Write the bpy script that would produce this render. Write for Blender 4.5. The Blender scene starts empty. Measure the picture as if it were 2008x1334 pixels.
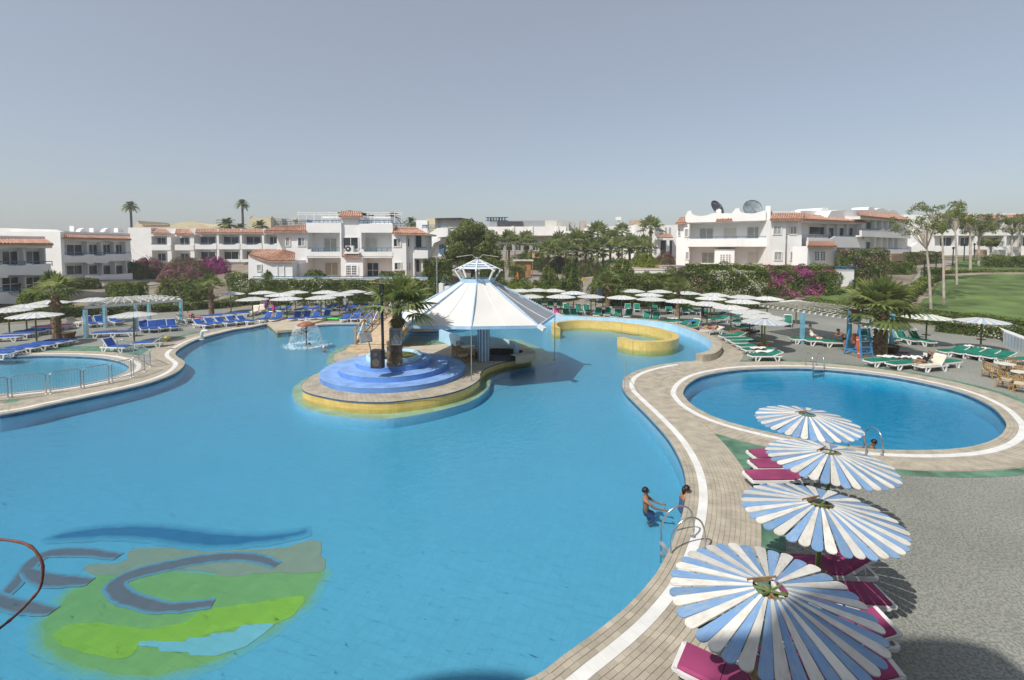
import bpy, bmesh, math, random
import numpy as np
from mathutils import Vector, Matrix
random.seed(7); rng = np.random.default_rng(7)
R = math.radians
scene = bpy.context.scene
# ---------------------------------------------------------------- camera, sky, sun
CAM_H = 7.0; FPX = 947.0; PITCH = R(3.0); CX = 1004.0; CY = 485 + FPX*math.tan(PITCH)
cam = bpy.data.cameras.new('camera'); camo = bpy.data.objects.new('camera', cam)
scene.collection.objects.link(camo); scene.camera = camo
camo.location = (0, 0, CAM_H); camo.rotation_euler = (math.pi/2 - PITCH, 0, 0)
cam.sensor_width = 36; cam.lens = 36*FPX/2008
cam.shift_y = -(667 - CY)/2008
cam.clip_start = .05; cam.clip_end = 4000
SUN_EL = R(50); SUN_AZ = R(45)           # light travels towards +X +Y
w = bpy.data.worlds.new('World'); scene.world = w; w.use_nodes = True
nt = w.node_tree; nt.nodes.clear()
sky = nt.nodes.new('ShaderNodeTexSky'); sky.sky_type = 'NISHITA'; sky.sun_disc = False
sky.sun_elevation = SUN_EL; sky.sun_rotation = R(225)
sky.air_density = 1.0; sky.dust_density = 1.4; sky.ozone_density = 2.0; sky.altitude = 0
hs = nt.nodes.new('ShaderNodeHueSaturation'); hs.inputs['Saturation'].default_value = .88
bg = nt.nodes.new('ShaderNodeBackground'); bg.inputs[1].default_value = .134
wo = nt.nodes.new('ShaderNodeOutputWorld')
hz = nt.nodes.new('ShaderNodeMix'); hz.data_type = 'RGBA'; hz.inputs[0].default_value = .5; hz.inputs[7].default_value = (2.95, 3.05, 3.2, 1)   # dusty desert air evens the sky out
nt.links.new(sky.outputs[0], hs.inputs['Color']); nt.links.new(hs.outputs[0], hz.inputs[6]); nt.links.new(hz.outputs[2], bg.inputs[0]); nt.links.new(bg.outputs[0], wo.inputs[0])
sl = bpy.data.lights.new('sun', 'SUN'); sl.energy = 3.85; sl.angle = R(.6); sl.color = (1, .955, .89)
slo = bpy.data.objects.new('sun', sl); scene.collection.objects.link(slo)
dirv = Vector((math.cos(SUN_EL)*math.sin(SUN_AZ), math.cos(SUN_EL)*math.cos(SUN_AZ), -math.sin(SUN_EL)))
slo.rotation_euler = dirv.to_track_quat('-Z', 'Y').to_euler(); slo.location = (-30, -30, 60)
scene.view_settings.view_transform = 'Standard'; scene.view_settings.look = 'None'
scene.view_settings.gamma = 1; scene.view_settings.exposure = .16; scene.view_settings.use_curve_mapping = False
scene.render.engine = 'CYCLES'
scene.cycles.max_bounces = 8; scene.cycles.transparent_max_bounces = 24
scene.render.resolution_x = 1024; scene.render.resolution_y = 680

# ---------------------------------------------------------------- layout helpers: photo position -> place on the ground
_f = Vector((0, math.cos(PITCH), -math.sin(PITCH))); _u = Vector((0, math.sin(PITCH), math.cos(PITCH)))
CP = Vector((0, 0, CAM_H))
def ray(px, py): return _f + Vector((1, 0, 0))*((px-CX)/FPX) + _u*(-(py-CY)/FPX)
def P(px, py, z=0.0):
    d = ray(px, py); return CP + d*((z-CAM_H)/d.z)
def PY(px, py, Y):
    d = ray(px, py); return CP + d*(Y/d.y)
def PX2(px, Y): return (px-CX)/FPX*Y
# ---------------------------------------------------------------- materials
def lin(c):
    return tuple(((v/255)/12.92 if v/255 <= .04045 else ((v/255+.055)/1.055)**2.4) for v in c)
MATS = {}
def mat(name, col, rough=.6, var=.12, scale=3.0, bump=0.0, bscale=None, metal=0.0, spec=.4, col2=None, obj=False, trans=None, detail=4.0, oi=0.0):
    if name in MATS: return MATS[name]
    m = bpy.data.materials.new(name); m.use_nodes = True; t = m.node_tree; n = t.nodes; b = n['Principled BSDF']
    b.inputs['Roughness'].default_value = rough; b.inputs['Metallic'].default_value = metal
    b.inputs['Specular IOR Level'].default_value = spec
    tc = n.new('ShaderNodeTexCoord'); nz = n.new('ShaderNodeTexNoise'); nz.inputs['Scale'].default_value = scale; nz.inputs['Detail'].default_value = detail
    t.links.new(tc.outputs['Object' if obj else 'Generated'], nz.inputs['Vector']) if obj else None
    if not obj:
        g = n.new('ShaderNodeNewGeometry'); t.links.new(g.outputs['Position'], nz.inputs['Vector'])
    ramp = n.new('ShaderNodeMix'); ramp.data_type = 'RGBA'
    c2 = col2 if col2 else tuple(max(0, v*(1-2*var)) for v in col)
    c1 = col if col2 else tuple(min(1, v*(1+var)) for v in col)
    ramp.inputs[6].default_value = (*c2, 1); ramp.inputs[7].default_value = (*c1, 1)
    mr = n.new('ShaderNodeMapRange'); mr.inputs[1].default_value = .3; mr.inputs[2].default_value = .7
    t.links.new(nz.outputs['Fac'], mr.inputs[0]); t.links.new(mr.outputs[0], ramp.inputs[0])
    out = ramp.outputs[2]
    if oi:
        inf = n.new('ShaderNodeObjectInfo'); hv = n.new('ShaderNodeHueSaturation'); m2 = n.new('ShaderNodeMapRange')
        m2.inputs[3].default_value = 1-oi; m2.inputs[4].default_value = 1+oi
        t.links.new(inf.outputs['Random'], m2.inputs[0]); t.links.new(m2.outputs[0], hv.inputs['Value']); t.links.new(out, hv.inputs['Color']); out = hv.outputs[0]
    t.links.new(out, b.inputs['Base Color'])
    if bump:
        bz = n.new('ShaderNodeTexNoise'); bz.inputs['Scale'].default_value = bscale or scale*6; bz.inputs['Detail'].default_value = 3
        t.links.new(nz.inputs['Vector'].links[0].from_socket, bz.inputs['Vector'])
        bp = n.new('ShaderNodeBump'); bp.inputs['Strength'].default_value = bump; bp.inputs['Distance'].default_value = .02
        t.links.new(bz.outputs['Fac'], bp.inputs['Height']); t.links.new(bp.outputs[0], b.inputs['Normal'])
    if trans:
        tr = n.new('ShaderNodeBsdfTranslucent'); mx = n.new('ShaderNodeMixShader'); mx.inputs[0].default_value = trans
        t.links.new(out, tr.inputs['Color']); t.links.new(b.outputs[0], mx.inputs[1]); t.links.new(tr.outputs[0], mx.inputs[2])
        t.links.new(mx.outputs[0], n['Material Output'].inputs['Surface'])
    MATS[name] = m; return m
# ---------------------------------------------------------------- mesh helpers
COL = scene.collection
class MB:
    def __init__(s): s.v = []; s.f = []; s.m = []
    def add(s, vs, fs, m=0):
        o = len(s.v); s.v += [tuple(v) for v in vs]
        for f in fs: s.f.append(tuple(i+o for i in f)); s.m.append(m)
        return s
    def box(s, x0, x1, y0, y1, z0, z1, m=0):
        return s.add([(x0,y0,z0),(x1,y0,z0),(x1,y1,z0),(x0,y1,z0),(x0,y0,z1),(x1,y0,z1),(x1,y1,z1),(x0,y1,z1)],
              [(0,3,2,1),(4,5,6,7),(0,1,5,4),(1,2,6,5),(2,3,7,6),(3,0,4,7)], m)
    def cbox(s, c, sz, m=0): return s.box(c[0]-sz[0]/2, c[0]+sz[0]/2, c[1]-sz[1]/2, c[1]+sz[1]/2, c[2]-sz[2]/2, c[2]+sz[2]/2, m)
    def bar(s, a, b, w, h, m=0, up=(0,0,1)):
        a = Vector(a); b = Vector(b); d = (b-a).normalized(); up = Vector(up)
        if abs(d.dot(up)) > .98: up = Vector((1,0,0))
        sx = d.cross(up).normalized(); uz = sx.cross(d)
        vs = []
        for p in (a, b):
            for i, j in ((-1,-1),(1,-1),(1,1),(-1,1)): vs.append(p+sx*(i*w/2)+uz*(j*h/2))
        return s.add(vs, [(0,3,2,1),(4,5,6,7),(0,1,5,4),(1,2,6,5),(2,3,7,6),(3,0,4,7)], m)
    def tube(s, pts, r, n=8, m=0, cap=True):
        pts = [Vector(p) for p in pts]; k = len(pts)
        rs = r if isinstance(r, (list, tuple)) else [r]*k
        o = len(s.v); prev = None
        for i, p in enumerate(pts):
            d = (pts[min(i+1, k-1)]-pts[max(i-1, 0)])
            d = d.normalized() if d.length > 1e-9 else Vector((0,0,1))
            if prev is None:
                a = Vector((0,0,1)) if abs(d.z) < .9 else Vector((1,0,0)); sx = d.cross(a).normalized()
            else:
                sx = (prev - d*prev.dot(d)); sx = sx.normalized() if sx.length > 1e-6 else d.orthogonal().normalized()
            prev = sx; sy = d.cross(sx)
            for j in range(n):
                t = 2*math.pi*j/n; s.v.append(tuple(p+(sx*math.cos(t)+sy*math.sin(t))*rs[i]))
        for i in range(k-1):
            for j in range(n):
                s.f.append((o+i*n+j, o+i*n+(j+1)%n, o+(i+1)*n+(j+1)%n, o+(i+1)*n+j)); s.m.append(m)
        if cap:
            s.f.append(tuple(o+j for j in reversed(range(n)))); s.m.append(m)
            s.f.append(tuple(o+(k-1)*n+j for j in range(n))); s.m.append(m)
        return s
    def lathe(s, prof, c=(0,0,0), n=24, m=0, a0=0, a1=2*math.pi):
        o = len(s.v); full = abs(a1-a0-2*math.pi) < 1e-6; nn = n if full else n+1
        for r, z in prof:
            for j in range(nn):
                t = a0+(a1-a0)*j/n; s.v.append((c[0]+r*math.cos(t), c[1]+r*math.sin(t), c[2]+z))
        for i in range(len(prof)-1):
            for j in range(n):
                j2 = (j+1) % nn
                s.f.append((o+i*nn+j, o+i*nn+j2, o+(i+1)*nn+j2, o+(i+1)*nn+j)); s.m.append(m)
        return s
    def prism(s, poly, z0, z1, m=0, top=True, bottom=True):
        n = len(poly); o = len(s.v)
        s.v += [(p[0], p[1], z0) for p in poly]+[(p[0], p[1], z1) for p in poly]
        for i in range(n):
            j = (i+1) % n; s.f.append((o+i, o+j, o+n+j, o+n+i)); s.m.append(m)
        if top: s.f.append(tuple(o+n+i for i in range(n))); s.m.append(m)
        if bottom: s.f.append(tuple(o+i for i in reversed(range(n)))); s.m.append(m)
        return s
    def xform(s, M, start=0):
        for i in range(start, len(s.v)): s.v[i] = tuple(M @ Vector(s.v[i]))
        return s
    def build(s, name, mats, parent=None, smooth=False, fix=True):
        me = bpy.data.meshes.new(name); me.from_pydata(s.v, [], s.f)
        if not isinstance(mats, (list, tuple)): mats = [mats]
        for m in mats: me.materials.append(m)
        if len(mats) > 1: me.polygons.foreach_set('material_index', s.m)
        if smooth: me.polygons.foreach_set('use_smooth', [True]*len(s.f))
        if fix:
            bm = bmesh.new(); bm.from_mesh(me); bmesh.ops.recalc_face_normals(bm, faces=bm.faces); bm.to_mesh(me); bm.free()
        me.update()
        return link(name, me, parent)
def link(name, data, parent=None):
    o = bpy.data.objects.new(name, data); COL.objects.link(o)
    if parent is not None: o.parent = parent
    return o
def tag(o, label=None, cat=None, group=None, kind=None):
    if label: o['label'] = label
    if cat: o['category'] = cat
    if group: o['group'] = group
    if kind: o['kind'] = kind
    return o
def thing(name, label, cat, loc=(0,0,0), rz=0.0, group=None):
    o = link(name, None); o.location = loc; o.rotation_euler = (0, 0, rz); return tag(o, label, cat, group)
def struct(o): o['kind'] = 'structure'; return o
KIDS = {}
def copy_tree(o, parent=None):
    c = o.copy(); COL.objects.link(c); c.parent = parent
    for ch in o.children: copy_tree(ch, c)
    return c
def place(root, loc, rz=0.0, label=None, group=None, scale=None, first=[None]):
    c = copy_tree(root); c.location = loc; c.rotation_euler = (0, 0, rz)
    if label: c['label'] = label
    if group: c['group'] = group
    if scale: c.scale = (scale,)*3 if not isinstance(scale, (tuple, list)) else scale
    return c
def remove_tree(o):
    for ch in list(o.children): remove_tree(ch)
    bpy.data.objects.remove(o)
ORD = ['first','second','third','fourth','fifth','sixth','seventh','eighth','ninth','tenth','eleventh','twelfth','thirteenth','fourteenth','fifteenth','sixteenth','seventeenth','eighteenth']
def catmull(pts, n=6, closed=True):
    pts = [Vector((p[0], p[1])) for p in pts]; k = len(pts); out = []
    rngk = range(k) if closed else range(k-1)
    for i in rngk:
        if closed: a, b, c, d = pts[(i-1)%k], pts[i], pts[(i+1)%k], pts[(i+2)%k]
        else: a, b, c, d = pts[max(i-1,0)], pts[i], pts[i+1], pts[min(i+2,k-1)]
        for j in range(n):
            t = j/n
            out.append(.5*((2*b)+(c-a)*t+(2*a-5*b+4*c-d)*t*t+(3*b-a-3*c+d)*t**3))
    if not closed: out.append(pts[-1])
    return out
def resample(pts, step, closed=True):
    pts = [Vector(p) for p in pts]
    if closed: pts = pts+[pts[0]]
    L = [0]
    for a, b in zip(pts, pts[1:]): L.append(L[-1]+(b-a).length)
    n = max(3, int(round(L[-1]/step))); out = []; j = 0
    for i in range(n if closed else n+1):
        d = L[-1]*i/n
        while j < len(L)-2 and L[j+1] < d: j += 1
        t = (d-L[j])/max(1e-9, L[j+1]-L[j]); out.append(pts[j].lerp(pts[j+1], min(1, t)))
    return out
def area2(p): return sum(p[i][0]*p[(i+1)%len(p)][1]-p[(i+1)%len(p)][0]*p[i][1] for i in range(len(p)))/2
def offset(pts, d, closed=True):
    """offset to the left of travel by d"""
    k = len(pts); out = []
    for i in range(k):
        a = pts[(i-1)%k] if closed else pts[max(i-1,0)]; b = pts[(i+1)%k] if closed else pts[min(i+1,k-1)]
        t = (b-a); t = t.normalized() if t.length > 1e-9 else Vector((1,0)); out.append(pts[i]+Vector((-t.y, t.x))*d)
    return out
def filled(name, loops, z, m, parent=None):
    """flat sheet with holes from 2-D loops"""
    cu = bpy.data.curves.new(name, 'CURVE'); cu.dimensions = '2D'; cu.fill_mode = 'BOTH'
    for lp in loops:
        sp = cu.splines.new('POLY'); sp.points.add(len(lp)-1)
        for i, p in enumerate(lp): sp.points[i].co = (p[0], p[1], 0, 1)
        sp.use_cyclic_u = True
    tmp = bpy.data.objects.new('tmp', cu); COL.objects.link(tmp)
    dg = bpy.context.evaluated_depsgraph_get(); dg.update()
    me = bpy.data.meshes.new_from_object(tmp.evaluated_get(dg)); bpy.data.objects.remove(tmp)
    me.name = name; me.materials.clear(); me.materials.append(m)
    bm = bmesh.new(); bm.from_mesh(me)
    for v in bm.verts: v.co.z = z
    for f in bm.faces:
        f.normal_update()
        if f.normal.z < 0: f.normal_flip()
    bm.to_mesh(me); bm.free()
    return link(name, me, parent)
def strip_between(A, B, zA, zB, closed=True):
    mb = MB(); n = len(A)
    mb.v = [(p[0], p[1], zA) for p in A]+[(p[0], p[1], zB) for p in B]
    for i in range(n if closed else n-1):
        j = (i+1) % n; mb.f.append((i, j, n+j, n+i)); mb.m.append(0)
    return mb
def inpoly(poly, x, y):
    c = False; n = len(poly); j = n-1
    for i in range(n):
        if (poly[i][1] > y) != (poly[j][1] > y) and x < (poly[j][0]-poly[i][0])*(y-poly[i][1])/(poly[j][1]-poly[i][1]+1e-12)+poly[i][0]: c = not c
        j = i
    return c
def inpoly_np(poly, Q):
    c = np.zeros(len(Q), bool); n = len(poly); x = Q[:,0]; y = Q[:,1]; j = n-1
    for i in range(n):
        xi, yi, xj, yj = poly[i][0], poly[i][1], poly[j][0], poly[j][1]
        if yi != yj: c ^= ((yi > y) != (yj > y)) & (x < (xj-xi)*(y-yi)/(yj-yi)+xi)
        j = i
    return c
def dist_poly(arr, q):
    """min distance from points q (n,2) to polyline vertices arr (m,2)"""
    out = np.empty(len(q)); a2 = (arr**2).sum(1)
    for i in range(0, len(q), 4000):
        b = q[i:i+4000]; out[i:i+4000] = np.sqrt(np.maximum(0, ((b**2).sum(1)[:, None]+a2[None]-2*b@arr.T).min(1)))
    return out
# ================================================================ GROUND, POOLS
WZ = -.12; FLZ = -.62
def FZ(y): return -.50-(34-y)*.017      # the floor falls towards the near end
def tile_mat(name, c, grout, s, rough=.35, var=.1, mortar=.02, rot=0.0, nscale=.35, vert=False):
    m = bpy.data.materials.new(name); m.use_nodes = True; t = m.node_tree; n = t.nodes; b = n['Principled BSDF']; b.inputs['Roughness'].default_value = rough
    g = n.new('ShaderNodeNewGeometry'); mp = n.new('ShaderNodeMapping'); mp.inputs['Rotation'].default_value[2] = rot
    br = n.new('ShaderNodeTexBrick'); br.offset = 0; br.inputs['Scale'].default_value = 1/s
    br.inputs['Brick Width'].default_value = 1; br.inputs['Row Height'].default_value = 1; br.inputs['Mortar Size'].default_value = mortar; br.inputs['Mortar Smooth'].default_value = .3
    br.inputs['Color1'].default_value = (*[v*(1+var*.4) for v in c], 1); br.inputs['Color2'].default_value = (*[v*(1-var*.6) for v in c], 1); br.inputs['Mortar'].default_value = (*grout, 1)
    nz = n.new('ShaderNodeTexNoise'); nz.inputs['Scale'].default_value = nscale; nz.inputs['Detail'].default_value = 4
    mx = n.new('ShaderNodeMix'); mx.data_type = 'RGBA'; mx.blend_type = 'MULTIPLY'; mx.inputs[0].default_value = 1
    mr = n.new('ShaderNodeMapRange'); mr.inputs[3].default_value = 1-var; mr.inputs[4].default_value = 1+var
    if vert:
        sx = n.new('ShaderNodeSeparateXYZ'); ad = n.new('ShaderNodeMath'); ad.operation = 'ADD'; cb = n.new('ShaderNodeCombineXYZ'); t.links.new(g.outputs['Position'], sx.inputs[0])
        t.links.new(sx.outputs[0], ad.inputs[0]); t.links.new(sx.outputs[1], ad.inputs[1]); t.links.new(ad.outputs[0], cb.inputs[0]); t.links.new(sx.outputs[2], cb.inputs[1]); t.links.new(cb.outputs[0], mp.inputs[0])
    else: t.links.new(g.outputs['Position'], mp.inputs[0])
    t.links.new(mp.outputs[0], br.inputs['Vector']); t.links.new(g.outputs['Position'], nz.inputs['Vector'])
    t.links.new(nz.outputs['Fac'], mr.inputs[0]); t.links.new(br.outputs['Color'], mx.inputs[6]); t.links.new(mr.outputs[0], mx.inputs[7]); t.links.new(mx.outputs[2], b.inputs['Base Color'])
    MATS[name] = m; return m
M_floor = tile_mat('pool_floor_tile', (.33,.53,.63), (.26,.44,.54), .25, rot=.35, var=.045)
M_floor2 = tile_mat('round_pool_tile', (.24,.46,.60), (.2,.4,.53), .3, var=.05)
M_wallt = tile_mat('pool_wall_tile', (.42,.62,.74), (.36,.54,.66), .15, vert=True)
M_lightblue = mat('light_blue_wall_paint', (.42,.66,.84), .5, .06, 2)
M_blue_step = mat('blue_step_paint', (.135,.295,.66), .6, .1, 1.3, .2, 14)
M_brick = mat('beige_paver', (.435,.385,.30), .8, .12, 1.3, .25, 40, oi=.13)
M_brickf = mat('beige_paver_far', (.435,.385,.30), .8, .13, 2.2, .25, 40)
M_mortar = mat('paver_joint', (.35,.305,.235), .9, .12, 4)
M_whitet = mat('white_stripe_tile', (.74,.73,.69), .55, .07, 2.0, .1, 30)
M_greenp = mat('green_deck_paint', (.115,.235,.155), .75, .28, 1.6, .2, 30)
M_yellow = tile_mat('yellow_wall_tile', (.66,.47,.14), (.5,.36,.12), .15, var=.16, vert=True, mortar=.03, nscale=.9)
M_island = mat('island_paver', (.50,.43,.32), .8, .1, 1.0, .2, 30)
def deck_mat():
    m = bpy.data.materials.new('pebble_deck'); m.use_nodes = True; t = m.node_tree; n = t.nodes; b = n['Principled BSDF']; b.inputs['Roughness'].default_value = .85
    g = n.new('ShaderNodeNewGeometry'); v = n.new('ShaderNodeTexNoise'); v.inputs['Scale'].default_value = 21; v.inputs['Detail'].default_value = 2.5; v.inputs['Distortion'].default_value = .6
    mr = n.new('ShaderNodeMapRange'); mr.inputs[1].default_value = .42; mr.inputs[2].default_value = .56
    mix = n.new('ShaderNodeMix'); mix.data_type = 'RGBA'; mix.inputs[6].default_value = (.17,.18,.155,1); mix.inputs[7].default_value = (.30,.30,.26,1)
    big = n.new('ShaderNodeTexNoise'); big.inputs['Scale'].default_value = .22; big.inputs['Detail'].default_value = 5
    m2 = n.new('ShaderNodeMapRange'); m2.inputs[1].default_value=.3; m2.inputs[2].default_value=.7; m2.inputs[3].default_value = .8; m2.inputs[4].default_value = 1.15
    mul = n.new('ShaderNodeMix'); mul.data_type = 'RGBA'; mul.blend_type = 'MULTIPLY'; mul.inputs[0].default_value = 1
    for a in (v, big): t.links.new(g.outputs['Position'], a.inputs['Vector'])
    t.links.new(v.outputs['Fac'], mr.inputs[0]); t.links.new(mr.outputs[0], mix.inputs[0]); t.links.new(big.outputs['Fac'], m2.inputs[0])
    t.links.new(mix.outputs[2], mul.inputs[6]); t.links.new(m2.outputs[0], mul.inputs[7]); t.links.new(mul.outputs[2], b.inputs['Base Color'])
    bp = n.new('ShaderNodeBump'); bp.inputs['Strength'].default_value = .5; bp.inputs['Distance'].default_value = .01
    t.links.new(v.outputs['Fac'], bp.inputs['Height']); t.links.new(bp.outputs[0], b.inputs['Normal'])
    return m
M_deck = deck_mat()
def water_mat(name, absorb, dens, wave=.27, sc=3.0):
    m = bpy.data.materials.new(name); m.use_nodes = True; t = m.node_tree; n = t.nodes; n.clear()
    out = n.new('ShaderNodeOutputMaterial'); tr = n.new('ShaderNodeBsdfTransparent'); gl = n.new('ShaderNodeBsdfGlossy'); gl.inputs['Roughness'].default_value = .04
    fr = n.new('ShaderNodeFresnel'); fr.inputs['IOR'].default_value = 1.33; mx = n.new('ShaderNodeMixShader')
    g = n.new('ShaderNodeNewGeometry'); mp = n.new('ShaderNodeMapping'); mp.inputs['Scale'].default_value = (1, 1.5, 1)
    nz = n.new('ShaderNodeTexNoise'); nz.inputs['Scale'].default_value = sc; nz.inputs['Detail'].default_value = 3; nz.inputs['Roughness'].default_value = .52; nz.inputs['Distortion'].default_value = .4
    bp = n.new('ShaderNodeBump'); bp.inputs['Strength'].default_value = wave; bp.inputs['Distance'].default_value = .12
    t.links.new(g.outputs['Position'], mp.inputs[0]); t.links.new(mp.outputs[0], nz.inputs['Vector']); t.links.new(nz.outputs['Fac'], bp.inputs['Height'])
    t.links.new(bp.outputs[0], gl.inputs['Normal']); t.links.new(bp.outputs[0], fr.inputs['Normal'])
    t.links.new(fr.outputs[0], mx.inputs[0]); t.links.new(tr.outputs[0], mx.inputs[1]); t.links.new(gl.outputs[0], mx.inputs[2]); t.links.new(mx.outputs[0], out.inputs['Surface'])
    va = n.new('ShaderNodeVolumeAbsorption'); va.inputs['Color'].default_value = (*absorb, 1); va.inputs['Density'].default_value = dens
    t.links.new(va.outputs[0], out.inputs['Volume'])
    return m
M_water = water_mat('pool_water', (.21,.75,.87), .76)
M_water2 = water_mat('round_pool_water', (.10,.83,.91), 1.1, .2, 1.8)
M_water3 = water_mat('paddling_pool_water', (.25,.78,.88), 1.0)

def V2(p): return Vector((p[0], p[1]))
def PL(lst, z=0.0): return [V2(P(a, b, z)) for a, b in lst]
# --- outlines (walked anticlockwise seen from above)
right_edge = [Vector((-1.4,6.9))]+PL([(1035,1334),(1100,1290),(1180,1232),(1240,1180),(1290,1120),(1320,1060),(1340,1000),(1345,950),(1335,905),(1310,860),(1275,820),(1245,790),(1226,770),(1220,755),(1226,741),(1248,728),(1290,717),(1330,711),(1361,708)])
wall_arc = PL([(1365,697),(1385,690),(1397,680),(1396,671),(1378,658),(1344,644),(1309,634),(1243,626),(1137,621),(1066,619)], .45)
wall_arc[0] = right_edge[-1]+Vector((.16,.10))
back_edge = PL([(1010,627),(960,633),(915,641),(870,648),(820,650),(780,645),(740,637),(690,636),(640,637),(600,640)])
penin = PL([(588,649),(543,653),(523,636)])
left_edge = PL([(490,643),(460,647),(430,654),(400,662),(376,671),(353,684),(344,693),(348,700),(360,708),(362,716),(344,732),(298,750),(229,767),(115,791),(0,814)])
close_l = [Vector((-24.6,18.2)),Vector((-25.5,13)),Vector((-22,8)),Vector((-14,5.6)),Vector((-6,5.5))]
MAIN = catmull(right_edge, 5, False)[:-1]+[right_edge[-1]]+catmull(wall_arc, 5, False)+catmull(back_edge, 4, False)+penin+catmull(left_edge+close_l, 5, False)
MAIN = resample(MAIN, .18)
if area2(MAIN) < 0: MAIN.reverse()
ROUND = resample(catmull(PL([(1340,770),(1352,752),(1385,736),(1450,725),(1530,722),(1600,723),(1700,732),(1790,746),(1880,768),(1940,795),(1968,822),(1972,840),(1950,862),(1890,879),(1790,884),(1680,879),(1580,863),(1480,842),(1410,822),(1365,800),(1345,782)]), 6), .18)
if area2(ROUND) < 0: ROUND.reverse()
KID = resample(catmull(PL([(0,700),(92,697),(183,700),(229,707),(250,716),(252,723),(244,731),(206,745),(137,759),(69,767),(0,774)])+[Vector((-28,21)),Vector((-34,22)),Vector((-38,26)),Vector((-37,30))], 6), .18)
if area2(KID) < 0: KID.reverse()
ISL = resample(catmull(PL([(593,761),(596,751),(615,737),(646,726),(660,715),(654,702),(665,691),(693,684),(740,681),(785,680),(847,677),(900,671),(960,667),(1010,672),(1036,682),(1042,692),(1037,701),(986,710.5),(953,722),(941,734),(939,745),(911,762),(861,776),(805,784),(749,789),(679,786),(624,776),(598.6,768)], .22), 5), .18)
if area2(ISL) < 0: ISL.reverse()
SHELF = resample(catmull(PL([(573,768),(590,748),(640,722),(640,705),(652,690),(690,676),(800,670),(900,664),(1000,664),(1050,678),(1086,698),(1082,709),(1028,722),(978,734),(963,745),(958,762),(930,784),(875,802),(805,816),(749,822),(679,818),(624,809),(585,793)], -.3), 5), .25)
nm = np.array([tuple(p) for p in MAIN]); nr = np.array([tuple(p) for p in ROUND]); nk = np.array([tuple(p) for p in KID])
# --- deck (one sheet with the pools cut out)
DECK = [Vector((PX2(a, b), b)) for a, b in ((-700,33),(-300,40),(0,43),(200,48),(400,54),(600,57),(800,57.5),(1000,57),(1150,57),(1300,57),(1500,54),(1650,49.5),(1800,44),(1900,38),(2008,36),(2300,33))]+[Vector((44,2)),Vector((-46,2))]
DECKS = resample(DECK, 1.0)
deck = struct(filled('deck', [DECK, MAIN, ROUND, KID], 0, M_deck))
mb = MB(); n = len(DECK)
for i in range(n):
    a, b = DECK[i], DECK[(i+1)%n]; mb.add([(a.x,a.y,-.002),(b.x,b.y,-.002),(b.x,b.y,-.8),(a.x,a.y,-.8)], [(0,1,2,3)])
struct(mb.build('deck_edge', M_mortar))
# --- basins
def basin(name, loop, depth, mf, mw, mwater, out=.02):
    struct(filled(name+'_floor', [loop], depth, mf))
    struct(strip_between(loop, loop, -.001, depth-.05).build(name+'_wall', mw, fix=False))
    wl = offset(loop, -out)
    mbw = MB(); mbw.prism(wl, depth-.06, WZ)
    f = mbw.build(name+'_water', mwater); struct(f); return f
basin('main_pool', MAIN, -1.1, M_floor, M_wallt, M_water)
for v in bpy.data.objects['main_pool_floor'].data.vertices: v.co.z = FZ(v.co.y)
basin('round_pool', ROUND, -.8, M_floor2, M_wallt, M_water2)
basin('paddling_pool', KID, -.38, M_floor, M_wallt, M_water3)
# dark tile line just above the water
M_line = mat('dark_waterline_tile', (.06,.12,.2), .3, .2, 3)
for nme, lp in (('main_pool', MAIN), ('round_pool', ROUND), ('paddling_pool', KID)):
    ins = offset(lp, .012); struct(strip_between(ins, ins, -.03, -.16).build(nme+'_waterline', M_line, fix=False))
# --- copings
def band(loop, d0, d1, z, name, m, keep=None):
    A = offset(loop, -d0); B = offset(loop, -d1); mbb = strip_between(A, B, z, z)
    if keep:
        va = np.array(mbb.v)[:, :2]; cen = va[np.array(mbb.f)].mean(1); ok = keep(cen)
        mbb.f = [f for f, k_ in zip(mbb.f, ok) if k_]; mbb.m = [0]*len(mbb.f)
    return struct(mbb.build(name, m, fix=False))
def far_from(arr, d): return lambda q: dist_poly(arr, q) > d
band(MAIN, 1.83, 2.35, .0045, 'green_strip_main', M_greenp, lambda q: ((q[:,0] > 3) & (q[:,1] < 27)) | ((q[:,0] < -14) & (q[:,1] > 24) & (q[:,1] < 40)))
band(ROUND, 1.55, 1.95, .0065, 'green_strip_round', M_greenp, far_from(nm, 1.83))
struct(filled('green_wedge', [PL([(1392,852),(1440,862),(1500,872),(1560,885),(1545,925),(1500,990),(1490,1075),(1465,1075),(1455,960),(1430,900)])], .0055, M_greenp))
band(KID, 1.28, 2.9, .0065, 'green_strip_paddling', M_greenp, far_from(nm, 1.7))
M_kerbw = M_whitet
cop_main = band(MAIN, 0, 1.85, .0085, 'main_coping', M_mortar)
cop_round = band(ROUND, 0, 1.57, .0105, 'round_coping', M_mortar, far_from(nm, .62))
cop_kid = band(KID, 0, 1.3, .0105, 'paddling_coping', M_mortar, far_from(nm, .62))
WALLP = np.array([tuple(p) for p in catmull(wall_arc, 6, False)])
bricks = []   # (x, y, ang, len, wid, white, owner)
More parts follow.
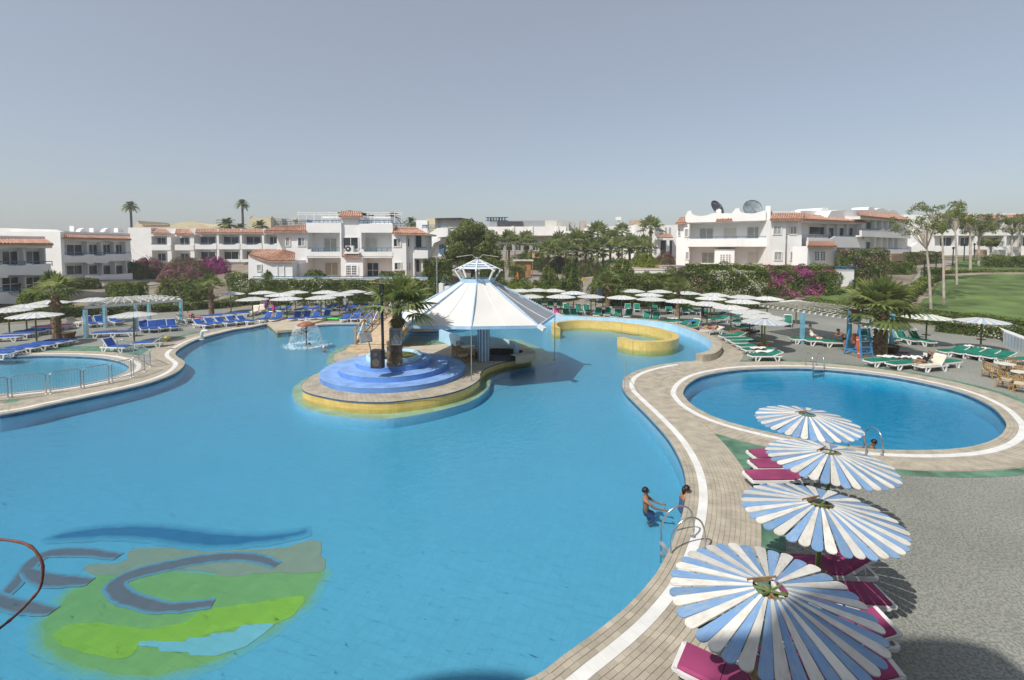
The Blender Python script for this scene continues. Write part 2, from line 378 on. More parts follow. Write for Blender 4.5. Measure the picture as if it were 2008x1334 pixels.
def courses(loop, dmax, owner, keepfn):
    ds = [(.0, .115, 0), (.115, .23, 0), (.23, .345, 0), (.345, .585, 1)]; d = .585
    while d+.115 <= dmax+.02: ds.append((d, d+.115, 0)); d += .115
    for k, (a, b, wt) in enumerate(ds):
        L = .30 if wt else .21
        line = resample(offset(loop, -(a+b)/2), L)
        if k % 2: line = [line[i].lerp(line[(i+1) % len(line)], .5) for i in range(len(line))]
        q = np.array([tuple(p) for p in line]); ok = keepfn(q, (a+b)/2)
        for i in range(len(line)):
            if not ok[i]: continue
            p0 = line[i]; p1 = line[(i+1) % len(line)]; t = p1-p0
            if t.length < L*.55: continue
            c = (p0+p1)/2; bricks.append((c.x, c.y, math.atan2(t.y, t.x), t.length-(.006 if wt else .009), (b-a)-(.004 if wt else .009), wt, owner))
def km(q, d):
    dr = dist_poly(nr, q); dk = dist_poly(nk, q); dm = dist_poly(nm, q)
    return (dr > .6) & (dk > .6) & (q[:,1] < 33) & (q[:,1] > 6.2) & (q[:,0] > -26) & (dm > d-.05) & (dist_poly(WALLP, q) > .75)
def kr(q, d):
    dm = dist_poly(nm, q); do = dist_poly(nr, q); return ((dm > .63) & ((d < .6) | (dm > 1.86))) & (do > d-.05)
def kk(q, d):
    dm = dist_poly(nm, q); do = dist_poly(nk, q); return ((dm > .63) & ((d < .6) | (dm > 1.86))) & (do > d-.05) & (q[:,0] > -32)
courses(MAIN, 1.83, cop_main, km); courses(ROUND, 1.55, cop_round, kr); courses(KID, 1.28, cop_kid, kk)
def infr(b):
    Y = b[1]; x = CX+FPX*b[0]/Y; y = 485+FPX*7/Y
    return Y > 0 and -40 < x < 2050 and y < 1420
bricks = [b for b in bricks if infr(b)]
bricks.sort(key=lambda b: b[1])
um = MB(); um.box(-.5, .5, -.5, .5, -.013, .013)
me_b = um.build('brick', M_brick).data; me_w = um.build('tile', M_whitet).data
for o in [o for o in COL.objects if o.name in ('brick', 'tile')]: bpy.data.objects.remove(o)
near = {id(b) for b in [b for b in bricks if not b[5]][:260]} | {id(b) for b in [b for b in bricks if b[5]][:60]}
for b in bricks:
    if id(b) in near:
        o = link('tile' if b[5] else 'brick', me_w if b[5] else me_b, b[6])
        o.location = (b[0], b[1], .013+random.uniform(-.0015,.0015)); o.rotation_euler = (0, 0, b[2]); o.scale = (b[3], b[4], 1)
for ow in (cop_main, cop_round, cop_kid):
    mbb = MB()
    for b in bricks:
        if b[6] is not ow or id(b) in near: continue
        c, s = math.cos(b[2]), math.sin(b[2]); z = .026+random.uniform(-.0015,.0015); vs = []
        for zz in (0, z):
            for i, j in ((-.5,-.5),(.5,-.5),(.5,.5),(-.5,.5)):
                x, y = i*b[3], j*b[4]; vs.append((b[0]+c*x-s*y, b[1]+s*x+c*y, zz))
        mbb.add(vs, [(4,5,6,7),(0,1,5,4),(1,2,6,5),(2,3,7,6),(3,0,4,7)], b[5])
    tag(mbb.build('paving_bricks', [M_brickf, M_whitet], ow, fix=False), kind='stuff')
# plain far coping sheet (too far to tell the bricks apart)
band(MAIN, .001, 1.0, .03, 'far_coping', M_brickf, lambda q: (q[:,1] > 33) & (q[:,0] < 2.5))
band(MAIN, .35, .55, .034, 'far_coping_stripe', M_whitet, lambda q: (q[:,1] > 33) & (q[:,0] < -14.5))
# --- raised beige and light blue wall behind the far arc
arc = resample(catmull(wall_arc, 6, False), .3, False)
arc_out = offset(arc, -.55, False); arc_in = offset(arc, .03, False)
if (arc_out[len(arc)//2]-Vector((4,30))).length < (arc[len(arc)//2]-Vector((4,30))).length: arc_out = offset(arc, .55, False); arc_in = offset(arc, -.03, False)
rw = thing('raised_pool_wall', 'long curved raised pool wall, light blue inside with beige paver top', 'wall')
nA = len(arc)
mbt = strip_between(arc_in, arc_out, .46, .46, False); mbt.add([(*arc_out[i], .46) for i in range(nA)]+[(*arc_out[i], .0) for i in range(nA)], [(i,i+1,nA+i+1,nA+i) for i in range(nA-1)])
mbt.add([(*arc_in[0],.46),(*arc_out[0],.46),(*arc_out[0],-.5),(*arc_in[0],-.5)], [(0,1,2,3)])
mbt.build('paver_cap', M_brickf, rw)
strip_between(arc_in, arc_in, .455, -.9, False).build('inner_face', M_lightblue, rw, fix=False)
struct(filled('wall_end_paving', [PL([(1326,714.5),(1361,709.5),(1369,703),(1395,694),(1412,684),(1432,700),(1400,717),(1350,726)])], .031, M_brickf))
# --- peninsula platform at the back edge
pp = PL([(588,649),(543,653),(523,636),(560,629),(640,629),(600,640)])
pl = thing('poolside_platform', 'beige paved platform with yellow sides jutting into the back of the pool', 'platform')
MB().prism(pp, -.9, .10).build('yellow_sides', M_yellow, pl); 
mbq = MB(); mbq.prism(pp, .103, .16); mbq.build('paved_top', M_island, pl)
# --- yellow C-shaped wall standing in the water
yc = resample(catmull(PL([(1093,643),(1086,637),(1094,631.5),(1137,628.5),(1206,632),(1275,641),(1316,652),(1325,660),(1312,667),(1275,669.5),(1240,667),(1216,661)], .5), 6, False), .25, False)
ya = offset(yc, .24, False); yb = offset(yc, -.24, False); k = len(yc); mby = MB()
mby.v = [(*p, .5) for p in ya]+[(*p, .5) for p in yb]+[(*p, -.9) for p in ya]+[(*p, -.9) for p in yb]
for i in range(k-1): mby.f += [(i,i+1,k+i+1,k+i),(i,i+1,2*k+i+1,2*k+i),(k+i,k+i+1,3*k+i+1,3*k+i)]
mby.f += [(0,k,3*k,2*k),(k-1,2*k-1,4*k-1,3*k-1)]; mby.m = [0]*len(mby.f)
tag(mby.build('curved_bench_wall', M_yellow), 'yellow tiled curling wall rising from the pool behind the bar island', 'wall')
struct(filled('bench_shelf', [PL([(1100,640),(1137,633),(1206,637),(1275,646),(1308,656),(1290,661),(1240,655),(1170,645),(1110,646)], -.25)], -.25, M_island))
# --- island
struct(filled('island_shelf', [SHELF], -.3, mat('sand_shelf_tile', (.50,.52,.33), .5, .12, 1.2)))
struct(strip_between(SHELF, SHELF, -.3, -1.0).build('island_shelf_side', M_wallt, fix=False))
isl = struct(filled('island_paving', [ISL], .22, M_island))
struct(strip_between(ISL, ISL, .219, -.31).build('island_side', M_yellow, fix=False))
edge_in = offset(ISL, .30); e2 = offset(ISL, -.03)
struct(strip_between(e2, e2, .23, .17).build('island_edge_tile', M_line, fix=False))
ib = []
mbb = MB()
for kx in range(0, 9):
    d = .06+kx*.16
    line = resample(offset(ISL, d), .25)
    okd = dist_poly(np.array([tuple(p) for p in ISL]), np.array([tuple(p) for p in line])) > d-.04
    for i in range(len(line)):
        p0 = line[i]; p1 = line[(i+1)%len(line)]; t = p1-p0
        if t.length < .17 or p0.y > 31 or not okd[i]: continue
        a = math.atan2(t.y, t.x); c, s = math.cos(a), math.sin(a); cc = (p0+p1)/2; vs = []
        for zz in (.215, .238+random.uniform(-.001,.001)):
            for u, v in ((-.5,-.5),(.5,-.5),(.5,.5),(-.5,.5)):
                x, y = u*(t.length-.014), v*.146; vs.append((cc.x+c*x-s*y, cc.y+s*x+c*y, zz))
        mbb.add(vs, [(4,5,6,7),(0,1,5,4),(1,2,6,5),(2,3,7,6),(3,0,4,7)])
tag(mbb.build('edge_pavers', M_brickf, isl, fix=False), kind='stuff')
# --- painted mosaic on the pool floor
def MZ(lst, z): return [V2(P(a/2.869, 980+b/2.869, z)) for a, b in lst]
def wob(pts, amp): return [p+Vector((rng.normal(0, amp), rng.normal(0, amp*.4))) for p in resample(catmull(pts, 5), .1)]
fl = bpy.data.objects['main_pool_floor']; MF = -.88
def onfloor(o, dz):
    for v in o.data.vertices: v.co.z = FZ(v.co.y)+dz
    return o
M_mg = tile_mat('mosaic_green', (.58,.52,.15), (.5,.45,.14), .25, rot=.35, var=.1); M_ml = tile_mat('mosaic_lime', (.74,.62,.06), (.62,.53,.06), .25, rot=.35, var=.1)
M_mbr = tile_mat('mosaic_brown', (.78,.42,.26), (.68,.38,.24), .25, rot=.35, var=.07); M_mpu = tile_mat('mosaic_violet', (.42,.20,.20), (.36,.18,.18), .25, rot=.35, var=.07); M_mnv = tile_mat('mosaic_navy', (.07,.22,.36), (.06,.19,.31), .25, rot=.35, var=.07)
M_mpale = tile_mat('mosaic_pale', (.52,.62,.62), (.44,.54,.55), .25, rot=.35, var=.07)
def blend(name, m, f):  # mosaic colour blended towards the floor colour, softens the outlines
    c = m.node_tree.nodes['Brick Texture'].inputs['Color1'].default_value; fc = (.33,.54,.64); b_ = [c[i]*f+fc[i]*(1-f) for i in range(3)]; return tile_mat(name, b_, [v*.85 for v in b_], .25, rot=.35, var=.05)
def smoothw(pts, ph): return [p+Vector((.035*math.sin(i*.55+ph)+.02*math.sin(i*1.3+ph*2), .012*math.sin(i*.8+ph))) for i, p in enumerate(pts)]
def mosaic(name, pts, k, m, amp=.015, ring=True):
    lp = resample(catmull(MZ(pts, MF), 5), .09)
    if area2(lp) < 0: lp.reverse()
    lp = smoothw(lp, k); o = onfloor(filled(name, [lp], 0, m, fl), .004*k+.0015)
    for q, (f, d) in enumerate(((.75, .05), (.5, .14), (.25, .26)) if ring else ()):
        onfloor(filled(name+'_edge', [[p+Vector((random.gauss(0,.012), random.gauss(0,.006))) for p in offset(lp, -d)]], 0, blend(m.name+'_soft_%d' % q, m, f), fl), .004*k-.001*q+.0005) if m.name+'_soft_%d' % q not in MATS or True else None
    return o
mosaic('mosaic_green_patch', [(240,720),(300,620),(420,500),(560,420),(760,400),(1000,410),(1300,425),(1790,400),(1745,520),(1690,600),(1560,690),(1400,790),(1250,870),(1100,920),(900,968),(700,970),(500,930),(350,880),(260,800)], 1, M_mg, .02)
mosaic('mosaic_lime_patch', [(300,760),(420,690),(600,690),(800,720),(1000,690),(1200,610),(1450,575),(1700,535),(1690,600),(1560,690),(1380,700),(1180,750),(1040,790),(800,800),(700,880),(520,860),(380,820)], 2, M_ml, .02, False)
mosaic('mosaic_brown_patch', [(470,390),(520,362),(690,355),(740,285),(1000,275),(1400,285),(1600,270),(1775,232),(1812,300),(1800,405),(1500,412),(1280,432),(1150,402),(900,400),(600,425),(500,412)], 2, M_mbr, .02, False)
st = [(780,790),(880,785),(880,790),(1040,790),(1060,770),(1180,765),(1190,745),(1320,740),(1360,700),(1550,690),(1480,750),(1380,820),(1210,870),(1070,868),(1060,850),(900,845),(890,822),(780,815)]
onfloor(filled('mosaic_pale_steps', [MZ(st, MF)], 0, M_mpale, fl), .0125)
mosaic('mosaic_brow', [(300,218),(450,185),(600,170),(800,163),(1000,178),(1200,203),(1400,215),(1560,208),(1725,185),(1600,218),(1450,238),(1250,258),(1050,246),(850,216),(650,205),(450,215)], 3, M_mnv)
def stroke(name, pts, w, k, m):
    c = resample(catmull(MZ(pts, MF), 6, False), .12, False); nn = len(c)
    A, B = [], []
    for i, p in enumerate(c):
        u = i/(nn-1); ww = w*(.35+.65*math.sin(math.pi*min(1, max(0, u*.9+.05)))); t = (c[min(i+1,nn-1)]-c[max(i-1,0)]).normalized(); nrm = Vector((-t.y, t.x))
        A.append(p+nrm*(ww/2+rng.normal(0,.012))); B.append(p-nrm*(ww/2+rng.normal(0,.012)))
    for q, (f, dd) in enumerate(((.66, .04), (.33, .09))):
        A2 = [a+(a-b).normalized()*dd for a, b in zip(A, B)]; B2 = [b+(b-a).normalized()*dd for a, b in zip(A, B)]; onfloor(strip_between(A2, B2, 0, 0, False).build(name+'_edge', blend(m.name+'_soft_%d' % q, m, f) if m.name+'_soft_%d' % q not in MATS else MATS[m.name+'_soft_%d' % q], fl, fix=False), .004*k-.0008*q+.0012)
    return onfloor(strip_between(A, B, 0, 0, False).build(name, m, fl, fix=False), .004*k+.002)
stroke('mosaic_curve', [(1560,372),(1450,335),(1300,325),(1100,345),(900,385),(740,425),(650,475),(680,535),(800,580),(950,605),(1200,580)], .30, 4, M_mpu)
stroke('mosaic_curve', [(670,322),(450,300),(280,305),(190,350),(140,410),(90,470),(30,530),(-60,600)], .26, 4, M_mpu)
stroke('mosaic_curve', [(150,400),(220,440),(320,458),(510,462)], .3, 5, M_mpu)
stroke('mosaic_curve', [(-40,540),(40,580),(140,605),(300,625)], .26, 5, M_mpu)

# ================================================================ TERRAIN
TP = [(a, b, 0) for a, b in ((-700,33),(-300,40),(0,43),(200,48),(400,54),(600,57),(800,57.5),(1000,57),(1150,57),(1300,57),(1500,54),(1650,49.5),(1800,44),(1900,38),(2008,36),(2300,33))]
TP += [(-300,50,1.2),(0,52,1.5),(100,60,2.1),(180,68,2.8),(240,57,1.3),(330,75,1.5),(400,95,3.6),(300,95,3.8),(520,95,3.8),(400,140,6),(520,62,1.4),(650,61,.6),(800,61,.6),(650,66,2.7),(800,66,2.6),(520,66,2.6),
 (850,80,3.2),(1000,70,.5),(1140,68,.2),(1140,80,.5),(1050,100,1.9),(1180,110,2.5),(980,110,2.6),(1200,150,4.5),(1250,64,1.3),(1400,60,.7),(1600,57,1.1),(1400,70,4.0),(1600,70,4.1),(1500,80,4.4),
 (1700,57,1.6),(1760,52,.8),(1805,62,2.6),(1830,78,5.0),(1690,77,4.8),(1850,45,.9),(1990,45,1.1),(1900,55,2.3),(2100,60,3.2),(1900,66,3.7),(2050,68,3.9),(1900,81,5.6),(2100,85,5.8),(-300,100,4),(2400,60,3),(2500,120,6),
 (0,150,5),(600,150,6),(1000,160,5),(1500,160,6.2),(2000,160,6.6),(-500,260,6),(1000,300,6),(2500,300,6),(1700,300,6),(300,300,6)]
tpw = np.array([(PX2(a, b), b) for a, b, c in TP]); tpz = np.array([c for a, b, c in TP], float)
def tps(r): return np.where(r > 1e-9, r*r*np.log(np.maximum(r, 1e-9)), 0)
_K = tps(np.sqrt(((tpw[:,None]-tpw[None])**2).sum(2)))+np.eye(len(tpw))*2.0; _Pm = np.c_[np.ones(len(tpw)), tpw]
_A = np.block([[_K, _Pm],[_Pm.T, np.zeros((3,3))]]); _W = np.linalg.solve(_A, np.r_[tpz, 0, 0, 0])
def TH(x, y):
    q = np.atleast_2d(np.c_[np.atleast_1d(x), np.atleast_1d(y)]).astype(float)
    z = tps(np.sqrt(((q[:,None]-tpw[None])**2).sum(2)))@_W[:-3]+np.c_[np.ones(len(q)), q]@_W[-3:]
    far = np.clip((q[:,1]-170)/120, 0, 1); z = z*(1-far)+6*far
    dd = dist_poly(np.array([tuple(p) for p in DECKS]), q); z = z*np.clip(dd/2.0, 0, 1)-.04
    return np.clip(z, -.05, 8)
def th(x, y): return float(TH(x, y)[0])
M_earth = mat('dry_earth', (.27,.225,.165), .95, .22, .25, .4, 6)
M_lawn = mat('lawn_grass', (.105,.16,.042), .95, .3, .35, .5, 14)
M_path = mat('path_paving', (.30,.265,.23), .9, .14, .8, .2, 12)
def sheet(name, poly, step, m, dz, skip=None):
    xs = [p[0] for p in poly]; ys = [p[1] for p in poly]
    gx = np.arange(min(xs), max(xs)+step, step); gy = np.arange(min(ys), max(ys)+step, step)
    X, Y = np.meshgrid(gx, gy); Z = TH(X.ravel(), Y.ravel())+dz
    nx = len(gx); J, I = np.meshgrid(np.arange(len(gy)-1), np.arange(nx-1), indexing='ij'); J = J.ravel(); I = I.ravel()
    C = np.c_[gx[I]+step/2, gy[J]+step/2]; keep = inpoly_np(poly, C)
    if skip is not None:
        ins = np.ones(len(C), bool)
        for ox, oy in ((0,0),(1,1),(-1,-1),(1,-1),(-1,1)): ins &= inpoly_np(skip, C+np.array([ox, oy]))
        keep &= ~ins
    b0 = (J*nx+I)[keep]; ok = [tuple(r) for r in np.c_[b0, b0+1, b0+nx+1, b0+nx].tolist()]
    mbx = MB(); mbx.v = list(zip(X.ravel().tolist(), Y.ravel().tolist(), Z.tolist())); mbx.f = ok; mbx.m = [0]*len(ok)
    bm = bmesh.new(); o = mbx.build(name, m, fix=False, smooth=True); bm.from_mesh(o.data)
    bmesh.ops.delete(bm, geom=[v for v in bm.verts if not v.link_faces], context='VERTS'); bm.to_mesh(o.data); bm.free()
    return struct(o)
dshr = offset(resample(DECK, .5), .9 if area2(DECK) > 0 else -.9)
big = [(-130,1),(150,1),(330,330),(-330,330)]
sheet('ground', big, 2.0, M_earth, 0, dshr)
mbg = MB(); mbg.box(-418, 418, 320, 418, -3, 5.9); struct(mbg.build('far_plain', M_earth))
def WP(lst): return [(PX2(a, b), b) for a, b in lst]
sheet('lawn', WP([(1790,45.5),(1850,43),(1930,39),(2030,37),(2250,36),(2200,62),(1860,64),(1845,60)]), .6, M_lawn, .06)
sheet('lawn', WP([(1560,56),(1660,51),(1745,50),(1735,58),(1640,60)]), .6, M_lawn, .06)
sheet('lawn', WP([(1870,66),(2150,66),(2150,79),(1860,78)]), .8, M_lawn, .06)
sheet('lawn', WP([(230,50),(390,55),(380,60),(260,58)]), .6, M_lawn, .06)
sheet('path', WP([(1750,49),(1785,49),(1822,63),(1880,76),(1830,77),(1790,64)]), .6, M_path, .09)
sheet('path', WP([(1135,57.5),(1168,57.5),(1160,80),(1130,80)]), .6, M_path, .09)
sheet('path', WP([(985,83),(1130,83),(1130,92),(1055,98),(1060,110),(1020,110),(985,95)]), .8, M_path, .09)
sheet('path', WP([(140,59),(330,66),(330,80),(150,66)]), .8, M_path, .09)
# ================================================================ BUILDINGS
M_white = mat('white_render', (.80,.79,.765), .85, .035, .5, .1, 10)
M_cream = mat('cream_render', (.62,.54,.36), .9, .06, .4)
M_greyw = mat('grey_render', (.42,.41,.38), .9, .1, .4)
M_tile = mat('terracotta_tile', (.46,.26,.18), .8, .2, 2.2, .2, 8)
M_rail = mat('blue_rail_paint', (.075,.18,.31), .5, .1, 2)
M_glass = mat('window_glass', (.045,.06,.07), .08, .3, .6, spec=.6)
M_curt = mat('curtained_glass', (.36,.36,.33), .25, .1, 3, spec=.5)
M_shut = mat('pale_shutter', (.60,.58,.50), .6, .06, 3)
M_beige = mat('beige_shutter', (.40,.35,.27), .7, .08, 3)
M_stone = mat('pinkish_stone', (.42,.30,.21), .9, .15, 1)
M_brownb = mat('beige_cladding', (.42,.365,.31), .9, .07, .6)
M_darkw = mat('dark_roof_void', (.05,.05,.055), .8, .2, 1)
M_dkgreen = mat('lamp_dark_paint', (.02,.03,.03), .5, .2, 2)
M_grey = mat('grey_metal', (.30,.31,.32), .5, .15, 3)
M_pwhite = mat('white_paint', (.72,.72,.70), .5, .05, 2)
class Fac:
    def __init__(s, A, B, root):
        s.a = Vector((PX2(*A), A[1])); b = Vector((PX2(*B), B[1])); s.t = (b-s.a).normalized(); s.n = Vector((-s.t.y, s.t.x)); s.root = root
    def uz(s, px, py, d=0.0):
        r = ray(px, py); o = s.a+s.n*d; k = (o.x*s.n.x+o.y*s.n.y)/(r.x*s.n.x+r.y*s.n.y); q = CP+r*k
        return (Vector((q.x, q.y))-s.a).dot(s.t), q.z
    def w(s, u, d, z): p = s.a+s.t*u+s.n*d; return (p.x, p.y, z)
    def boxv(s, mb, u0, u1, d0, d1, z0, z1, m=0):
        vs = [s.w(u, d, z) for z in (z0, z1) for u, d in ((u0,d0),(u1,d0),(u1,d1),(u0,d1))]
        mb.add(vs, [(0,3,2,1),(4,5,6,7),(0,1,5,4),(1,2,6,5),(2,3,7,6),(3,0,4,7)], m)
    def box(s, part, x0, x1, y0, y1, d0, d1, m=None, parent=None):
        u0, z1 = s.uz(x0, y0, d0); u1, _ = s.uz(x1, y0, d0); um = (x0+x1)/2; z1 = s.uz(um, y0, d0)[1]; z0 = s.uz(um, y1, d0)[1]
        mb = MB(); s.boxv(mb, u0, u1, d0, d1, z0, z1); return mb.build(part, m or M_white, parent or s.root)
    def win(s, x0, x1, y0, y1, d=0.0, nx=2, glass=None, ny=1, name='window', fr=None, curtain=None):
        u0, _ = s.uz(x0, y0, d); u1, _ = s.uz(x1, y0, d); um = (x0+x1)/2; z1 = s.uz(um, y0, d)[1]; z0 = s.uz(um, y1, d)[1]
        fw = .07; mb = MB(); e = .05
        for a, b, c, dd in ((u0-e,u1+e,z1-fw,z1+e),(u0-e,u1+e,z0-e,z0+fw),(u0-e,u0+fw,z0+fw,z1-fw),(u1-fw,u1+e,z0+fw,z1-fw)): s.boxv(mb, a, b, d-.10, d+.02, c, dd)
        for i in range(1, nx): uu = u0+(u1-u0)*i/nx; s.boxv(mb, uu-fw*.5, uu+fw*.5, d-.06, d+.02, z0+fw, z1-fw)
        for i in range(1, ny): zz = z0+(z1-z0)*i/ny; s.boxv(mb, u0+fw, u1-fw, d-.055, d+.02, zz-fw*.5, zz+fw*.5)
        f = mb.build(name, fr or M_pwhite, s.root)
        for i in range(nx):
            a = u0+(u1-u0)*i/nx; b = u0+(u1-u0)*(i+1)/nx; mb = MB(); s.boxv(mb, a+.02, b-.02, d-.022, d+.01, z0+.02, z1-.02)
            g = glass or (M_glass if random.random() < .72 else M_curt); mb.build('pane', g, f)
        return f
    def rail(s, x0, x1, y, d, n=6, drop=.9, m=None, yr=None):
        u0, z0 = s.uz(x0, y, d); u1, z1 = s.uz(x1, yr or y, d); mb = MB()
        mb.bar(s.w(u0,d,z0), s.w(u1,d,z1), .08, .09); mb.bar(s.w(u0,d,z0-.3), s.w(u1,d,z1-.3), .05, .05)
        for i in range(n+1): u = u0+(u1-u0)*i/n; zz = z0+(z1-z0)*i/n; mb.bar(s.w(u,d,zz-drop), s.w(u,d,zz+.04), .05, .05)
        return mb.build('railing', m or M_rail, s.root)
    def roof(s, e0, e1, r0, r1, de=-.6, dr=1.6, name='tile_roof', thick=True, parent=None):
        """e0,e1: eave ends, r0,r1: ridge ends (photo points); barrels run from ridge to eave"""
        E0 = Vector(s.w(s.uz(*e0, de)[0], de, s.uz(*e0, de)[1])); E1 = Vector(s.w(s.uz(*e1, de)[0], de, s.uz(*e1, de)[1]))
        R0 = Vector(s.w(s.uz(*r0, dr)[0], dr, s.uz(*r0, dr)[1])); R1 = Vector(s.w(s.uz(*r1, dr)[0], dr, s.uz(*r1, dr)[1]))
        return barrels(E0, E1, R0, R1, name, parent or s.root)
    def shape(s, part, pts, d0, d1, m=None, parent=None):
        q = [s.uz(a, b, d0) for a, b in pts]; n = len(q); mb = MB()
        mb.add([s.w(u, d0, z) for u, z in q]+[s.w(u, d1, z) for u, z in q], [tuple(range(n)), tuple(reversed(range(n, 2*n)))]+[(i,(i+1)%n,n+(i+1)%n,n+i) for i in range(n)])
        return mb.build(part, m or M_white, parent or s.root)
def barrels(E0, E1, R0, R1, name, parent, w=.30):
    N = max(3, int((E1-E0).length/w)); nrm = (E1-E0).cross(R0-E0).normalized()
    if nrm.z < 0: nrm = -nrm
    mb = MB(); rows = 2; o = 0
    prof = [(0,0),(.12,.05),(.3,.10),(.5,.12),(.7,.10),(.88,.05),(1,0)]
    for i in range(N):
        for k in range(len(prof)-1):
            vs = []
            for fr, h in (prof[k], prof[k+1]):
                t = (i+fr)/N
                for a, b in ((E0, R0), (E1, R1)): pass
                e = E0.lerp(E1, t)+nrm*h; r = R0.lerp(R1, t)+nrm*h; vs += [e, r]
            mb.add(vs, [(0,2,3,1)])
    mb.add([E0,E1,E1-Vector((0,0,.16)),E0-Vector((0,0,.16))], [(0,1,2,3)])
    mb.add([E0-nrm*.02,E1-nrm*.02,R1-nrm*.02,R0-nrm*.02], [(0,1,2,3)])
    return mb.build(name, M_tile, parent, fix=False)
def bld(name, label, px, Y, z): return thing(name, label, 'building', (0,0,0))

# ---------------- white villa behind the bar island
b = bld('white_villa', 'white two storey villa with central tower and red tile strips behind the bar tent', 0, 0, 0)
F = Fac((543,64), (840,64), b)
F.box('wall', 604, 768, 437.5, 548, 1.6, 9)
F.box('left_bay', 560, 602, 453, 548, -.15, 9.2)
F.shape('left_bay_return', [(543,455),(560.2,453.2),(560.2,548),(543,548)], 1.0, 9.0)
F.box('right_bay', 768.2, 796, 456, 550, -.15, 9.2); F.box('right_bay_return', 795.8, 812, 457, 549, .6, 9.1)
F.box('central_tower', 669, 706, 423.5, 548, .15, 6.0); F.box('entrance_bay', 668, 711.5, 505, 548, -.5, 1.5)
F.box('tower_band', 666, 709, 422, 424.5, -.1, 6.2)
for x0, x1, ins in ((602,669,'l'), (706,770,'r')):
    F.box('terrace_parapet', x0-2, x1, 437 if ins == 'l' else 439, 456.5, -.2, 1.7)
    F.box('balcony_slab', x0, x1, 502.5, 506, -.15, 1.65)
    F.box('balcony_parapet', x0, x1, 494, 503, -.2, .0); 
    F.box('balcony_end', x0, x0+8 if ins == 'l' else x0+7, 489, 494.4, -.19, -.02)
    F.box('balcony_pier', (x1-3) if ins == 'l' else x0, x1 if ins == 'l' else x0+2.5, 456, 506.2, -.22, 1.6)
    F.rail(x0, x1, 486.5, -.1, 6, .55); F.rail(x0-2, x1, 432.5, -.1, 8, .55)
F.rail(540, 600, 434.5, .6, 6, .5); F.rail(770, 815, 438, .6, 6, .5)
F.win(560,569,465,483,-.15,1); F.win(584,598.5,466,483,-.15,2); F.win(588.5,601,514.5,530,-.15,2)
F.win(635,661,467,494,1.6,2); F.win(637,663.5,514.5,540,1.6,2,M_beige,name='sliding_door')
F.win(672.6,703,465.5,489,.15,2,M_glass)
F.win(716,740,466.6,494,1.6,2,M_shut,name='shuttered_door'); F.win(719,743,515,545,1.6,2,M_glass,2,'sliding_door')
F.win(771.6,786,468,484,-.15,2); F.win(773.4,787,515,529.6,-.15,2); F.win(799,803.6,468,484.6,.6,1); F.win(801.6,805.6,514.6,530,.6,1)
# arched lattice window in the entrance bay
f = F.shape('arched_window', [(677,540),(677,522),(681,518),(690,516.5),(699,518),(703,522),(703,540)], -.58, -.49, M_white)
for i in range(6):
    for j in range(4):
        x = 679+i*3.1+(1.8 if i > 2 else 0); y = 521.5+j*4.6; F.box('pane', x, x+2.0, y, y+3.1, -.61, -.575, M_glass, f)
F.box('ac_ledge', 674, 704, 494.5, 498, -.75, .2); r_ = F.roof((671,503),(707,503),(673,498.5),(705,498.5),-.9,.1,'porch_tiles')
ac = thing('air_conditioner', 'white air conditioner with round fan grille on the villa entrance ledge', 'air conditioner')
fa = Fac((543,64), (840,64), ac); fa.box('casing', 677.2, 692.4, 482, 494.3, -.62, -.12, M_pwhite)
u, z = fa.uz(682.6, 488.2, -.62); mbx = MB(); c_ = fa.w(u, -.63, z); mbx.tube([(c_[0],c_[1]-.03,c_[2]),(c_[0],c_[1]+.02,c_[2])], .36, 20); mbx.build('fan_grille', M_darkw, ac)
mbx = MB(); mbx.tube([(c_[0],c_[1]-.05,c_[2]),(c_[0],c_[1]-.02,c_[2])], .12, 12); mbx.build('fan_hub', M_pwhite, ac)
F.roof((517,453.5),(600,453.8),(541,444),(600,441.5),-.8,1.8); F.roof((768.5,457.5),(840,459),(768.5,445.5),(815,446.5),-.8,1.8)
F.roof((663.5,424.5),(712,424.5),(667,415),(708,415),-.4,2.0,'tower_tiles'); F.shape('tower_roof_back', [(662,416.6),(686,412.6),(717,418.3),(717,420),(662,418)], 2.0, 6.5, M_darkw)
F.box('penthouse', 632, 668.5, 424.5, 437, 2.6, 7); F.box('penthouse', 707, 766, 425, 439, 2.6, 7)
for x0, x1 in ((582,664),(718,790)):
    for y in (417.3, 421): F.box('roof_beam', x0, x1, y-.6, y+.6, 2.0, 2.15, M_pwhite)
    for q in range(6): xx = x0+3+(x1-x0-6)*q/5; F.box('roof_post', xx-.5, xx+.5, 414 if q in (0,4) else 417, 438, 2.02, 2.14, M_pwhite)
F.box('side_balcony', 812, 839, 490, 507, .4, 4); F.box('side_wall', 812.2, 832, 461, 548, 1.9, 8); F.box('side_recess', 813.5, 826, 463, 486, 1.86, 1.95, M_glass); F.box('side_recess', 813.5, 822, 510, 533, 1.85, 1.95, M_glass); F.box('side_eave', 811, 838, 458, 461.5, .2, 8); F.rail(813, 836, 485.5, .5, 3, .5)
F.box('side_column', 826.2, 832.1, 507, 545, .8, 1.4)
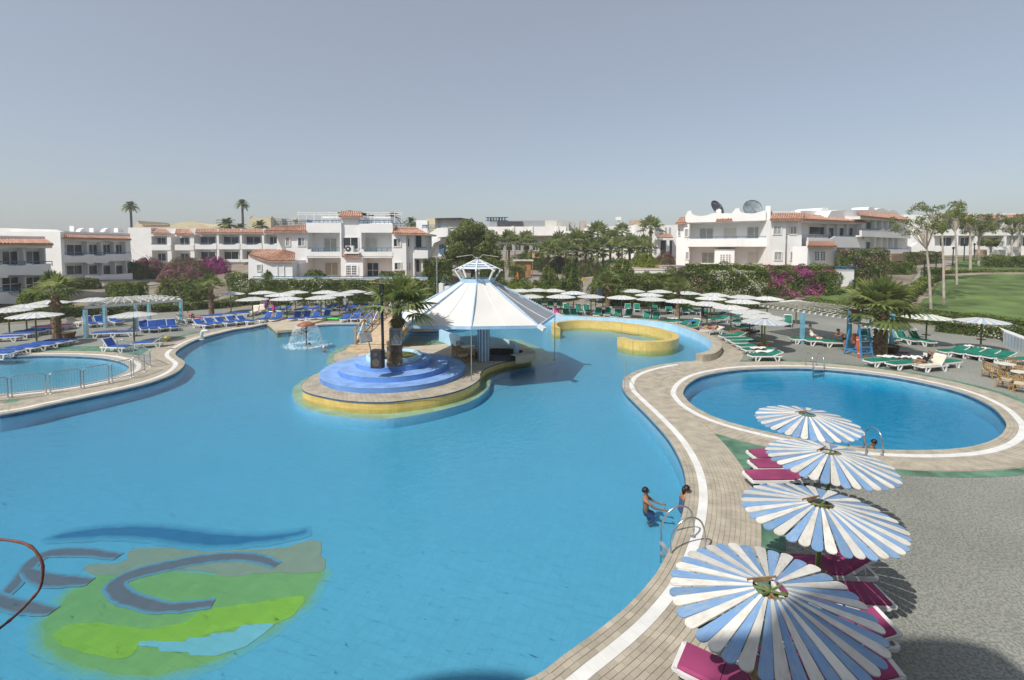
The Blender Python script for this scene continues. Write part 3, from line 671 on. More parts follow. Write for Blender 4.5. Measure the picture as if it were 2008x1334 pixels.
# annex with its own tile roof
an = bld('villa_annex', 'small white annex with hipped brown tile roof at the left of the villa', 0, 0, 0); G = Fac((487,60), (590,60), an)
G.box('front_wall', 527, 573, 511.5, 549, 0, 5); G.shape('left_wall', [(487,500),(527.2,511.6),(527.2,549),(487,549)], .02, 5)
E = lambda x, y, d: Vector(G.w(*(lambda q: (q[0], d, q[1]))(G.uz(x, y, d))))
barrels(E(526,512.3,-.35), E(577,512.3,-.35), E(557,490.5,3.2), E(579,496,3.0), 'tile_roof', an); barrels(E(486.5,499.5,-.1), E(526,512.3,-.35), E(499,490.2,3.2), E(557,490.5,3.2), 'tile_roof', an)
G.win(504,513,519,532,.02,2,M_curt); G.win(544,557,520,546,0,1,M_pwhite,name='door'); G.box('side_lobby', 573.2, 589, 516, 548, 1.5, 4); G.win(577.5,588,519,538,1.5,1,M_pwhite,name='door')
# terrace wall and rail in front of the villa
tw = thing('terrace_wall', 'low white terrace wall with blue rail above the hedge before the villa', 'wall'); T = Fac((480,59.6), (850,59.6), tw)
T.box('wall', 499, 838, 546, 600, 0, .3, M_white); T.rail(497, 836, 542.5, .1, 30, .5)
T.box('coping', 498.5, 838.5, 545, 546.2, -.06, .36, M_pwhite)
struct(T.box('villa_terrace', 501, 830, 548, 610, .35, 20, M_stone, T.root)); bpy.data.objects['villa_terrace'].parent = None

# ---------------- white villa on the right with two dishes
b = bld('white_villa', 'white villa with scalloped parapet and two satellite dishes behind the flowering hedge', 0, 0, 0)
F = Fac((1344,69.8), (1512,64.4), b)
F.box('wall', 1350, 1504, 433, 520, 1.7, 9); F.box('left_bay', 1327, 1347, 437, 520, .3, 8); F.box('left_bay_front', 1341, 1352, 437.5, 521, -.1, 7.9)
F.shape('scalloped_parapet', [(1344,437),(1344,423),(1349,414),(1355,413),(1357,419),(1362,422.5),(1375,424),(1388,422),(1396,418.5),(1402,418),(1404.5,412),(1410,409.5),(1414,411),(1414,418.5),(1435,418.5),(1437,416),(1442,409),(1449,408),(1452,416),(1462,418.3),(1475,419),(1488,416.5),(1496,414),(1502,413),(1502,432.5),(1404,435.5)], -.25, .25)
F.box('parapet_soffit', 1344.5, 1502, 434, 437, .2, 1.75); F.box('balcony', 1349, 1504, 468, 484, -.25, 0); F.box('balcony_slab', 1349.3, 1503.8, 481, 484.3, 0, 1.75); F.box('balcony_pier', 1441, 1456, 468.5, 483.7, -.32, -.2)
F.rail(1349, 1506, 465.5, -.1, 8, .5, yr=463.5)
F.win(1372,1399,447.5,470,1.7,2,M_curt); F.win(1419,1444,447,470,1.7,1,M_shut,name='shuttered_door'); F.win(1465,1494,445,470,1.7,2,M_curt)
F.win(1376,1401,495,517,1.7,2,M_curt,name='sliding_door'); F.win(1467,1496,494.5,518,1.7,2,M_shut,name='sliding_door')
F.box('entrance_bay', 1401.5, 1440.5, 489, 520, .2, 2.2); f = F.shape('arched_window', [(1410,516),(1410,500),(1415,496),(1422,494.5),(1430,496),(1435,500),(1435,516)], .12, .22)
for i in range(4):
    for j in range(4): x = 1412.5+i*5.2+(1 if i > 1 else 0); y = 499.5+j*4.0; F.box('pane', x, x+3.3, y, y+2.7, .08, .125, M_curt, f)
F.win(1330,1334,449,463,.3,1); F.win(1343,1350,449,465,-.1,1,M_curt); F.win(1344.5,1351.5,494,509,-.1,1,M_curt)
F.roof((1324,438.5),(1346,437),(1333,427.5),(1345,426),-.5,1.2); F.roof((1404,432),(1436,431),(1409,422),(1435,421),-.35,.35)
F.box('side_pier', 1501.5, 1511.5, 404, 521, .1, 8)
G = Fac((1511,63.6), (1572,63.6), b)
G.box('tower', 1511.2, 1542, 430, 524, 0, 8); G.shape('tower_side', [(1541.8,430),(1572,431.5),(1572,522),(1541.8,524)], .5, 8)
G.roof((1509.5,430.5),(1575,430.2),(1514,419),(1578,418),-.6,1.4); G.box('roof_parapet', 1515, 1560, 414.5, 421, 1.6, 5)
for x0, x1, y0, y1, d in ((1516,1532,444,460,0),(1549,1562,444,460,.5),(1518,1533,494,510.5,0),(1549.5,1562,494,510.5,.5),(1575,1582,444,462,.5)):
    if x0 < 1570: G.win(x0, x1, y0, y1, d, 2, M_curt)
H_ = Fac((1572,64.2), (1702,73), b)
H_.box('wing_wall', 1573, 1690, 434, 520, .9, 9); H_.shape('wing_eave', [(1573,429),(1693,434.5),(1693,440),(1573,437)], -.3, 2)
H_.roof((1573,430),(1700,435.6),(1571,419.5),(1665,428),-.6,1.5); H_.shape('wing_parapet', [(1570,413),(1600,413),(1609,414),(1611,409),(1617,407.5),(1624,407.7),(1624,413),(1630,412),(1640,412),(1641,418),(1670,425),(1670,434),(1570,434)], 2.2, 6)
H_.shape('wing_balcony', [(1585,466),(1622,466.5),(1628,469),(1638,463.5),(1690,465.5),(1697,486),(1585,485)], -.3, 0); H_.shape('balcony_slab', [(1585,481),(1696,482),(1696,485.5),(1585,484.6)], .01, 1.8)
H_.rail(1585, 1694, 462, -.15, 8, .5, yr=463); H_.win(1585.5,1616,444.5,461,.9,1,M_glass)
for x0, x1 in ((1624,1634.5),(1645,1654),(1664,1672)): H_.win(x0, x1, 446.5, 469, .9, 1, M_glass, name='balcony_door')
for x in (1622,1643,1662,1681): H_.box('divider', x, x+1.8, 437, 484, .45, .95)
H_.box('porch', 1584, 1641, 483, 522, -2.2, -.3); H_.roof((1583,483.5),(1641.5,483),(1586,474.2),(1634,474.2),-2.8,-.4,'porch_tiles')
f = H_.shape('arched_window', [(1597,517),(1597,498),(1602,493),(1610,491.5),(1617,493),(1621,498),(1621,517)], -2.27, -2.18)
for i in range(4):
    for j in range(4): x = 1599+i*4.7+(2 if i > 1 else 0); y = 494+j*4.5; H_.box('pane', x, x+2.6, y, y+3, -2.3, -2.26, M_glass, f)
H_.box('door_pier', 1657, 1663, 487, 520, -.1, .88); H_.win(1643,1652,491,516,.9,1,M_beige,name='door')
# satellite dishes on that roof
def dish(px, py, Y, r, tilt, az, label, m):
    c = PY(px, py, Y); t = thing('satellite_dish', label, 'satellite dish', c, 0, 'rooftop satellite dishes'); mb = MB()
    prof = [(r*q/8, .18*r*(q/8)**2) for q in range(9)]; mb.lathe(prof, n=28); mb.lathe([(r+.03,.18*r),(r-.03,.18*r+.03),(r+.03,.18*r+.04),(r+.03,.18*r)], n=28)
    M = Matrix.Rotation(az, 4, 'Z')@Matrix.Rotation(tilt, 4, 'X'); mb.xform(M); mb.build('reflector', m, t, True)
    mb = MB(); f_ = M@Vector((0,0,r*.8)); 
    for a in (0, 2.1, 4.2): mb.tube([M@Vector((r*.8*math.cos(a), r*.8*math.sin(a), .12*r)), f_], .02, 5)
    mb.cbox(f_, (.12,.12,.12)); mb.build('feed_arm', M_grey, t)
    mb = MB(); mb.tube([(0,0,0),(0,.25,-1.9)], .09, 8); mb.build('mast', M_grey, t); return t
M_mesh1 = mat('dark_dish_paint', (.06,.06,.075), .5, .2, 2); M_mesh2 = mat('grey_dish_paint', (.20,.235,.25), .5, .2, 2)
dish(1404.5, 409, 68.5, 1.15, R(62), R(30), 'dark tilted satellite dish at the left on the white villa roof', M_mesh1)
dish(1475, 409.5, 67.5, 1.2, R(70), R(-15), 'grey open mesh satellite dish at the right on the white villa roof', M_mesh2)
tw = thing('terrace_wall', 'white retaining wall with teal rail above the flowering hedge on the right', 'wall'); T = Fac((1230,61.5), (1690,60), tw)
T.box('wall', 1245, 1676, 530, 590, 0, .3); T.rail(1300, 1678, 522.5, .1, 30, .6); T.box('coping', 1244, 1676.5, 529, 530.3, -.06, .36, M_pwhite)
o = T.box('right_terrace', 1246, 1674, 532, 592, .35, 22, M_stone); o.parent = None; struct(o)

# ---------------- buildings on the left edge
b = bld('hotel_block', 'white hotel block with red tiled eaves and shaded balconies at the left edge', 0, 0, 0); F = Fac((-120,44.4), (100,53.5), b)
F.box('wall', -150, 88, 462, 596, .95, 6); F.shape('eave_beam', [(-150,478),(104,478.5),(102,487),(70,486.5),(60,487.5),(52,485.5),(15,486),(14,487.5),(-150,487)], -.35, 1.8)
F.roof((-150,477.5),(105,478.5),(-150,464.5),(84,466),-.8,1.6); F.box('roof_parapet', -150, 87, 461.5, 466, 1.65, 2.4)
F.shape('balcony', [(-150,522),(0,521.5),(3,518.5),(14,518.5),(17,521),(49,521),(53,517),(61,517),(63,519),(100,517),(100,540),(16,540),(15,545),(-150,545)], -.35, 0); F.box('balcony_slab', -150, 99.5, 536.5, 540.5, .01, 1.75)
F.rail(-150, 102, 513, -.2, 12, .5); F.rail(-150, 100, 565, -.2, 12, .5)
for x0, x1 in ((-100,-40),(1,34),(48,77)):
    F.win(x0, x1, 492, 520, .95, 2, M_glass, name='balcony_door'); F.win(x0, x1+2, 543, 572, .95, 2, M_glass, 2, 'sliding_door')
F.box('divider', 46, 48, 487, 590, .15, 1.0); F.box('divider', -3, -1, 487, 590, .15, 1.0); F.box('divider', 87, 89, 487, 590, .15, 1.0)
F.shape('patio_wall', [(-150,572),(0,575),(8,573),(15,574),(22,580),(35,582),(35,596),(-150,596)], -1.2, -1.0)
b = bld('hotel_block', 'white hotel block with four curled parapet horns and dark balconies, second from left', 0, 0, 0); F = Fac((123,62), (258,73), b)
F.box('wall', 123.2, 255, 456, 548, .85, 7); F.box('end_wall', 118, 124.5, 455, 548, -.2, 7); GG = Fac((60,62.3),(123,62.3),b); GG.shape('gable_wall', [(20,448),(108,450.5),(121,455.5),(121,548),(20,548)], 0, .35)
GG.box('roof_step', -60, 20, 447.5, 500, 1, 7)
F.shape('eave_beam', [(124.5,466.5),(256,469.5),(256,473),(242,474),(232,473.5),(228,475.5),(208,472.5),(186,475),(172,473.5),(124.5,471)], -.3, 1.8)
F.roof((123,466.5),(258,469.5),(120,456),(250,461),-.7,1.6)
F.shape('balcony', [(124.6,500),(134,501),(140,502.5),(162,502),(170,499),(184,499),(187,502),(205,501.5),(210,498),(224,499),(233,498),(258,499),(258,511),(216,512),(210,516.5),(205,517),(186,515),(182,518),(172,518),(170,515),(124.6,515)], -.3, 0); F.box('balcony_slab', 124.6, 257, 511, 514.5, .01, 1.75)
F.rail(126, 256, 496, -.15, 8, .5, yr=495); F.shape('patio_wall', [(170,540),(200,541),(205,538),(215,539),(260,536),(260,548),(170,549)], -1.6, -1.4)
for x0, x1 in ((128,160),(172,190),(200,216),(225,240)): F.win(x0, x1, 479.5, 501, .85, 2, M_glass, name='balcony_door'); F.win(x0, x1, 520, 539, .85, 2 if x0 < 130 else 1, M_glass, name='sliding_door')
for x in (170.5,198.5,223.5,246): F.box('divider', x, x+1.4, 474, 540, .15, .9)
for x0, fl_ in ((156,0),(183,1),(204,0),(231,1)):
    pts = [(x0,455),(x0+3,450),(x0+9,447.5),(x0+12,448),(x0+12,456)]; pts = [(2*x0+12-a, b_) for a, b_ in pts] if fl_ else pts; F.shape('parapet_horn', pts, 2, 2.6)
F.box('chimney', 144.5, 149, 443.5, 455, 2.8, 3.4)
b = bld('hotel_block', 'long low white hotel block with brown tile strips behind the bougainvillea', 0, 0, 0); F = Fac((295,93), (540,95), b)
F.box('gable_wall', 250.5, 296, 446.5, 518, 0, 9); F.box('wall', 296.5, 545, 448.5, 518, 1.9, 9)
F.shape('stair_wall', [(246,479),(262,492),(285,500),(296,515),(240,515)], -2.5, -2.2, M_white)
for x0, x1, y0 in ((296,335,457),(342,380,458.5)):
    F.roof((x0,y0+.3),(x1,y0+.6),(x0+3,449.5),(x0+29,449.5),-.6,1.5); F.box('bay_lintel', x0+.5, x1-6, y0+.6, 463.5, -.2, 2)
    F.box('bay_pier', x1-8, x1, y0+.8, 514, -.25, 2); F.box('bay_balcony', x0+.4, x1-.5, 480, 491, -.35, -.05)
    F.win(x0+11, x1-9, 466, 481, 1.9, 2, M_glass); F.win(x0+12, x1-9, 497, 512, 1.9, 2, M_glass); F.rail(x0+1, x1-2, 477.5, -.2, 3, .4)
for i, (x0, x1) in enumerate(((384,424),(429,469.5),(474,513),(520,545))):
    F.roof((x0-2,456.6),(x1+3,456.9),(x0,449.2),(x1+1,449.2),-.4,1.5); F.box('pier', x1+.5, x1+4.5, 458, 514, -.2, 2)
    F.win(x0+9, x1-1, 464, 480, 1.9, 2, M_glass); F.win(x0+10, x1-1, 493.5, 509, 1.9, 2, M_glass)
    F.shape('balcony', [(x0-2,478),(x0+6,478.5),(x0+9,480.5),(x1-10,480),(x1-5,477.5),(x1+.4,477.5),(x1+.4,489),(x0-2,489)], -.3, -.05); F.rail(x0, x1, 477, -.15, 3, .4)
    F.box('patio_wall', x0-2, x1+.4, 508.5, 514, -.9, -.7)
F.box('eave', 382, 545, 457, 460, -.15, 2)
b = bld('cream_building', 'cream building with stepped gable seen over the long white block', 0, 0, 0); F = Fac((265,135), (560,135), b)
F.shape('gable_front', [(264,450),(264,443),(268,436),(270,433),(273,439),(278,441),(325,441.5),(332,441),(345,438),(355,436.5),(358,435.5),(383,435.5),(386,437.5),(398,440),(410,444),(425,446),(425,460),(264,460)], 0, 12, M_cream)
F.box('roof_line', 278, 330, 439.7, 442, -.3, 5, M_stone); F.box('annex', 425.5, 487, 446, 460, 1, 9, M_cream); F.box('tower_block', 487.5, 531, 427, 460, -2, 6, M_cream); F.box('tower_side', 531.2, 552, 428, 460, 0, 5, M_greyw)
for x in (488, 529): F.box('corner_post', x, x+3, 424.5, 428, -2.1, -1, M_cream)
for x in (548,572): F.shape('parapet_hump', [(x,431),(x+1,428),(x+5,426),(x+9,428),(x+10,431)], 1, 1.5, M_cream)
F.box('rear_wall', 545, 600, 430.5, 460, 1.6, 6, M_greyw)
# ---------------- buildings on the right
b = bld('hotel_block', 'white hotel block with scalloped horns and teal rails behind the path on the right', 0, 0, 0); F = Fac((1688,70), (1786,81), b)
F.box('wall', 1690, 1780, 428, 506, .75, 9); F.roof((1687,423.5),(1784,432.5),(1684,415.5),(1764,422.5),-.6,1.5)
F.shape('roof_horns', [(1620,430),(1630,414),(1660,411.5),(1702,411.5),(1704,406.5),(1708,405.8),(1712,407),(1717,412),(1722,409.5),(1730,408),(1736,411),(1742,413),(1748,412),(1754,412.5),(1760,416),(1765,422),(1765,430)], 1.7, 4)
F.shape('eave_beam', [(1688,424),(1783,433),(1783,436),(1688,430)], -.3, 1.8)
F.shape('balcony', [(1690,452),(1724,452),(1734,448.5),(1737,452),(1746,449),(1749,452.5),(1758,450),(1761,453),(1784,452),(1786,468),(1734,466),(1690,464)], -.3, 0); F.box('balcony_slab', 1690, 1785, 463, 466, .01, 1.85)
F.rail(1691, 1782, 448.8, -.15, 6, .4, yr=450.5); F.rail(1735, 1782, 487, -.15, 6, .4, yr=488.5); F.box('patio_wall', 1690, 1783, 489.5, 507, -.5, -.3); F.box('stone_plinth', 1748, 1786, 497.5, 512, -1.2, -.6, M_stone)
for x0, x1 in ((1697,1710),(1719,1724),(1732,1736),(1743,1747.5),(1754.5,1758)): F.win(x0, x1, 435, 451, .75, 1, M_glass, name='balcony_door'); F.win(x0, x1, 474, 489.5, .75, 1, M_glass, name='sliding_door')
for x in (1717,1730.3,1741.3,1753,1763): F.box('divider', x, x+1.5, 432, 489, .1, .8)
b = bld('hotel_block', 'long white hotel block behind the white trunked trees at the right edge', 0, 0, 0); F = Fac((1833,82), (2060,80), b)
F.shape('gable_wall', [(1773,421),(1833,422.5),(1833,505),(1773,505)], 0, 8); F.box('wall', 1833.5, 2100, 424, 505, .7, 9)
for x0, x1 in ((1834,1909),(1916,1962),(1968,2060)): F.roof((x0,428.3),(x1,428.6),(x0+1,421.5),(x1-4,421.5),-.4,1.4)
F.box('eave', 1833.2, 2100, 428.4, 432, -.3, 2.1); F.box('roof_parapet', 1905, 2100, 418.8, 422, 1.6, 3); F.box('balcony', 1833.2, 2100, 450.5, 462, -.4, -.1); F.box('balcony_slab', 1833.4, 2100, 459, 462, -.09, 2.05)
for x0, x1 in ((1842,1866),(1882,1900),(1922,1964),(1980,1998),(2004,2040)): F.win(x0, x1, 465.5, 483.5, .7, 2, M_glass, name='sliding_door'); F.win(x0, x1, 434, 451, .7, 2, M_glass, name='balcony_door')
for x in (1876,1914,1971,1999): F.box('pier', x, x+5, 431, 490, -.35, .75)
F.rail(1836, 2090, 449, -.25, 10, .4); F.shape('patio_wall', [(1833,482),(1860,484),(1870,481.5),(1880,484),(1925,484),(1935,481),(1945,484),(2060,484),(2060,490),(1833,490)], -1.0, -.8); F.box('garden_wall', 1811, 1912, 489.5, 501, -3.0, -2.7, M_white); F.box('stone_plinth', 1912, 1936, 489.5, 501, -3.0, -2.6, M_stone)
F.shape('entry_stair', [(1776,492),(1800,476),(1806,494),(1776,497)], -1.2, -.2, M_white)
# ---------------- buildings behind the palms
b = bld('stair_block', 'white block with outside staircase and teal rails left of the big tree', 0, 0, 0); F = Fac((815,86), (885,84), b)
F.box('upper_block', 816, 838, 432, 500, 0, 8); F.box('water_tank_room', 837.5, 853, 428.5, 452, .3, 6, M_cream); F.box('roof_room', 853, 900, 429, 448, 1.5, 7, M_greyw); F.box('roof_slab', 850, 902, 427.6, 429.4, .5, 7.2, M_darkw)
F.box('lower_block', 833, 895, 450, 503, .8, 8); F.shape('stair', [(832,464),(858,447),(878,448),(878,464),(860,466),(845,474),(832,474)], -.2, .75); F.shape('stair', [(838,480),(852,468),(864,467),(862,472),(851,477),(840,500),(838,500)], -.3, .7)
F.rail(828, 878, 441.5, -.1, 6, .6); F.box('dark_recess', 859, 874, 450, 466, .6, .85, M_rail); F.box('dark_recess', 861, 872, 480, 497, .6, .85, M_rail)
b = bld('restaurant_building', 'long white and beige restaurant building with roof screens behind the palm group', 0, 0, 0); F = Fac((880,132), (1340,128), b)
F.box('beige_hall', 872, 1150, 463.5, 512, 0, 20, M_brownb); F.box('dark_eave', 870, 1152, 461.8, 463.6, -1.2, 2, M_stone); F.box('white_upper', 940, 1110, 444.5, 462, 3, 20); F.box('white_upper', 1110.2, 1150, 453, 462.5, 2, 15)
for x in (1003, 1040, 1090): F.box('pilaster', x, x+5, 443.5, 462, 2.7, 3.1)
F.box('roof_screen', 960, 1070, 433, 445, 8, 9, M_grey); F.box('roof_void', 975, 1025, 434.5, 444.8, 7.6, 7.95, M_darkw); F.box('roof_house', 1069, 1092, 432.5, 444.8, 6, 12, M_shut); F.box('roof_house', 1092.5, 1116, 433, 462, 6, 14, M_greyw)
for i in range(7): F.box('coloured_panel', 955+i*5.5, 958.5+i*5.5, 427, 432.5, 8, 8.3, (M_rail, M_dkgreen, M_glass)[i%3])
F.box('panel_frame', 952, 996, 426, 427.2, 7.9, 8.4, M_dkgreen); F.box('panel_frame', 952, 996, 432.4, 433.6, 7.9, 8.4, M_dkgreen)
for i in range(14): F.box('pilaster', 905+i*17, 907+i*17, 464, 505, -.25, .02, M_greyw)
for i in range(11): F.win(908+i*17, 920+i*17, 478, 492, 0, 2, M_glass)
F.shape('white_hall', [(1150,447),(1165,444.5),(1240,443),(1246,440.5),(1252,443),(1300,443),(1340,442),(1340,512),(1150,512)], 1, 18); F.box('hall_return', 1249, 1296, 441, 512, -3, 1.2); F.box('hall_end', 1296.5, 1345, 441.5, 512, -1.5, 1.0)
for x in (1304, 1312): F.box('slit_window', x, x+3.5, 446, 462, -1.6, -1.48, M_greyw)
F.box('window_band', 1226, 1242, 469, 476, .85, 1.02, M_greyw); F.roof((1289,466),(1320,466),(1293,459),(1316,459),-6,-2.5,'porch_tiles'); F.box('porch_beam', 1289, 1320, 466.3, 471, -6, -3); F.box('porch_column', 1284, 1288, 470, 500, -6, -5.5); F.box('porch_column', 1307, 1313, 470, 500, -6, -5.5); F.box('porch_glass', 1288, 1318, 472, 500, -2.8, -2.6, M_glass)
F.box('roof_shed', 1238, 1264, 432, 441, 6, 9, M_stone); F.box('tank_stand', 1211, 1216, 431, 444, 8, 9, M_shut); F.box('tank', 1209, 1218, 425.5, 431.5, 7.5, 9.5, M_pwhite)
c_ = PY(1282.5, 435.5, 124); mbx = MB(); mbx.lathe([(1.05*math.cos(a), 1.05*math.sin(a)) for a in np.linspace(-1.2, 1.57, 12)], c_, 20); mbx.build('dome', M_shut, b, True)
mbx = MB(); mbx.tube([(c_.x,c_.y,c_.z-3.2),(c_.x,c_.y,c_.z-.9)], .3, 10); mbx.build('dome_neck', M_white, b)
for x, y, wd, hh in ((1117,439,8,14),(1128,441,6,12),(1138,437,12,16),(1148,444,16,10)): F.box('roof_plant', x, x+wd, y-4, y+hh, 10, 13, random.choice([M_greyw, M_shut, M_brownb]))
# ================================================================ PARASOLS
def wood_mat(name, c, c2, sc=(2.5, 30, 30)):
    m = bpy.data.materials.new(name); m.use_nodes = True; t = m.node_tree; n = t.nodes; b = n['Principled BSDF']; b.inputs['Roughness'].default_value = .65
    tc = n.new('ShaderNodeTexCoord'); inf = n.new('ShaderNodeObjectInfo'); ad = n.new('ShaderNodeVectorMath'); ad.operation = 'ADD'
    mp = n.new('ShaderNodeMapping'); mp.inputs['Scale'].default_value = sc; nz = n.new('ShaderNodeTexNoise'); nz.inputs['Scale'].default_value = 1; nz.inputs['Detail'].default_value = 5
    n2 = n.new('ShaderNodeTexNoise'); n2.inputs['Scale'].default_value = 4.0; n2.inputs['Detail'].default_value = 3
    cb = n.new('ShaderNodeVectorMath'); cb.operation = 'SCALE'; cb.inputs[0].default_value = (37, 11, 5)
    t.links.new(inf.outputs['Random'], cb.inputs['Scale']); t.links.new(tc.outputs['Object'], ad.inputs[0]); t.links.new(cb.outputs[0], ad.inputs[1])
    t.links.new(ad.outputs[0], mp.inputs[0]); t.links.new(mp.outputs[0], nz.inputs['Vector']); t.links.new(ad.outputs[0], n2.inputs['Vector'])
    mu = n.new('ShaderNodeMath'); mu.operation = 'MULTIPLY'; t.links.new(nz.outputs['Fac'], mu.inputs[0]); t.links.new(n2.outputs['Fac'], mu.inputs[1])
    mr = n.new('ShaderNodeMapRange'); mr.inputs[1].default_value = .2; mr.inputs[2].default_value = .42
    mx = n.new('ShaderNodeMix'); mx.data_type = 'RGBA'; mx.inputs[6].default_value = (*c, 1); mx.inputs[7].default_value = (*c2, 1)
    t.links.new(mu.outputs[0], mr.inputs[0]); t.links.new(mr.outputs[0], mx.inputs[0])
    hv = n.new('ShaderNodeHueSaturation'); m2 = n.new('ShaderNodeMapRange'); m2.inputs[3].default_value = .82; m2.inputs[4].default_value = 1.12
    t.links.new(inf.outputs['Random'], m2.inputs[0]); t.links.new(m2.outputs[0], hv.inputs['Value']); t.links.new(mx.outputs[2], hv.inputs['Color']); t.links.new(hv.outputs[0], b.inputs['Base Color'])
    bp = n.new('ShaderNodeBump'); bp.inputs['Strength'].default_value = .25; bp.inputs['Distance'].default_value = .004; t.links.new(nz.outputs['Fac'], bp.inputs['Height']); t.links.new(bp.outputs[0], b.inputs['Normal'])
    MATS[name] = m; return m
M_sw = wood_mat('white_painted_slat', (.68,.66,.60), (.54,.50,.42)); M_sb = wood_mat('blue_painted_slat', (.165,.305,.52), (.27,.36,.47))
M_sbp = wood_mat('faded_blue_slat', (.36,.47,.62), (.42,.48,.54))
M_bamboo = mat('green_bamboo', (.15,.20,.055), .5, .25, 5); M_wood = mat('raw_wood', (.33,.22,.12), .8, .2, 6)
M_sgrn = wood_mat('faded_green_slat', (.30,.37,.30), (.38,.42,.36))
NS = 40; RR = 1.45; RI = .24
def slat_mb(th0, w_out, w_in, z0, z1, thick=.018, m=0, mb=None, seg=5, r0=RI, r1=RR):
    mb = mb or MB(); sh = []
    ra = w_out/2; sh += [(r0, -w_in/2)]
    sh += [(r1-ra*.9, -w_out/2)]
    for i in range(1, seg): a = -math.pi/2+math.pi*i/seg; sh.append((r1-ra*.9+ra*.9*math.cos(a), w_out/2*math.sin(a)))
    sh += [(r1-ra*.9, w_out/2), (r0, w_in/2)]; n = len(sh); c, s = math.cos(th0), math.sin(th0)
    def tr(r, y, dz): z = z0+(z1-z0)*(r-r0)/(r1-r0)+dz; return (r*c-y*s, r*s+y*c, z)
    vs = [tr(r, y, thick) for r, y in sh]+[tr(r, y, 0) for r, y in sh]
    mb.add(vs, [tuple(range(n)), tuple(reversed(range(n, 2*n)))]+[(i, n+i, n+(i+1)%n, (i+1)%n) for i in range(n)], m); return mb
ZT, ZR = 2.24, 1.98
def parasol_frame(t, tray=True, detail=True):
    mb = MB(); mb.tube([(0,0,0),(0,0,.9),(.005,0,1.6),(0,0,ZT-.1)], [.055,.05,.048,.045], 8); mb.build('pole', M_bamboo, t)
    mb = MB(); mb.lathe([(.0,.0),(.17,.0),(.17,.05),(.09,.09),(.06,.1)], n=12); mb.build('base', M_bamboo, t)
    mb = MB()
    if detail:
        for k in range(8): a = k*math.pi/4+.2; mb.tube([(.05*math.cos(a),.05*math.sin(a),ZT-.10),(1.3*math.cos(a),1.3*math.sin(a),ZR-.0)], .018, 5)
        for r, z in ((.5, ZT-.10), (1.12, ZR+.03)):
            pts = [(r*math.cos(q*math.pi/8), r*math.sin(q*math.pi/8), z) for q in range(17)]; mb.tube(pts, .016, 5)
        mb.build('canopy_frame', M_bamboo, t)
    if tray: mb = MB(); mb.lathe([(.0,.78),(.26,.78),(.26,.81),(.0,.81)], n=16); mb.build('tray', M_wood, t)
def near_parasol():
    t = thing('parasol', 'x', 'parasol'); parasol_frame(t)
    sw = slat_mb(0, .188, .038, ZT+.012, ZR+.012); sb = slat_mb(0, .188, .038, ZT-.004, ZR-.004)
    ow = sw.build('slat', M_sw); ob = sb.build('slat', M_sb); mw, mbl = ow.data, ob.data; bpy.data.objects.remove(ow); bpy.data.objects.remove(ob)
    for k in range(NS):
        o = link('slat', mw if k % 2 else mbl, t); o.rotation_euler = (0, 0, 2*math.pi*k/NS+random.uniform(-.008,.008)); o.scale = (1+random.uniform(-.012,.012),)*2+(1,)
    for a in (.35, -.55): mb = MB(); d = Vector((math.cos(a), math.sin(a), 0))*.34; mb.tube([Vector((0,0,ZT-.02))-d, Vector((0,0,ZT-.02))+d], .02, 6); mb.build('cross_bar', M_bamboo, t)
    for yy in (.2,): mb = MB(); mb.box(-.24,.24,yy,yy+.02,ZT-.03,ZT+.05); mb.build('hub_board', M_wood, t)
    mb = MB(); mb.box(-.02,.02,-.16,.16,ZT-.075,ZT-.04); mb.build('hub_board', M_wood, t); mb = MB(); mb.box(-.2,.05,-.12,.0,ZT-.10,ZT-.08); mb.build('hub_board', M_wood, t)
    return t
def far_parasol(mblue, frame=True, tray=False):
    t = thing('parasol', 'x', 'parasol'); parasol_frame(t, tray, frame); mb = MB()
    for k in range(32): slat_mb(2*math.pi*k/32, .262, .045, ZT+(.012 if k % 2 else -.004), ZR+(.012 if k % 2 else -.004), m=k % 2, mb=mb, seg=3)
    mb.build('canopy', [mblue, M_sw], t); return t
near0 = near_parasol(); farW = far_parasol(mat('pale_grey_blue_slat', (.50,.54,.58), .7, .1, 3)); farB = far_parasol(M_sbp, True, True); farG = far_parasol(M_sgrn, True, True)
def put_parasol(kind, px, py, label, group, rz=0, scale=1.0, tilt=None):
    p = P(px, py, ZT*scale); o = place(kind, (p.x, p.y, 0), rz, label, group, scale)
    if tilt: o.rotation_euler = (tilt[0], tilt[1], rz)
    return o
for i, (px, py, rz, lab, tl, sc) in enumerate(((1510,1150,.10,'nearest blue and white slatted parasol at the lower right',(.03,-.02),.94),(1608,992,.35,'second nearest blue and white slatted parasol, over maroon loungers',(-.02,.03),.94),(1622,888,.6,'third blue and white slatted parasol from the front, beside the green wedge',(.02,.03),.94),(1580,812,.2,'farthest of the four near blue and white parasols, overlapping the round pool',(.035,-.01),.94))):
    put_parasol(near0, px, py, lab, 'large blue and white parasols in the foreground row', rz, sc, tl)
def row(kind, pts, desc, group, sc=1.0):
    pts = sorted(pts)
    for i, (px, py) in enumerate(pts):
        put_parasol(kind, px, py, f'pale slatted parasol, {ORD[i]} from the left {desc}', group, random.uniform(0, 3), sc*random.uniform(.97, 1.03))
row(farW, [(69,613),(50,597),(16,604),(98,589),(183,584),(261,612)], 'among blue loungers at far left', 'parasols at the left edge', 1.04)
row(farW, [(452,573),(495,583),(515,571),(549,575),(562,582),(579,570),(629,580),(638,570),(665,574),(694,569),(740,571)], 'over blue loungers behind the pool', 'parasols behind the pool')
row(farW, [(996,567),(1020,567),(1040,578),(1085,567),(1100,578),(1159,578),(1053,566)], 'between bar tent and path', 'parasols right of the tent')
put_parasol(farB, 1125, 571.5, 'bluish striped parasol among pale ones beside the paved path', 'parasols right of the tent', .3)
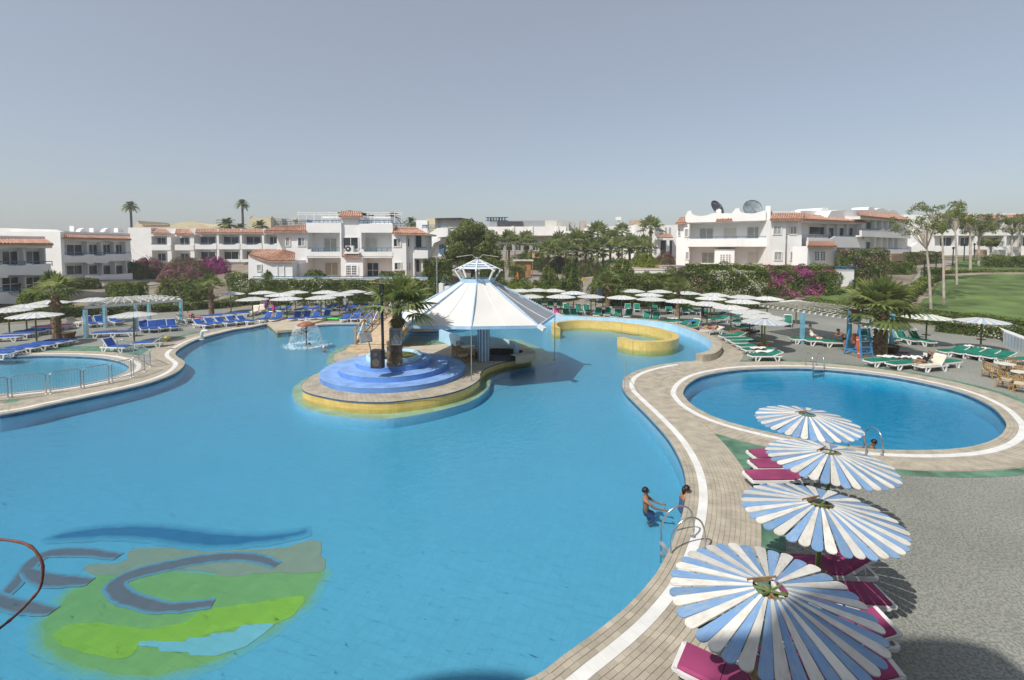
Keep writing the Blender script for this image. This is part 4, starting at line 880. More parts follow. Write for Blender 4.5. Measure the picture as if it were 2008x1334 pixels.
row(farW, [(1219,580),(1240,567.6),(1273,575),(1278,583),(1294,568.7),(1333,587),(1347,571.6),(1387,592),(1394,581.5),(1401,575),(1434,599),(1456,587.7),(1458,579),(1471,607.5),(1505,582),(1562,589),(1495,616)], 'in the row over green loungers', 'parasols over the green loungers')
put_parasol(farB, 1500, 625.5, 'pale blue striped parasol on two stout poles by the front of the green row', 'parasols over the green loungers', .5)
put_parasol(farB, 1741, 634, 'blue and white striped parasol beside the lifeguard chair palm', 'striped parasols on the right deck', .2)
put_parasol(farG, 1818, 617, 'faded green striped parasol before the lawn', 'striped parasols on the right deck', .6)
put_parasol(farB, 1926, 624, 'blue and white striped parasol farthest right by the flower hedge', 'striped parasols on the right deck', .9)
for o in (near0, farW, farB, farG): remove_tree(o)

# ================================================================ LOUNGERS
M_lf = mat('white_lounger_plastic', (.76,.75,.73), .4, .05, 3); CUSH = {'blue': mat('blue_cushion', (.018,.09,.36), .75, .15, 2, .2, 8), 'green': mat('green_cushion', (.006,.175,.115), .75, .18, 2, .2, 8), 'maroon': mat('maroon_cushion', (.31,.05,.14), .75, .14, 1.5, .25, 5), 'pink': mat('pink_cushion', (.52,.08,.24), .75, .1, 2), 'cream': mat('cream_towel_cushion', (.68,.62,.50), .85, .08, 2, .2, 8)}
LME = {}
def lounger(ck, ang, detail):
    key = (ck, ang, detail)
    if key in LME: return LME[key]
    t = thing('lounger', 'x', 'lounger'); L, W, Hh = 1.92, .66, .33; hx = .32     # x: foot -L/2 .. head +L/2, hinge at hx
    mb = MB()
    for sy in (-1, 1):
        pts = [(-L/2, sy*.27, Hh-.02), (-L/2+.03, sy*.30, Hh-.01), (-.3, sy*.31, Hh-.015), (L/2-.08, sy*.30, Hh-.01), (L/2, sy*.24, Hh-.02)]
        for a, b_ in zip(pts, pts[1:]): mb.bar(a, b_, .055, .07)
    mb.bar((-L/2,-.29,Hh-.02),(-L/2,.29,Hh-.02),.06,.065); mb.bar((L/2,-.25,Hh-.02),(L/2,.25,Hh-.02),.06,.065)
    for x in np.linspace(-L/2+.15, hx-.05, 6 if detail else 2): mb.bar((x,-.28,Hh),(x,.28,Hh),.06,.025)
    mb.build('frame', M_lf, t)
    for sx in (-1, 1):
        for sy in (-1, 1):
            mb = MB(); x = sx*.62; y = sy*.30
            pr = [(x-sx*.20,Hh-.04),(x-sx*.06,.03),(x+sx*.05,.0),(x+sx*.10,.03),(x+sx*.12,Hh-.04)]
            for (a, za), (b_, zb) in zip(pr, pr[1:]): mb.bar((a,y,za),(b_,y,zb),.06,.065,up=(0,1,0))
            mb.build('leg', M_lf, t)
    def pad(x0, x1, z0, th):
        mb = MB(); nx = 5; prof = []
        for i in range(nx+1):
            x = x0+(x1-x0)*i/nx; e = .012 if i in (0, nx) else 0
            prof.append([(x,-.29+e,z0+.01),(x,-.30,z0+th*.6),(x,-.26,z0+th-e),(x,.26,z0+th-e),(x,.30,z0+th*.6),(x,.29-e,z0+.01)])
        o = 0
        for p_ in prof: mb.v += p_
        for i in range(nx):
            for j in range(5): mb.f.append((i*6+j, i*6+j+1, (i+1)*6+j+1, (i+1)*6+j)); mb.m.append(0)
        mb.f += [tuple(range(6)), tuple(range(nx*6, nx*6+6))]; mb.m += [0, 0]; return mb
    m = pad(-L/2+.05, hx, Hh+.02, .075); m.build('seat_cushion', CUSH[ck], t)
    M = Matrix.Translation((hx,0,Hh+.02))@Matrix.Rotation(-ang, 4, 'Y')
    m = pad(.01, L/2-hx-.02, .0, .075); m.xform(M); bc = m.build('back_cushion', CUSH[ck], t)
    mb = MB()
    for sy in (-1, 1): mb.bar((0,sy*.31,-.01),(.68,sy*.30,-.01),.04,.05); 
    mb.bar((.66,-.3,-.01),(.66,.3,-.01),.09,.05); mb.bar((.3,-.3,-.01),(.3,.3,-.01),.06,.02); mb.xform(M)
    if ang > .2: mb.bar(M@Vector((.45,-.24,-.02)), (hx+.42,-.24,Hh-.03), .03, .03); mb.bar(M@Vector((.45,.24,-.02)), (hx+.42,.24,Hh-.03), .03, .03)
    mb.build('back_frame', M_lf, t); LME[key] = t; return t
LPOS = {}
def put_lounger(px, py, yaw, ck, ang, label, group, detail=False, z=.0):
    p = P(px, py, .33); o = place(lounger(ck, R(ang), detail), (p.x, p.y, z), R(yaw), label, group); LPOS[label] = o; return o
STATE = {0: 'flat', 20: 'slightly raised', 35: 'half raised', 55: 'raised', 65: 'upright'}
def lrow(desc, group, items):
    """items: (px, py, yaw of the head end, colour, back angle)"""
    cnt = {}
    for px, py, yaw, ck, ang in sorted(items, key=lambda q: q[0]):
        k = (ck, STATE[ang]); i = cnt.get(k, 0); cnt[k] = i+1
        tot = sum(1 for q in items if (q[3], STATE[q[4]]) == k)
        pos = 'only one' if tot == 1 else ORD[i]+' from the left'
        put_lounger(px, py, yaw+random.uniform(-4, 4), ck, ang, f'{ck} lounger, {STATE[ang]} back, {pos} {desc}', group)
lrow('front row at left edge', 'blue loungers front left', [(10,688,8,'blue',0),(44,682,8,'blue',0),(72,677,8,'blue',0),(97,672,8,'blue',0),(118,668,8,'blue',0),(-12,694,8,'blue',0)])
lrow('second row at left edge', 'blue loungers second row left', [(12,661,12,'blue',0),(36,655,12,'blue',0),(58,650,12,'blue',0),(80,646,12,'blue',0),(92,641,12,'pink',0),(118,638,10,'pink',0)])
lrow('under the left white pergola', 'loungers under the left pergola', [(150,632,165,'cream',35),(176,634,150,'blue',55),(199,632,150,'blue',55),(226,630,150,'blue',35),(209,653,10,'blue',0),(243,652,10,'blue',0)])
lrow('right of the left pergola post', 'blue loungers by the pergola post', [(283,643,135,'blue',55),(300,643,135,'blue',55),(319,641,135,'blue',55),(338,640,135,'blue',55)])
lrow('by the paddling pool gate', 'loungers by the paddling pool', [(228,680,175,'blue',55),(292,672,15,'blue',35)])
lrow('by back coping left of platform', 'blue loungers by the back coping', [(397,636,155,'blue',35),(417,634,155,'blue',35),(439,632,155,'blue',35),(460,630,155,'blue',35),(481,629,155,'blue',35),(362,626,160,'cream',55),(385,624,160,'pink',0),(412,620,10,'blue',0),(440,617,10,'blue',0),(470,615,10,'blue',0)])
lrow('front row behind mushroom fountain', 'blue loungers behind the fountain', [(521,625,90,'blue',55),(543,625,90,'blue',65),(579,624,90,'blue',55),(599,623,90,'blue',55),(618,622,90,'blue',55),(637,621,80,'blue',55),(678,624,95,'blue',20),(697,623,95,'blue',20),(717,623,95,'blue',20),(736,623,95,'blue',20)])
lrow('rear rows behind mushroom fountain', 'blue loungers in the rear rows', [(498,612,100,'cream',55),(512,609,100,'cream',55),(508,605,80,'blue',35),(533,606,80,'blue',20),(557,607,80,'blue',20),(592,606,80,'blue',20),(618,605,80,'blue',20),(640,606,80,'blue',20),(652,602,80,'blue',20),(672,603,80,'blue',35),(690,603,80,'blue',20),(712,602,80,'blue',20),(704,612,95,'blue',20),(730,612,95,'blue',20),(738,603,90,'blue',20)])
lrow('between tent and path', 'green loungers right of the tent', [(1057,600,90,'green',55),(1079,600,90,'green',55),(1098,600,90,'green',55),(1112,607,90,'green',55),(1112,618,95,'green',55),(1127,618,95,'green',55),(1135,609,90,'green',55),(1151,609,90,'green',55),(1093,618,95,'pink',65),(1074,615,95,'pink',55),(1050,614,95,'green',35)])
lrow('front row behind yellow wall', 'green loungers behind the curling wall', [(1172,616,70,'green',55),(1192,615,70,'green',55),(1208,619,65,'green',55),(1232,618,65,'green',55),(1266,624,60,'green',55),(1285,625,60,'green',55),(1314,631,10,'green',0),(1338,637,40,'green',20),(1359,640,40,'green',55),(1396,648,20,'cream',20)])
lrow('rear rows behind yellow wall', 'green loungers in the rear rows', [(1231,605,75,'green',35),(1249,605,75,'green',35),(1283,605,75,'green',20),(1312,608,75,'green',20),(1344,610,75,'green',20),(1362,610,105,'green',20),(1380,614,75,'green',20),(1406,618,20,'green',20),(1410,626,20,'green',20),(1440,622,15,'green',20),(1455,632,15,'green',0),(1462,641,20,'green',0),(1545,632,60,'green',55)])
lrow('stepping beside raised beige wall', 'green loungers beside the raised wall', [(1436,659,10,'green',20),(1449,665,10,'green',0),(1461,671,10,'green',0),(1473,678,10,'green',0),(1485,685,8,'green',0),(1500,697,5,'green',20)])
lrow('under right slatted pergola', 'green loungers under the right pergola', [(1577,665,170,'green',0),(1607,668,175,'green',0),(1640,671,175,'green',0)])
lrow('behind the thick trunked palm', 'green loungers behind the palm', [(1704,664,100,'green',65),(1738,662,100,'green',65),(1776,664,95,'green',55),(1805,667,95,'green',55)])
lrow('at far rim of round pool', 'green loungers by the round pool', [(1727,707,15,'green',0),(1770,712,15,'green',0),(1825,716,15,'cream',55),(1852,710,15,'green',0)])
lrow('along right flower hedge', 'green loungers at the right edge', [(1868,688,10,'green',20),(1898,691,10,'green',20),(1928,695,10,'green',20),(1958,699,10,'green',20),(1992,705,10,'green',0)])
DL = [(1530,891,4,'maroon',20,'maroon lounger farthest back beside the green wedge'),(1536,911,3,'maroon',20,'maroon lounger in the middle beside the green wedge'),(1530,934,2,'maroon',20,'maroon lounger nearest of three beside the green wedge'),
 (1610,1112,-4,'maroon',35,'maroon lounger half hidden under the second parasol'),(1628,1165,-4,'maroon',0,'maroon lounger with bare white frame end between the two nearest parasols'),
 (1628,1240,-3,'maroon',20,'maroon lounger whose pink head end shows right of the nearest parasol'),(1618,1315,-6,'maroon',20,'maroon lounger under the near right edge of the nearest parasol'),(1462,1350,145,'maroon',0,'maroon lounger with rounded white frame at the bottom beside the pavers'),(1590,1368,150,'maroon',0,'maroon lounger cut by the bottom edge right of the bamboo pole')]
for px, py, yaw, ck, ang, lab in DL: put_lounger(px, py, yaw, ck, ang, lab, 'maroon loungers under the near parasols', True)
for t in LME.values(): remove_tree(t)
# ================================================================ ISLAND: steps, tent, bar, bridge
IC = Vector((-6.35, 25.8)); IZ = .22
M_tread = mat('sunlit_blue_tread', (.225,.385,.70), .65, .12, 1.6, .2, 14)  # treads paler than the risers: sunlight from above put into the colour
st_ = thing('stepped_platform', 'round blue stepped platform with a planter ring on the pool island', 'platform')
for k, (r, z0, z1) in enumerate(((3.78, IZ+.004, .50), (2.86, .50, .78), (1.98, .78, 1.04))):
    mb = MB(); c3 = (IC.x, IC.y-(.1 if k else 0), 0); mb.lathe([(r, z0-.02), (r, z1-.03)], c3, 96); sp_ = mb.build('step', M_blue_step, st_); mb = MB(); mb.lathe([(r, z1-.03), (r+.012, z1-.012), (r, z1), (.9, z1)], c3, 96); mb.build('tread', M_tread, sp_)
mb = MB(); mb.lathe([(1.46,1.04),(1.47,1.22),(1.44,1.25),(1.27,1.25),(1.25,1.23),(1.25,1.0)], (IC.x, IC.y, 0), 64); mb.build('planter_rim', M_lightblue, st_, True)
mb = MB(); mb.lathe([(1.26,1.12),(.8,1.17),(.0,1.2)], (IC.x, IC.y, 0), 24); mb.build('planter_soil', mat('planter_grass', (.10,.115,.03), .95, .35, 4), st_)
# --- tent
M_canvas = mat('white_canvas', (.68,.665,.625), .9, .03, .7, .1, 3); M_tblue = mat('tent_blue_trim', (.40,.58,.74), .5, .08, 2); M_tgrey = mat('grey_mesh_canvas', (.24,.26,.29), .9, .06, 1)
tent = thing('bar_tent', 'white octagonal canvas bar tent with pale blue ribs and lantern top', 'tent', (0,0,0)); TC = Vector((-2.05, 28.75))
rimv, topv = [], []
for k in range(8):
    a = -math.pi/2+k*math.pi/4; rr = 4.62 if k % 2 == 0 else 4.85; zz = 3.0 if k % 2 == 0 else 2.86
    rimv.append(Vector((TC.x+rr*math.cos(a), TC.y+rr*math.sin(a), zz))); topv.append(Vector((TC.x+1.0*math.cos(a), TC.y+1.0*math.sin(a), 4.95)))
for k in range(8):
    a, b_ = rimv[k], rimv[(k+1)%8]; c, d = topv[k], topv[(k+1)%8]; mb = MB(); NU, NV = 6, 8
    for j in range(NV+1):
        for i in range(NU+1):
            u, v = i/NU, j/NV; p = a.lerp(b_, u).lerp(c.lerp(d, u), v); p.z -= .16*math.sin(math.pi*v)*(.5+.5*math.sin(math.pi*u)); mb.v.append(tuple(p))
    for j in range(NV):
        for i in range(NU): q = j*(NU+1)+i; mb.f.append((q, q+1, q+NU+2, q+NU+1)); mb.m.append(0)
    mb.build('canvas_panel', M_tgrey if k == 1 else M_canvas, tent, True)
    mb = MB(); mb.bar(a-Vector((0,0,.0)), c, .065, .09); mb.build('rib', M_tblue, tent)
    mb = MB(); m0 = a.lerp(b_, .5); m1 = c.lerp(d, .5); o_ = Vector((0,0,-.05)); mb.tube([m0.lerp(m1, q/8)+Vector((0,0,-.16*math.sin(math.pi*q/8)+.015)) for q in range(9)], .018, 5); mb.build('seam', M_pwhite, tent)
    mb = MB(); mb.bar(a-Vector((0,0,.06)), b_-Vector((0,0,.06)), .06, .16); mb.build('rim_beam', M_tblue, tent)
    if k in (1, 2):
        mb = MB(); e = (a-Vector((TC.x,TC.y,a.z))).normalized(); mb.bar(a+e*.05, a+e*.45+Vector((0,0,-.16)), .22, .2); mb.build('floodlight', M_pwhite, tent)
    # lacing dots along the grey panel edges
    if k in (1, 2):
        mb = MB()
        for q in range(26): p = a.lerp(c, .03+q*.037)+Vector((0,0,.06)); mb.cbox(p, (.07,.07,.05))
        tag(mb.build('lacing', M_pwhite, tent), kind='stuff')
mb = MB(); mb.lathe([(1.04,4.85),(1.06,5.15),(1.0,5.15),(.98,4.85)], (TC.x,TC.y,0), 8, a0=-math.pi/2, a1=1.5*math.pi); mb.build('lantern_ring', M_tblue, tent)
for k in range(8):
    a = -math.pi/2+k*math.pi/4; e = Vector((math.cos(a), math.sin(a), 0)); c = Vector((TC.x, TC.y, 0)); mb = MB()
    mb.bar(c+e*1.02+Vector((0,0,5.1)), c+e*1.38+Vector((0,0,5.68)), .07, .09); mb.bar(c+e*1.5+Vector((0,0,5.62)), c+e*.14+Vector((0,0,6.25)), .07, .07); mb.build('lantern_strut', M_pwhite, tent)
    a2 = a+math.pi/4; e2 = Vector((math.cos(a2), math.sin(a2), 0))
    for q in range(4):
        r0 = 1.22-.27*q; r1 = r0-.2; z0 = 5.76+.125*q; z1 = z0+.08; mb = MB(); mb.add([c+e*r0+Vector((0,0,z0)), c+e2*r0+Vector((0,0,z0)), c+e2*r1+Vector((0,0,z1)), c+e*r1+Vector((0,0,z1))], [(0,1,2,3)])
        mb.add([c+e*r0+Vector((0,0,z0-.02)), c+e2*r0+Vector((0,0,z0-.02)), c+e2*r1+Vector((0,0,z1-.02)), c+e*r1+Vector((0,0,z1-.02))], [(3,2,1,0)]); mb.build('louvre', M_tblue if q % 2 else M_pwhite, tent, fix=False)
mb = MB(); mb.tube([(TC.x,TC.y,6.2),(TC.x,TC.y,6.42)], .12, 8); mb.build('finial', M_grey, tent)
for sgn in (-1, 1): mb = MB(); mb.tube([(TC.x+sgn*.05,TC.y,6.3),(TC.x+sgn*.32,TC.y,6.55),(TC.x+sgn*1.25,TC.y,6.42)], .022, 5); mb.build('lamp_arm', mat('brass_arm', (.5,.44,.3), .4, .1, 3), tent)
# striped centre column, poles
M_cblue = mat('column_blue', (.10,.28,.50), .5, .1, 2)
mb = MB(); mb.lathe([(.36,IZ),(.36,4.9)], (TC.x+.35,TC.y-.2,0), 24); mb.build('centre_column', M_pwhite, tent, True)
for q in range(12):
    a = q*math.pi/6; mb = MB(); mb.lathe([(.368,IZ+.02),(.368,3.6)], (TC.x+.35,TC.y-.2,0), 3, a0=a, a1=a+.26); mb.build('column_stripe', M_cblue, tent)
for k in range(0, 8, 2):
    if k == 6: continue
    p = rimv[k]; mb = MB(); mb.tube([(p.x,p.y,IZ),(p.x,p.y,p.z-.1)], .025, 6); mb.lathe([(.12,IZ),(.12,IZ+.03),(.03,IZ+.05)], (p.x,p.y,0), 12); mb.build('guy_pole', M_grey, tent)
# --- sunken bar
bar = thing('pool_bar', 'pale blue curved bar wall with white slanted stripes under the tent', 'bar'); BC = V2(P(985, 684, .9))
pb = PL([(1011,703),(1005,694),(960,683),(945,679),(920,682),(902,683),(880,676),(861,668)], .22)
pin = offset(pb, -.22, False); kk_ = len(pb); mb = MB(); mb.v = [(*p,.2) for p in pb]+[(*p,1.0) for p in pb]+[(*p,1.0) for p in pin]+[(*p,.2) for p in pin]
for i in range(kk_-1): mb.f += [(i,i+1,kk_+i+1,kk_+i),(kk_+i,kk_+i+1,2*kk_+i+1,2*kk_+i),(2*kk_+i,2*kk_+i+1,3*kk_+i+1,3*kk_+i)]
mb.f += [(0,kk_,2*kk_,3*kk_),(kk_-1,2*kk_-1,3*kk_-1,4*kk_-1)]; mb.m = [0]*len(mb.f); mb.build('bar_wall', M_lightblue, bar)
d_ = (pb[1]-pb[2]).normalized()
fb = pb[0]; db = (pb[1]-pb[0])
for q in range(4):
    a = pb[2].lerp(pb[1], .55+.12*q); nrm = Vector((d_.y, -d_.x)); nrm = nrm if nrm.y < 0 else -nrm; a = a+nrm*.012; tx = d_*.16; mb = MB()
    mb.add([(*(a),.25),(*(a+tx*.6),.25),(*(a+tx*1.9),.96),(*(a+tx*1.3),.96)], [(0,1,2,3)]); mb.build('white_stripe', M_pwhite, bar, fix=False)
ctr = V2(P(978, 690, .6)); cl = [ctr+Vector((2.25*math.cos(a), 1.55*math.sin(a))) for a in np.linspace(-1.1, 3.0, 28)]; cin = [ctr+Vector((1.5*math.cos(a), .95*math.sin(a))) for a in np.linspace(-1.1, 3.0, 28)]
mb = strip_between(cl, cin, .62, .62, False); mb.add([(*p,.62) for p in cl]+[(*p,.2) for p in cl], [(i,i+1,28+i+1,28+i) for i in range(27)]); mb.build('counter', M_island, bar, fix=False)
strip_between(cin, cin, .62, .24, False).build('counter_inside', M_darkw, bar, fix=False)
mb = MB(); mb.prism([ctr+Vector((1.48*math.cos(a), .93*math.sin(a))) for a in np.linspace(0, 2*math.pi, 28)[:-1]], .225, .26); mb.build('bar_floor', M_darkw, bar)
# --- cane furniture
M_cane = mat('cane', (.40,.235,.075), .6, .22, 6); M_pad = mat('beige_pad', (.55,.49,.38), .85, .08, 3); M_ttop = mat('pale_table_top', (.66,.63,.56), .5, .06, 2)
def cane_chair():
    t = thing('cane_armchair', 'x', 'chair')
    for sx in (-1, 1):
        for sy in (-1, 1): mb = MB(); mb.tube([(sx*.27, sy*.25, 0), (sx*.25, sy*.24, .42)], .022, 6); mb.tube([(sx*.27,sy*.25,.02),(sx*.1,sy*.22,.30)], .014, 5); mb.build('leg', M_cane, t)
    mb = MB(); mb.box(-.28,.28,-.27,.27,.38,.42); mb.build('seat_frame', M_cane, t)
    mb = MB(); mb.box(-.25,.25,-.24,.24,.42,.49); mb.build('seat_pad', M_pad, t)
    mb = MB(); rail = []
    for q in range(13): a = math.pi*.0+math.pi*q/12; rail.append((.33*math.cos(a), .30*math.sin(a)+.02, .62+.24*math.sin(a)**2))
    mb.tube([(.30,-.27,.60)]+rail+[(-.30,-.27,.60)], .024, 7); mb.build('arm_rail', M_cane, t)
    mb = MB()
    for q in range(1, 12):
        x, y, z = rail[q]; mb.tube([(x*.85, y*.85, .42), (x, y, z)], .014, 5)
    for zz, f_ in ((.52,.93),(.58,.96)): mb.tube([(x*f_, y*f_, zz) for x, y, z in rail], .012, 5)
    mb.build('back_spindles', M_cane, t)
    mb = MB()
    for a, b_ in (((-.26,-.24),(.26,-.24)),((-.26,.24),(.26,.24)),((-.26,-.24),(-.26,.24)),((.26,-.24),(.26,.24))): mb.tube([(*a,.18),(*b_,.18)], .013, 5)
    mb.build('stretcher', M_cane, t); return t
def cane_table():
    t = thing('cane_table', 'x', 'table'); mb = MB(); mb.lathe([(0,.70),(.44,.70),(.45,.715),(.44,.735),(0,.735)], n=28); mb.build('table_top', M_ttop, t)
    for k in range(3): a = k*2.1; mb = MB(); mb.tube([(.3*math.cos(a),.3*math.sin(a),0),(.05*math.cos(a+1),.05*math.sin(a+1),.36),(.3*math.cos(a+2.2),.3*math.sin(a+2.2),.70)], .022, 6); mb.build('leg', M_cane, t)
    return t
ch0 = cane_chair(); ta0 = cane_table()
for px, py, z, rz, lab in ((1943,741,0,1.7,'cane armchair facing right, leftmost of the right edge set'),(1972,762,0,.3,'cane armchair nearest the round pool at the right edge'),(1975,728,0,3.0,'cane armchair behind the first round table at right'),(2003,770,0,-.9,'cane armchair cut by the right edge'),(1996,735,0,2.4,'cane armchair between the two round tables at right')):
    p = P(px, py, z); place(ch0, (p.x,p.y,z), rz, lab, 'cane armchairs at the right edge')
for px, py, z, lab in ((1969,739,0,'round pale topped table behind the cane chairs'),(2004,758,0,'round pale topped table cut by the right edge')):
    p = P(px, py, z); place(ta0, (p.x,p.y,z), .4, lab, 'round cane tables at the right edge')
for px, py, rz, lab in ((896,702,1.9,'cane armchair left of the table under the bar tent'),(905,712,.7,'cane armchair nearest the blue steps under the bar tent'),(938,703,-1.6,'cane armchair right of the table under the bar tent'),(922,708,3.3,'cane armchair in front of the striped column'),(905,694,2.6,'dark shaded cane armchair behind the tent table')):
    p = P(px, py, IZ); place(ch0, (p.x,p.y,IZ+.02), rz, lab, 'cane armchairs under the tent')
p = P(918, 703, IZ); place(ta0, (p.x,p.y,IZ+.02), .4, 'pale topped table under the bar tent', None)
remove_tree(ch0); remove_tree(ta0)
# --- arched wooden bridge
M_bw = mat('bridge_wood', (.46,.29,.13), .7, .18, 4, .2, 20); M_bw2 = mat('bridge_pale_step', (.55,.42,.27), .8, .12, 3)
br = thing('wooden_footbridge', 'arched wooden footbridge with railings linking the island to the back deck', 'bridge'); A = V2(P(735, 676, .5)); Bq = V2(P(800, 632, .5)); Bq = Vector((A.x+.25*(Bq-A).x*0+1.2, 46.5)); ax = (Bq-A).normalized(); nx_ = Vector((-ax.y, ax.x)); L_ = (Bq-A).length; W_ = 1.25
def bz(u): return .55+1.15*math.sin(math.pi*u)**.8
N_ = 44
for i in range(N_):
    u0, u1 = i/N_, (i+.93)/N_; mb = MB(); a, b_ = A+ax*L_*u0, A+ax*L_*u1; z0, z1 = bz(u0), bz(u1); vs = []
    for dz in (-.05, 0):
        for p_, z_ in ((a, z0), (b_, z1)):
            for s_ in (-1, 1): q = p_+nx_*W_*s_; vs.append((q.x, q.y, z_+dz))
    mb.add(vs, [(4,5,7,6),(0,2,3,1),(0,1,5,4),(2,6,7,3),(0,4,6,2),(1,3,7,5)]); mb.build('deck_plank', M_bw2, br)
for s_ in (-1, 1):
    mb = MB(); top = [A+ax*L_*q/20+nx_*(W_+.06)*s_ for q in range(21)]
    for q in range(20):
        a, b_ = top[q], top[q+1]; z0, z1 = bz(q/20), bz((q+1)/20); mb.add([(*a,z0+.05),(*b_,z1+.05),(*b_,z1-.42),(*a,z0-.42)], [(0,1,2,3)]); a2, b2 = a+nx_*.08*s_, b_+nx_*.08*s_
        mb.add([(*a2,z0+.05),(*b2,z1+.05),(*b2,z1-.42),(*a2,z0-.42)], [(3,2,1,0)]); mb.add([(*a,z0+.05),(*b_,z1+.05),(*b2,z1+.05),(*a2,z0+.05)], [(0,1,2,3)])
    mb.build('side_beam', M_bw, br, fix=False)
    mb = MB(); mb.tube([(*top[q], bz(q/20)+.95) for q in range(21)], .055, 6); mb.build('handrail', M_bw, br)
    for q in range(0, 21, 2):
        mb = MB(); p_ = top[q]; mb.box(p_.x-.06,p_.x+.06,p_.y-.06,p_.y+.06,bz(q/20)-.1,bz(q/20)+(1.12 if q in (0,20) else .95)); mb.build('post', M_bw, br)
    for q in range(0, 20, 2):
        mb = MB(); mb.bar((*top[q], bz(q/20)+.85), (*top[q+2], bz((q+2)/20)+.1), .05, .06); mb.bar((*top[q], bz(q/20)+.1), (*top[q+2], bz((q+2)/20)+.85), .05, .06); mb.build('lattice', M_cblue if q % 4 else M_pwhite, br)
for k in range(3):
    mb = MB(); c = A-ax*(.2+.36*k); q = [c+nx_*1.55, c-nx_*1.55, c-ax*.36-nx_*1.55, c-ax*.36+nx_*1.55]; mb.prism(q, IZ+.005, .52-.11*k); mb.build('step', M_bw2, br)
# ================================================================ POLES, SPEAKERS, LIGHTS ON THE ISLAND
M_blk = mat('black_speaker', (.035,.037,.045), .5, .2, 4); M_cone = mat('speaker_grille', (.10,.085,.075), .7, .2, 20)
p = P(742, 722, 1.2); sp = thing('loudspeaker', 'black loudspeaker standing on the rim of the blue stepped planter', 'loudspeaker', (p.x, p.y-.1, 1.252), R(-8))
mb = MB(); mb.box(-.27,.27,-.22,.22,0,.86); mb.build('cabinet', M_blk, sp); mb = MB(); mb.tube([(0,-.235,.28),(0,-.215,.28)], .2, 18); mb.build('woofer', M_cone, sp); mb = MB(); mb.tube([(0,-.235,.66),(0,-.215,.66)], .09, 14); mb.build('tweeter', M_cone, sp)
p = Vector((p.x+.16, p.y+.25, 0)); pole = thing('lamp_pole', 'tall dark pole with crossbar behind the black loudspeaker', 'pole', (p.x, p.y, 1.15)); mb = MB(); mb.tube([(0,0,0),(0,0,1.4),(-.03,0,4.1)], .07, 8); mb.build('shaft', M_dkgreen, pole); mb = MB(); mb.tube([(-.62,0,4.14),(.55,0,4.08)], .022, 5); mb.build('crossbar', M_wood, pole); mb = MB(); mb.box(-.12,.06,-.08,.08,3.6,4.08); mb.build('lamp_head', M_dkgreen, pole)
p = P(733, 708, 1.2); fl_ = thing('floodlight', 'tilted grey floodlight on a thin leaning stem by the bridge steps', 'floodlight', (p.x-.1, p.y, 1.14)); mb = MB(); mb.tube([(0,0,0),(-.02,0,.5),(-.14,0,1.05)], .028, 6); mb.build('stem', M_grey, fl_)
mb = MB(); mb.box(-.30,.30,-.06,.10,-.24,.24); mb.xform(Matrix.Translation((-.28,-.05,1.28))@Matrix.Rotation(R(40),4,'Z')@Matrix.Rotation(R(-30),4,'X')); mb.build('lamp_housing', M_grey, fl_); mb = MB(); mb.box(-.26,.26,.105,.12,-.2,.2); mb.xform(Matrix.Translation((-.28,-.05,1.28))@Matrix.Rotation(R(40),4,'Z')@Matrix.Rotation(R(-30),4,'X')); mb.build('lens', M_curt, fl_)
p = P(778, 712, 1.2); sp2 = thing('loudspeaker', 'grey weathered loudspeaker box strapped to the island palm trunk', 'loudspeaker', (p.x+.03, p.y-.28, 2.2), R(8)); mb = MB(); mb.box(-.29,.29,-.2,.2,0,.82); mb.build('cabinet', M_grey, sp2); mb = MB(); mb.box(-.24,.24,-.215,-.2,.06,.76); mb.build('grille', mat('grey_grille', (.16,.165,.17), .7, .15, 10), sp2)
# ================================================================ FOUNTAIN, SPOUT
p = P(601, 677, WZ); fo = thing('mushroom_fountain', 'red capped mushroom fountain spraying water in the pool', 'fountain', (p.x, p.y, FZ(p.y))); FLL = FZ(p.y); h0 = 1.42-FLL
mb = MB(); mb.tube([(0,0,0),(0,0,h0)], .055, 8); mb.build('stem', M_dkgreen, fo); mb = MB(); mb.lathe([(0,h0+.2),(.22,h0+.17),(.45,h0+.08),(.62,h0-.04),(.60,h0-.09),(.3,h0-.03),(0,h0)], n=28); mb.build('cap', mat('red_brown_cap', (.36,.12,.06), .5, .15, 3), fo, True)
M_spray = bpy.data.materials.new('spray'); M_spray.use_nodes = True; tt = M_spray.node_tree; bb = tt.nodes['Principled BSDF']; bb.inputs['Base Color'].default_value = (.9,.94,.96,1); bb.inputs['Roughness'].default_value = .3; bb.inputs['Alpha'].default_value = .32
mb = MB()
for q in range(1500):
    a = random.uniform(0, 6.283); t_ = random.random()**.8; r = .6+.6*t_+random.gauss(0,.04); z = h0-.06-(h0-.50)*t_**1.6; s_ = random.uniform(.008,.02); ln = random.uniform(.04,.12)
    x, y = r*math.cos(a), r*math.sin(a); mb.add([(x-s_,y,z),(x+s_,y,z),(x,y+s_*1.6,z),(x,y,z-ln)], [(0,1,2),(0,1,3),(1,2,3),(2,0,3)])
for q in range(90):
    a = random.uniform(0,6.283); r = random.uniform(0,.16); z = h0+.2+random.uniform(0,.3)*(1-r/.16*.6); s_ = .03; x, y = r*math.cos(a), r*math.sin(a); mb.add([(x-s_,y,z),(x+s_,y,z),(x,y+s_,z),(x,y,z+.06)], [(0,1,2),(0,1,3),(1,2,3),(2,0,3)])
for q in range(500):
    a = random.uniform(0,6.283); r = 1.2+random.gauss(0,.22); s_ = random.uniform(.03,.07); x, y, z = r*math.cos(a), r*math.sin(a), WZ-FLL+.005; mb.add([(x-s_,y-s_*.4,z),(x+s_,y,z),(x,y+s_,z),(x,y,z+.05)], [(0,1,2),(0,1,3),(1,2,3),(2,0,3)])
tag(mb.build('spray', M_spray, fo, fix=False), kind='stuff')
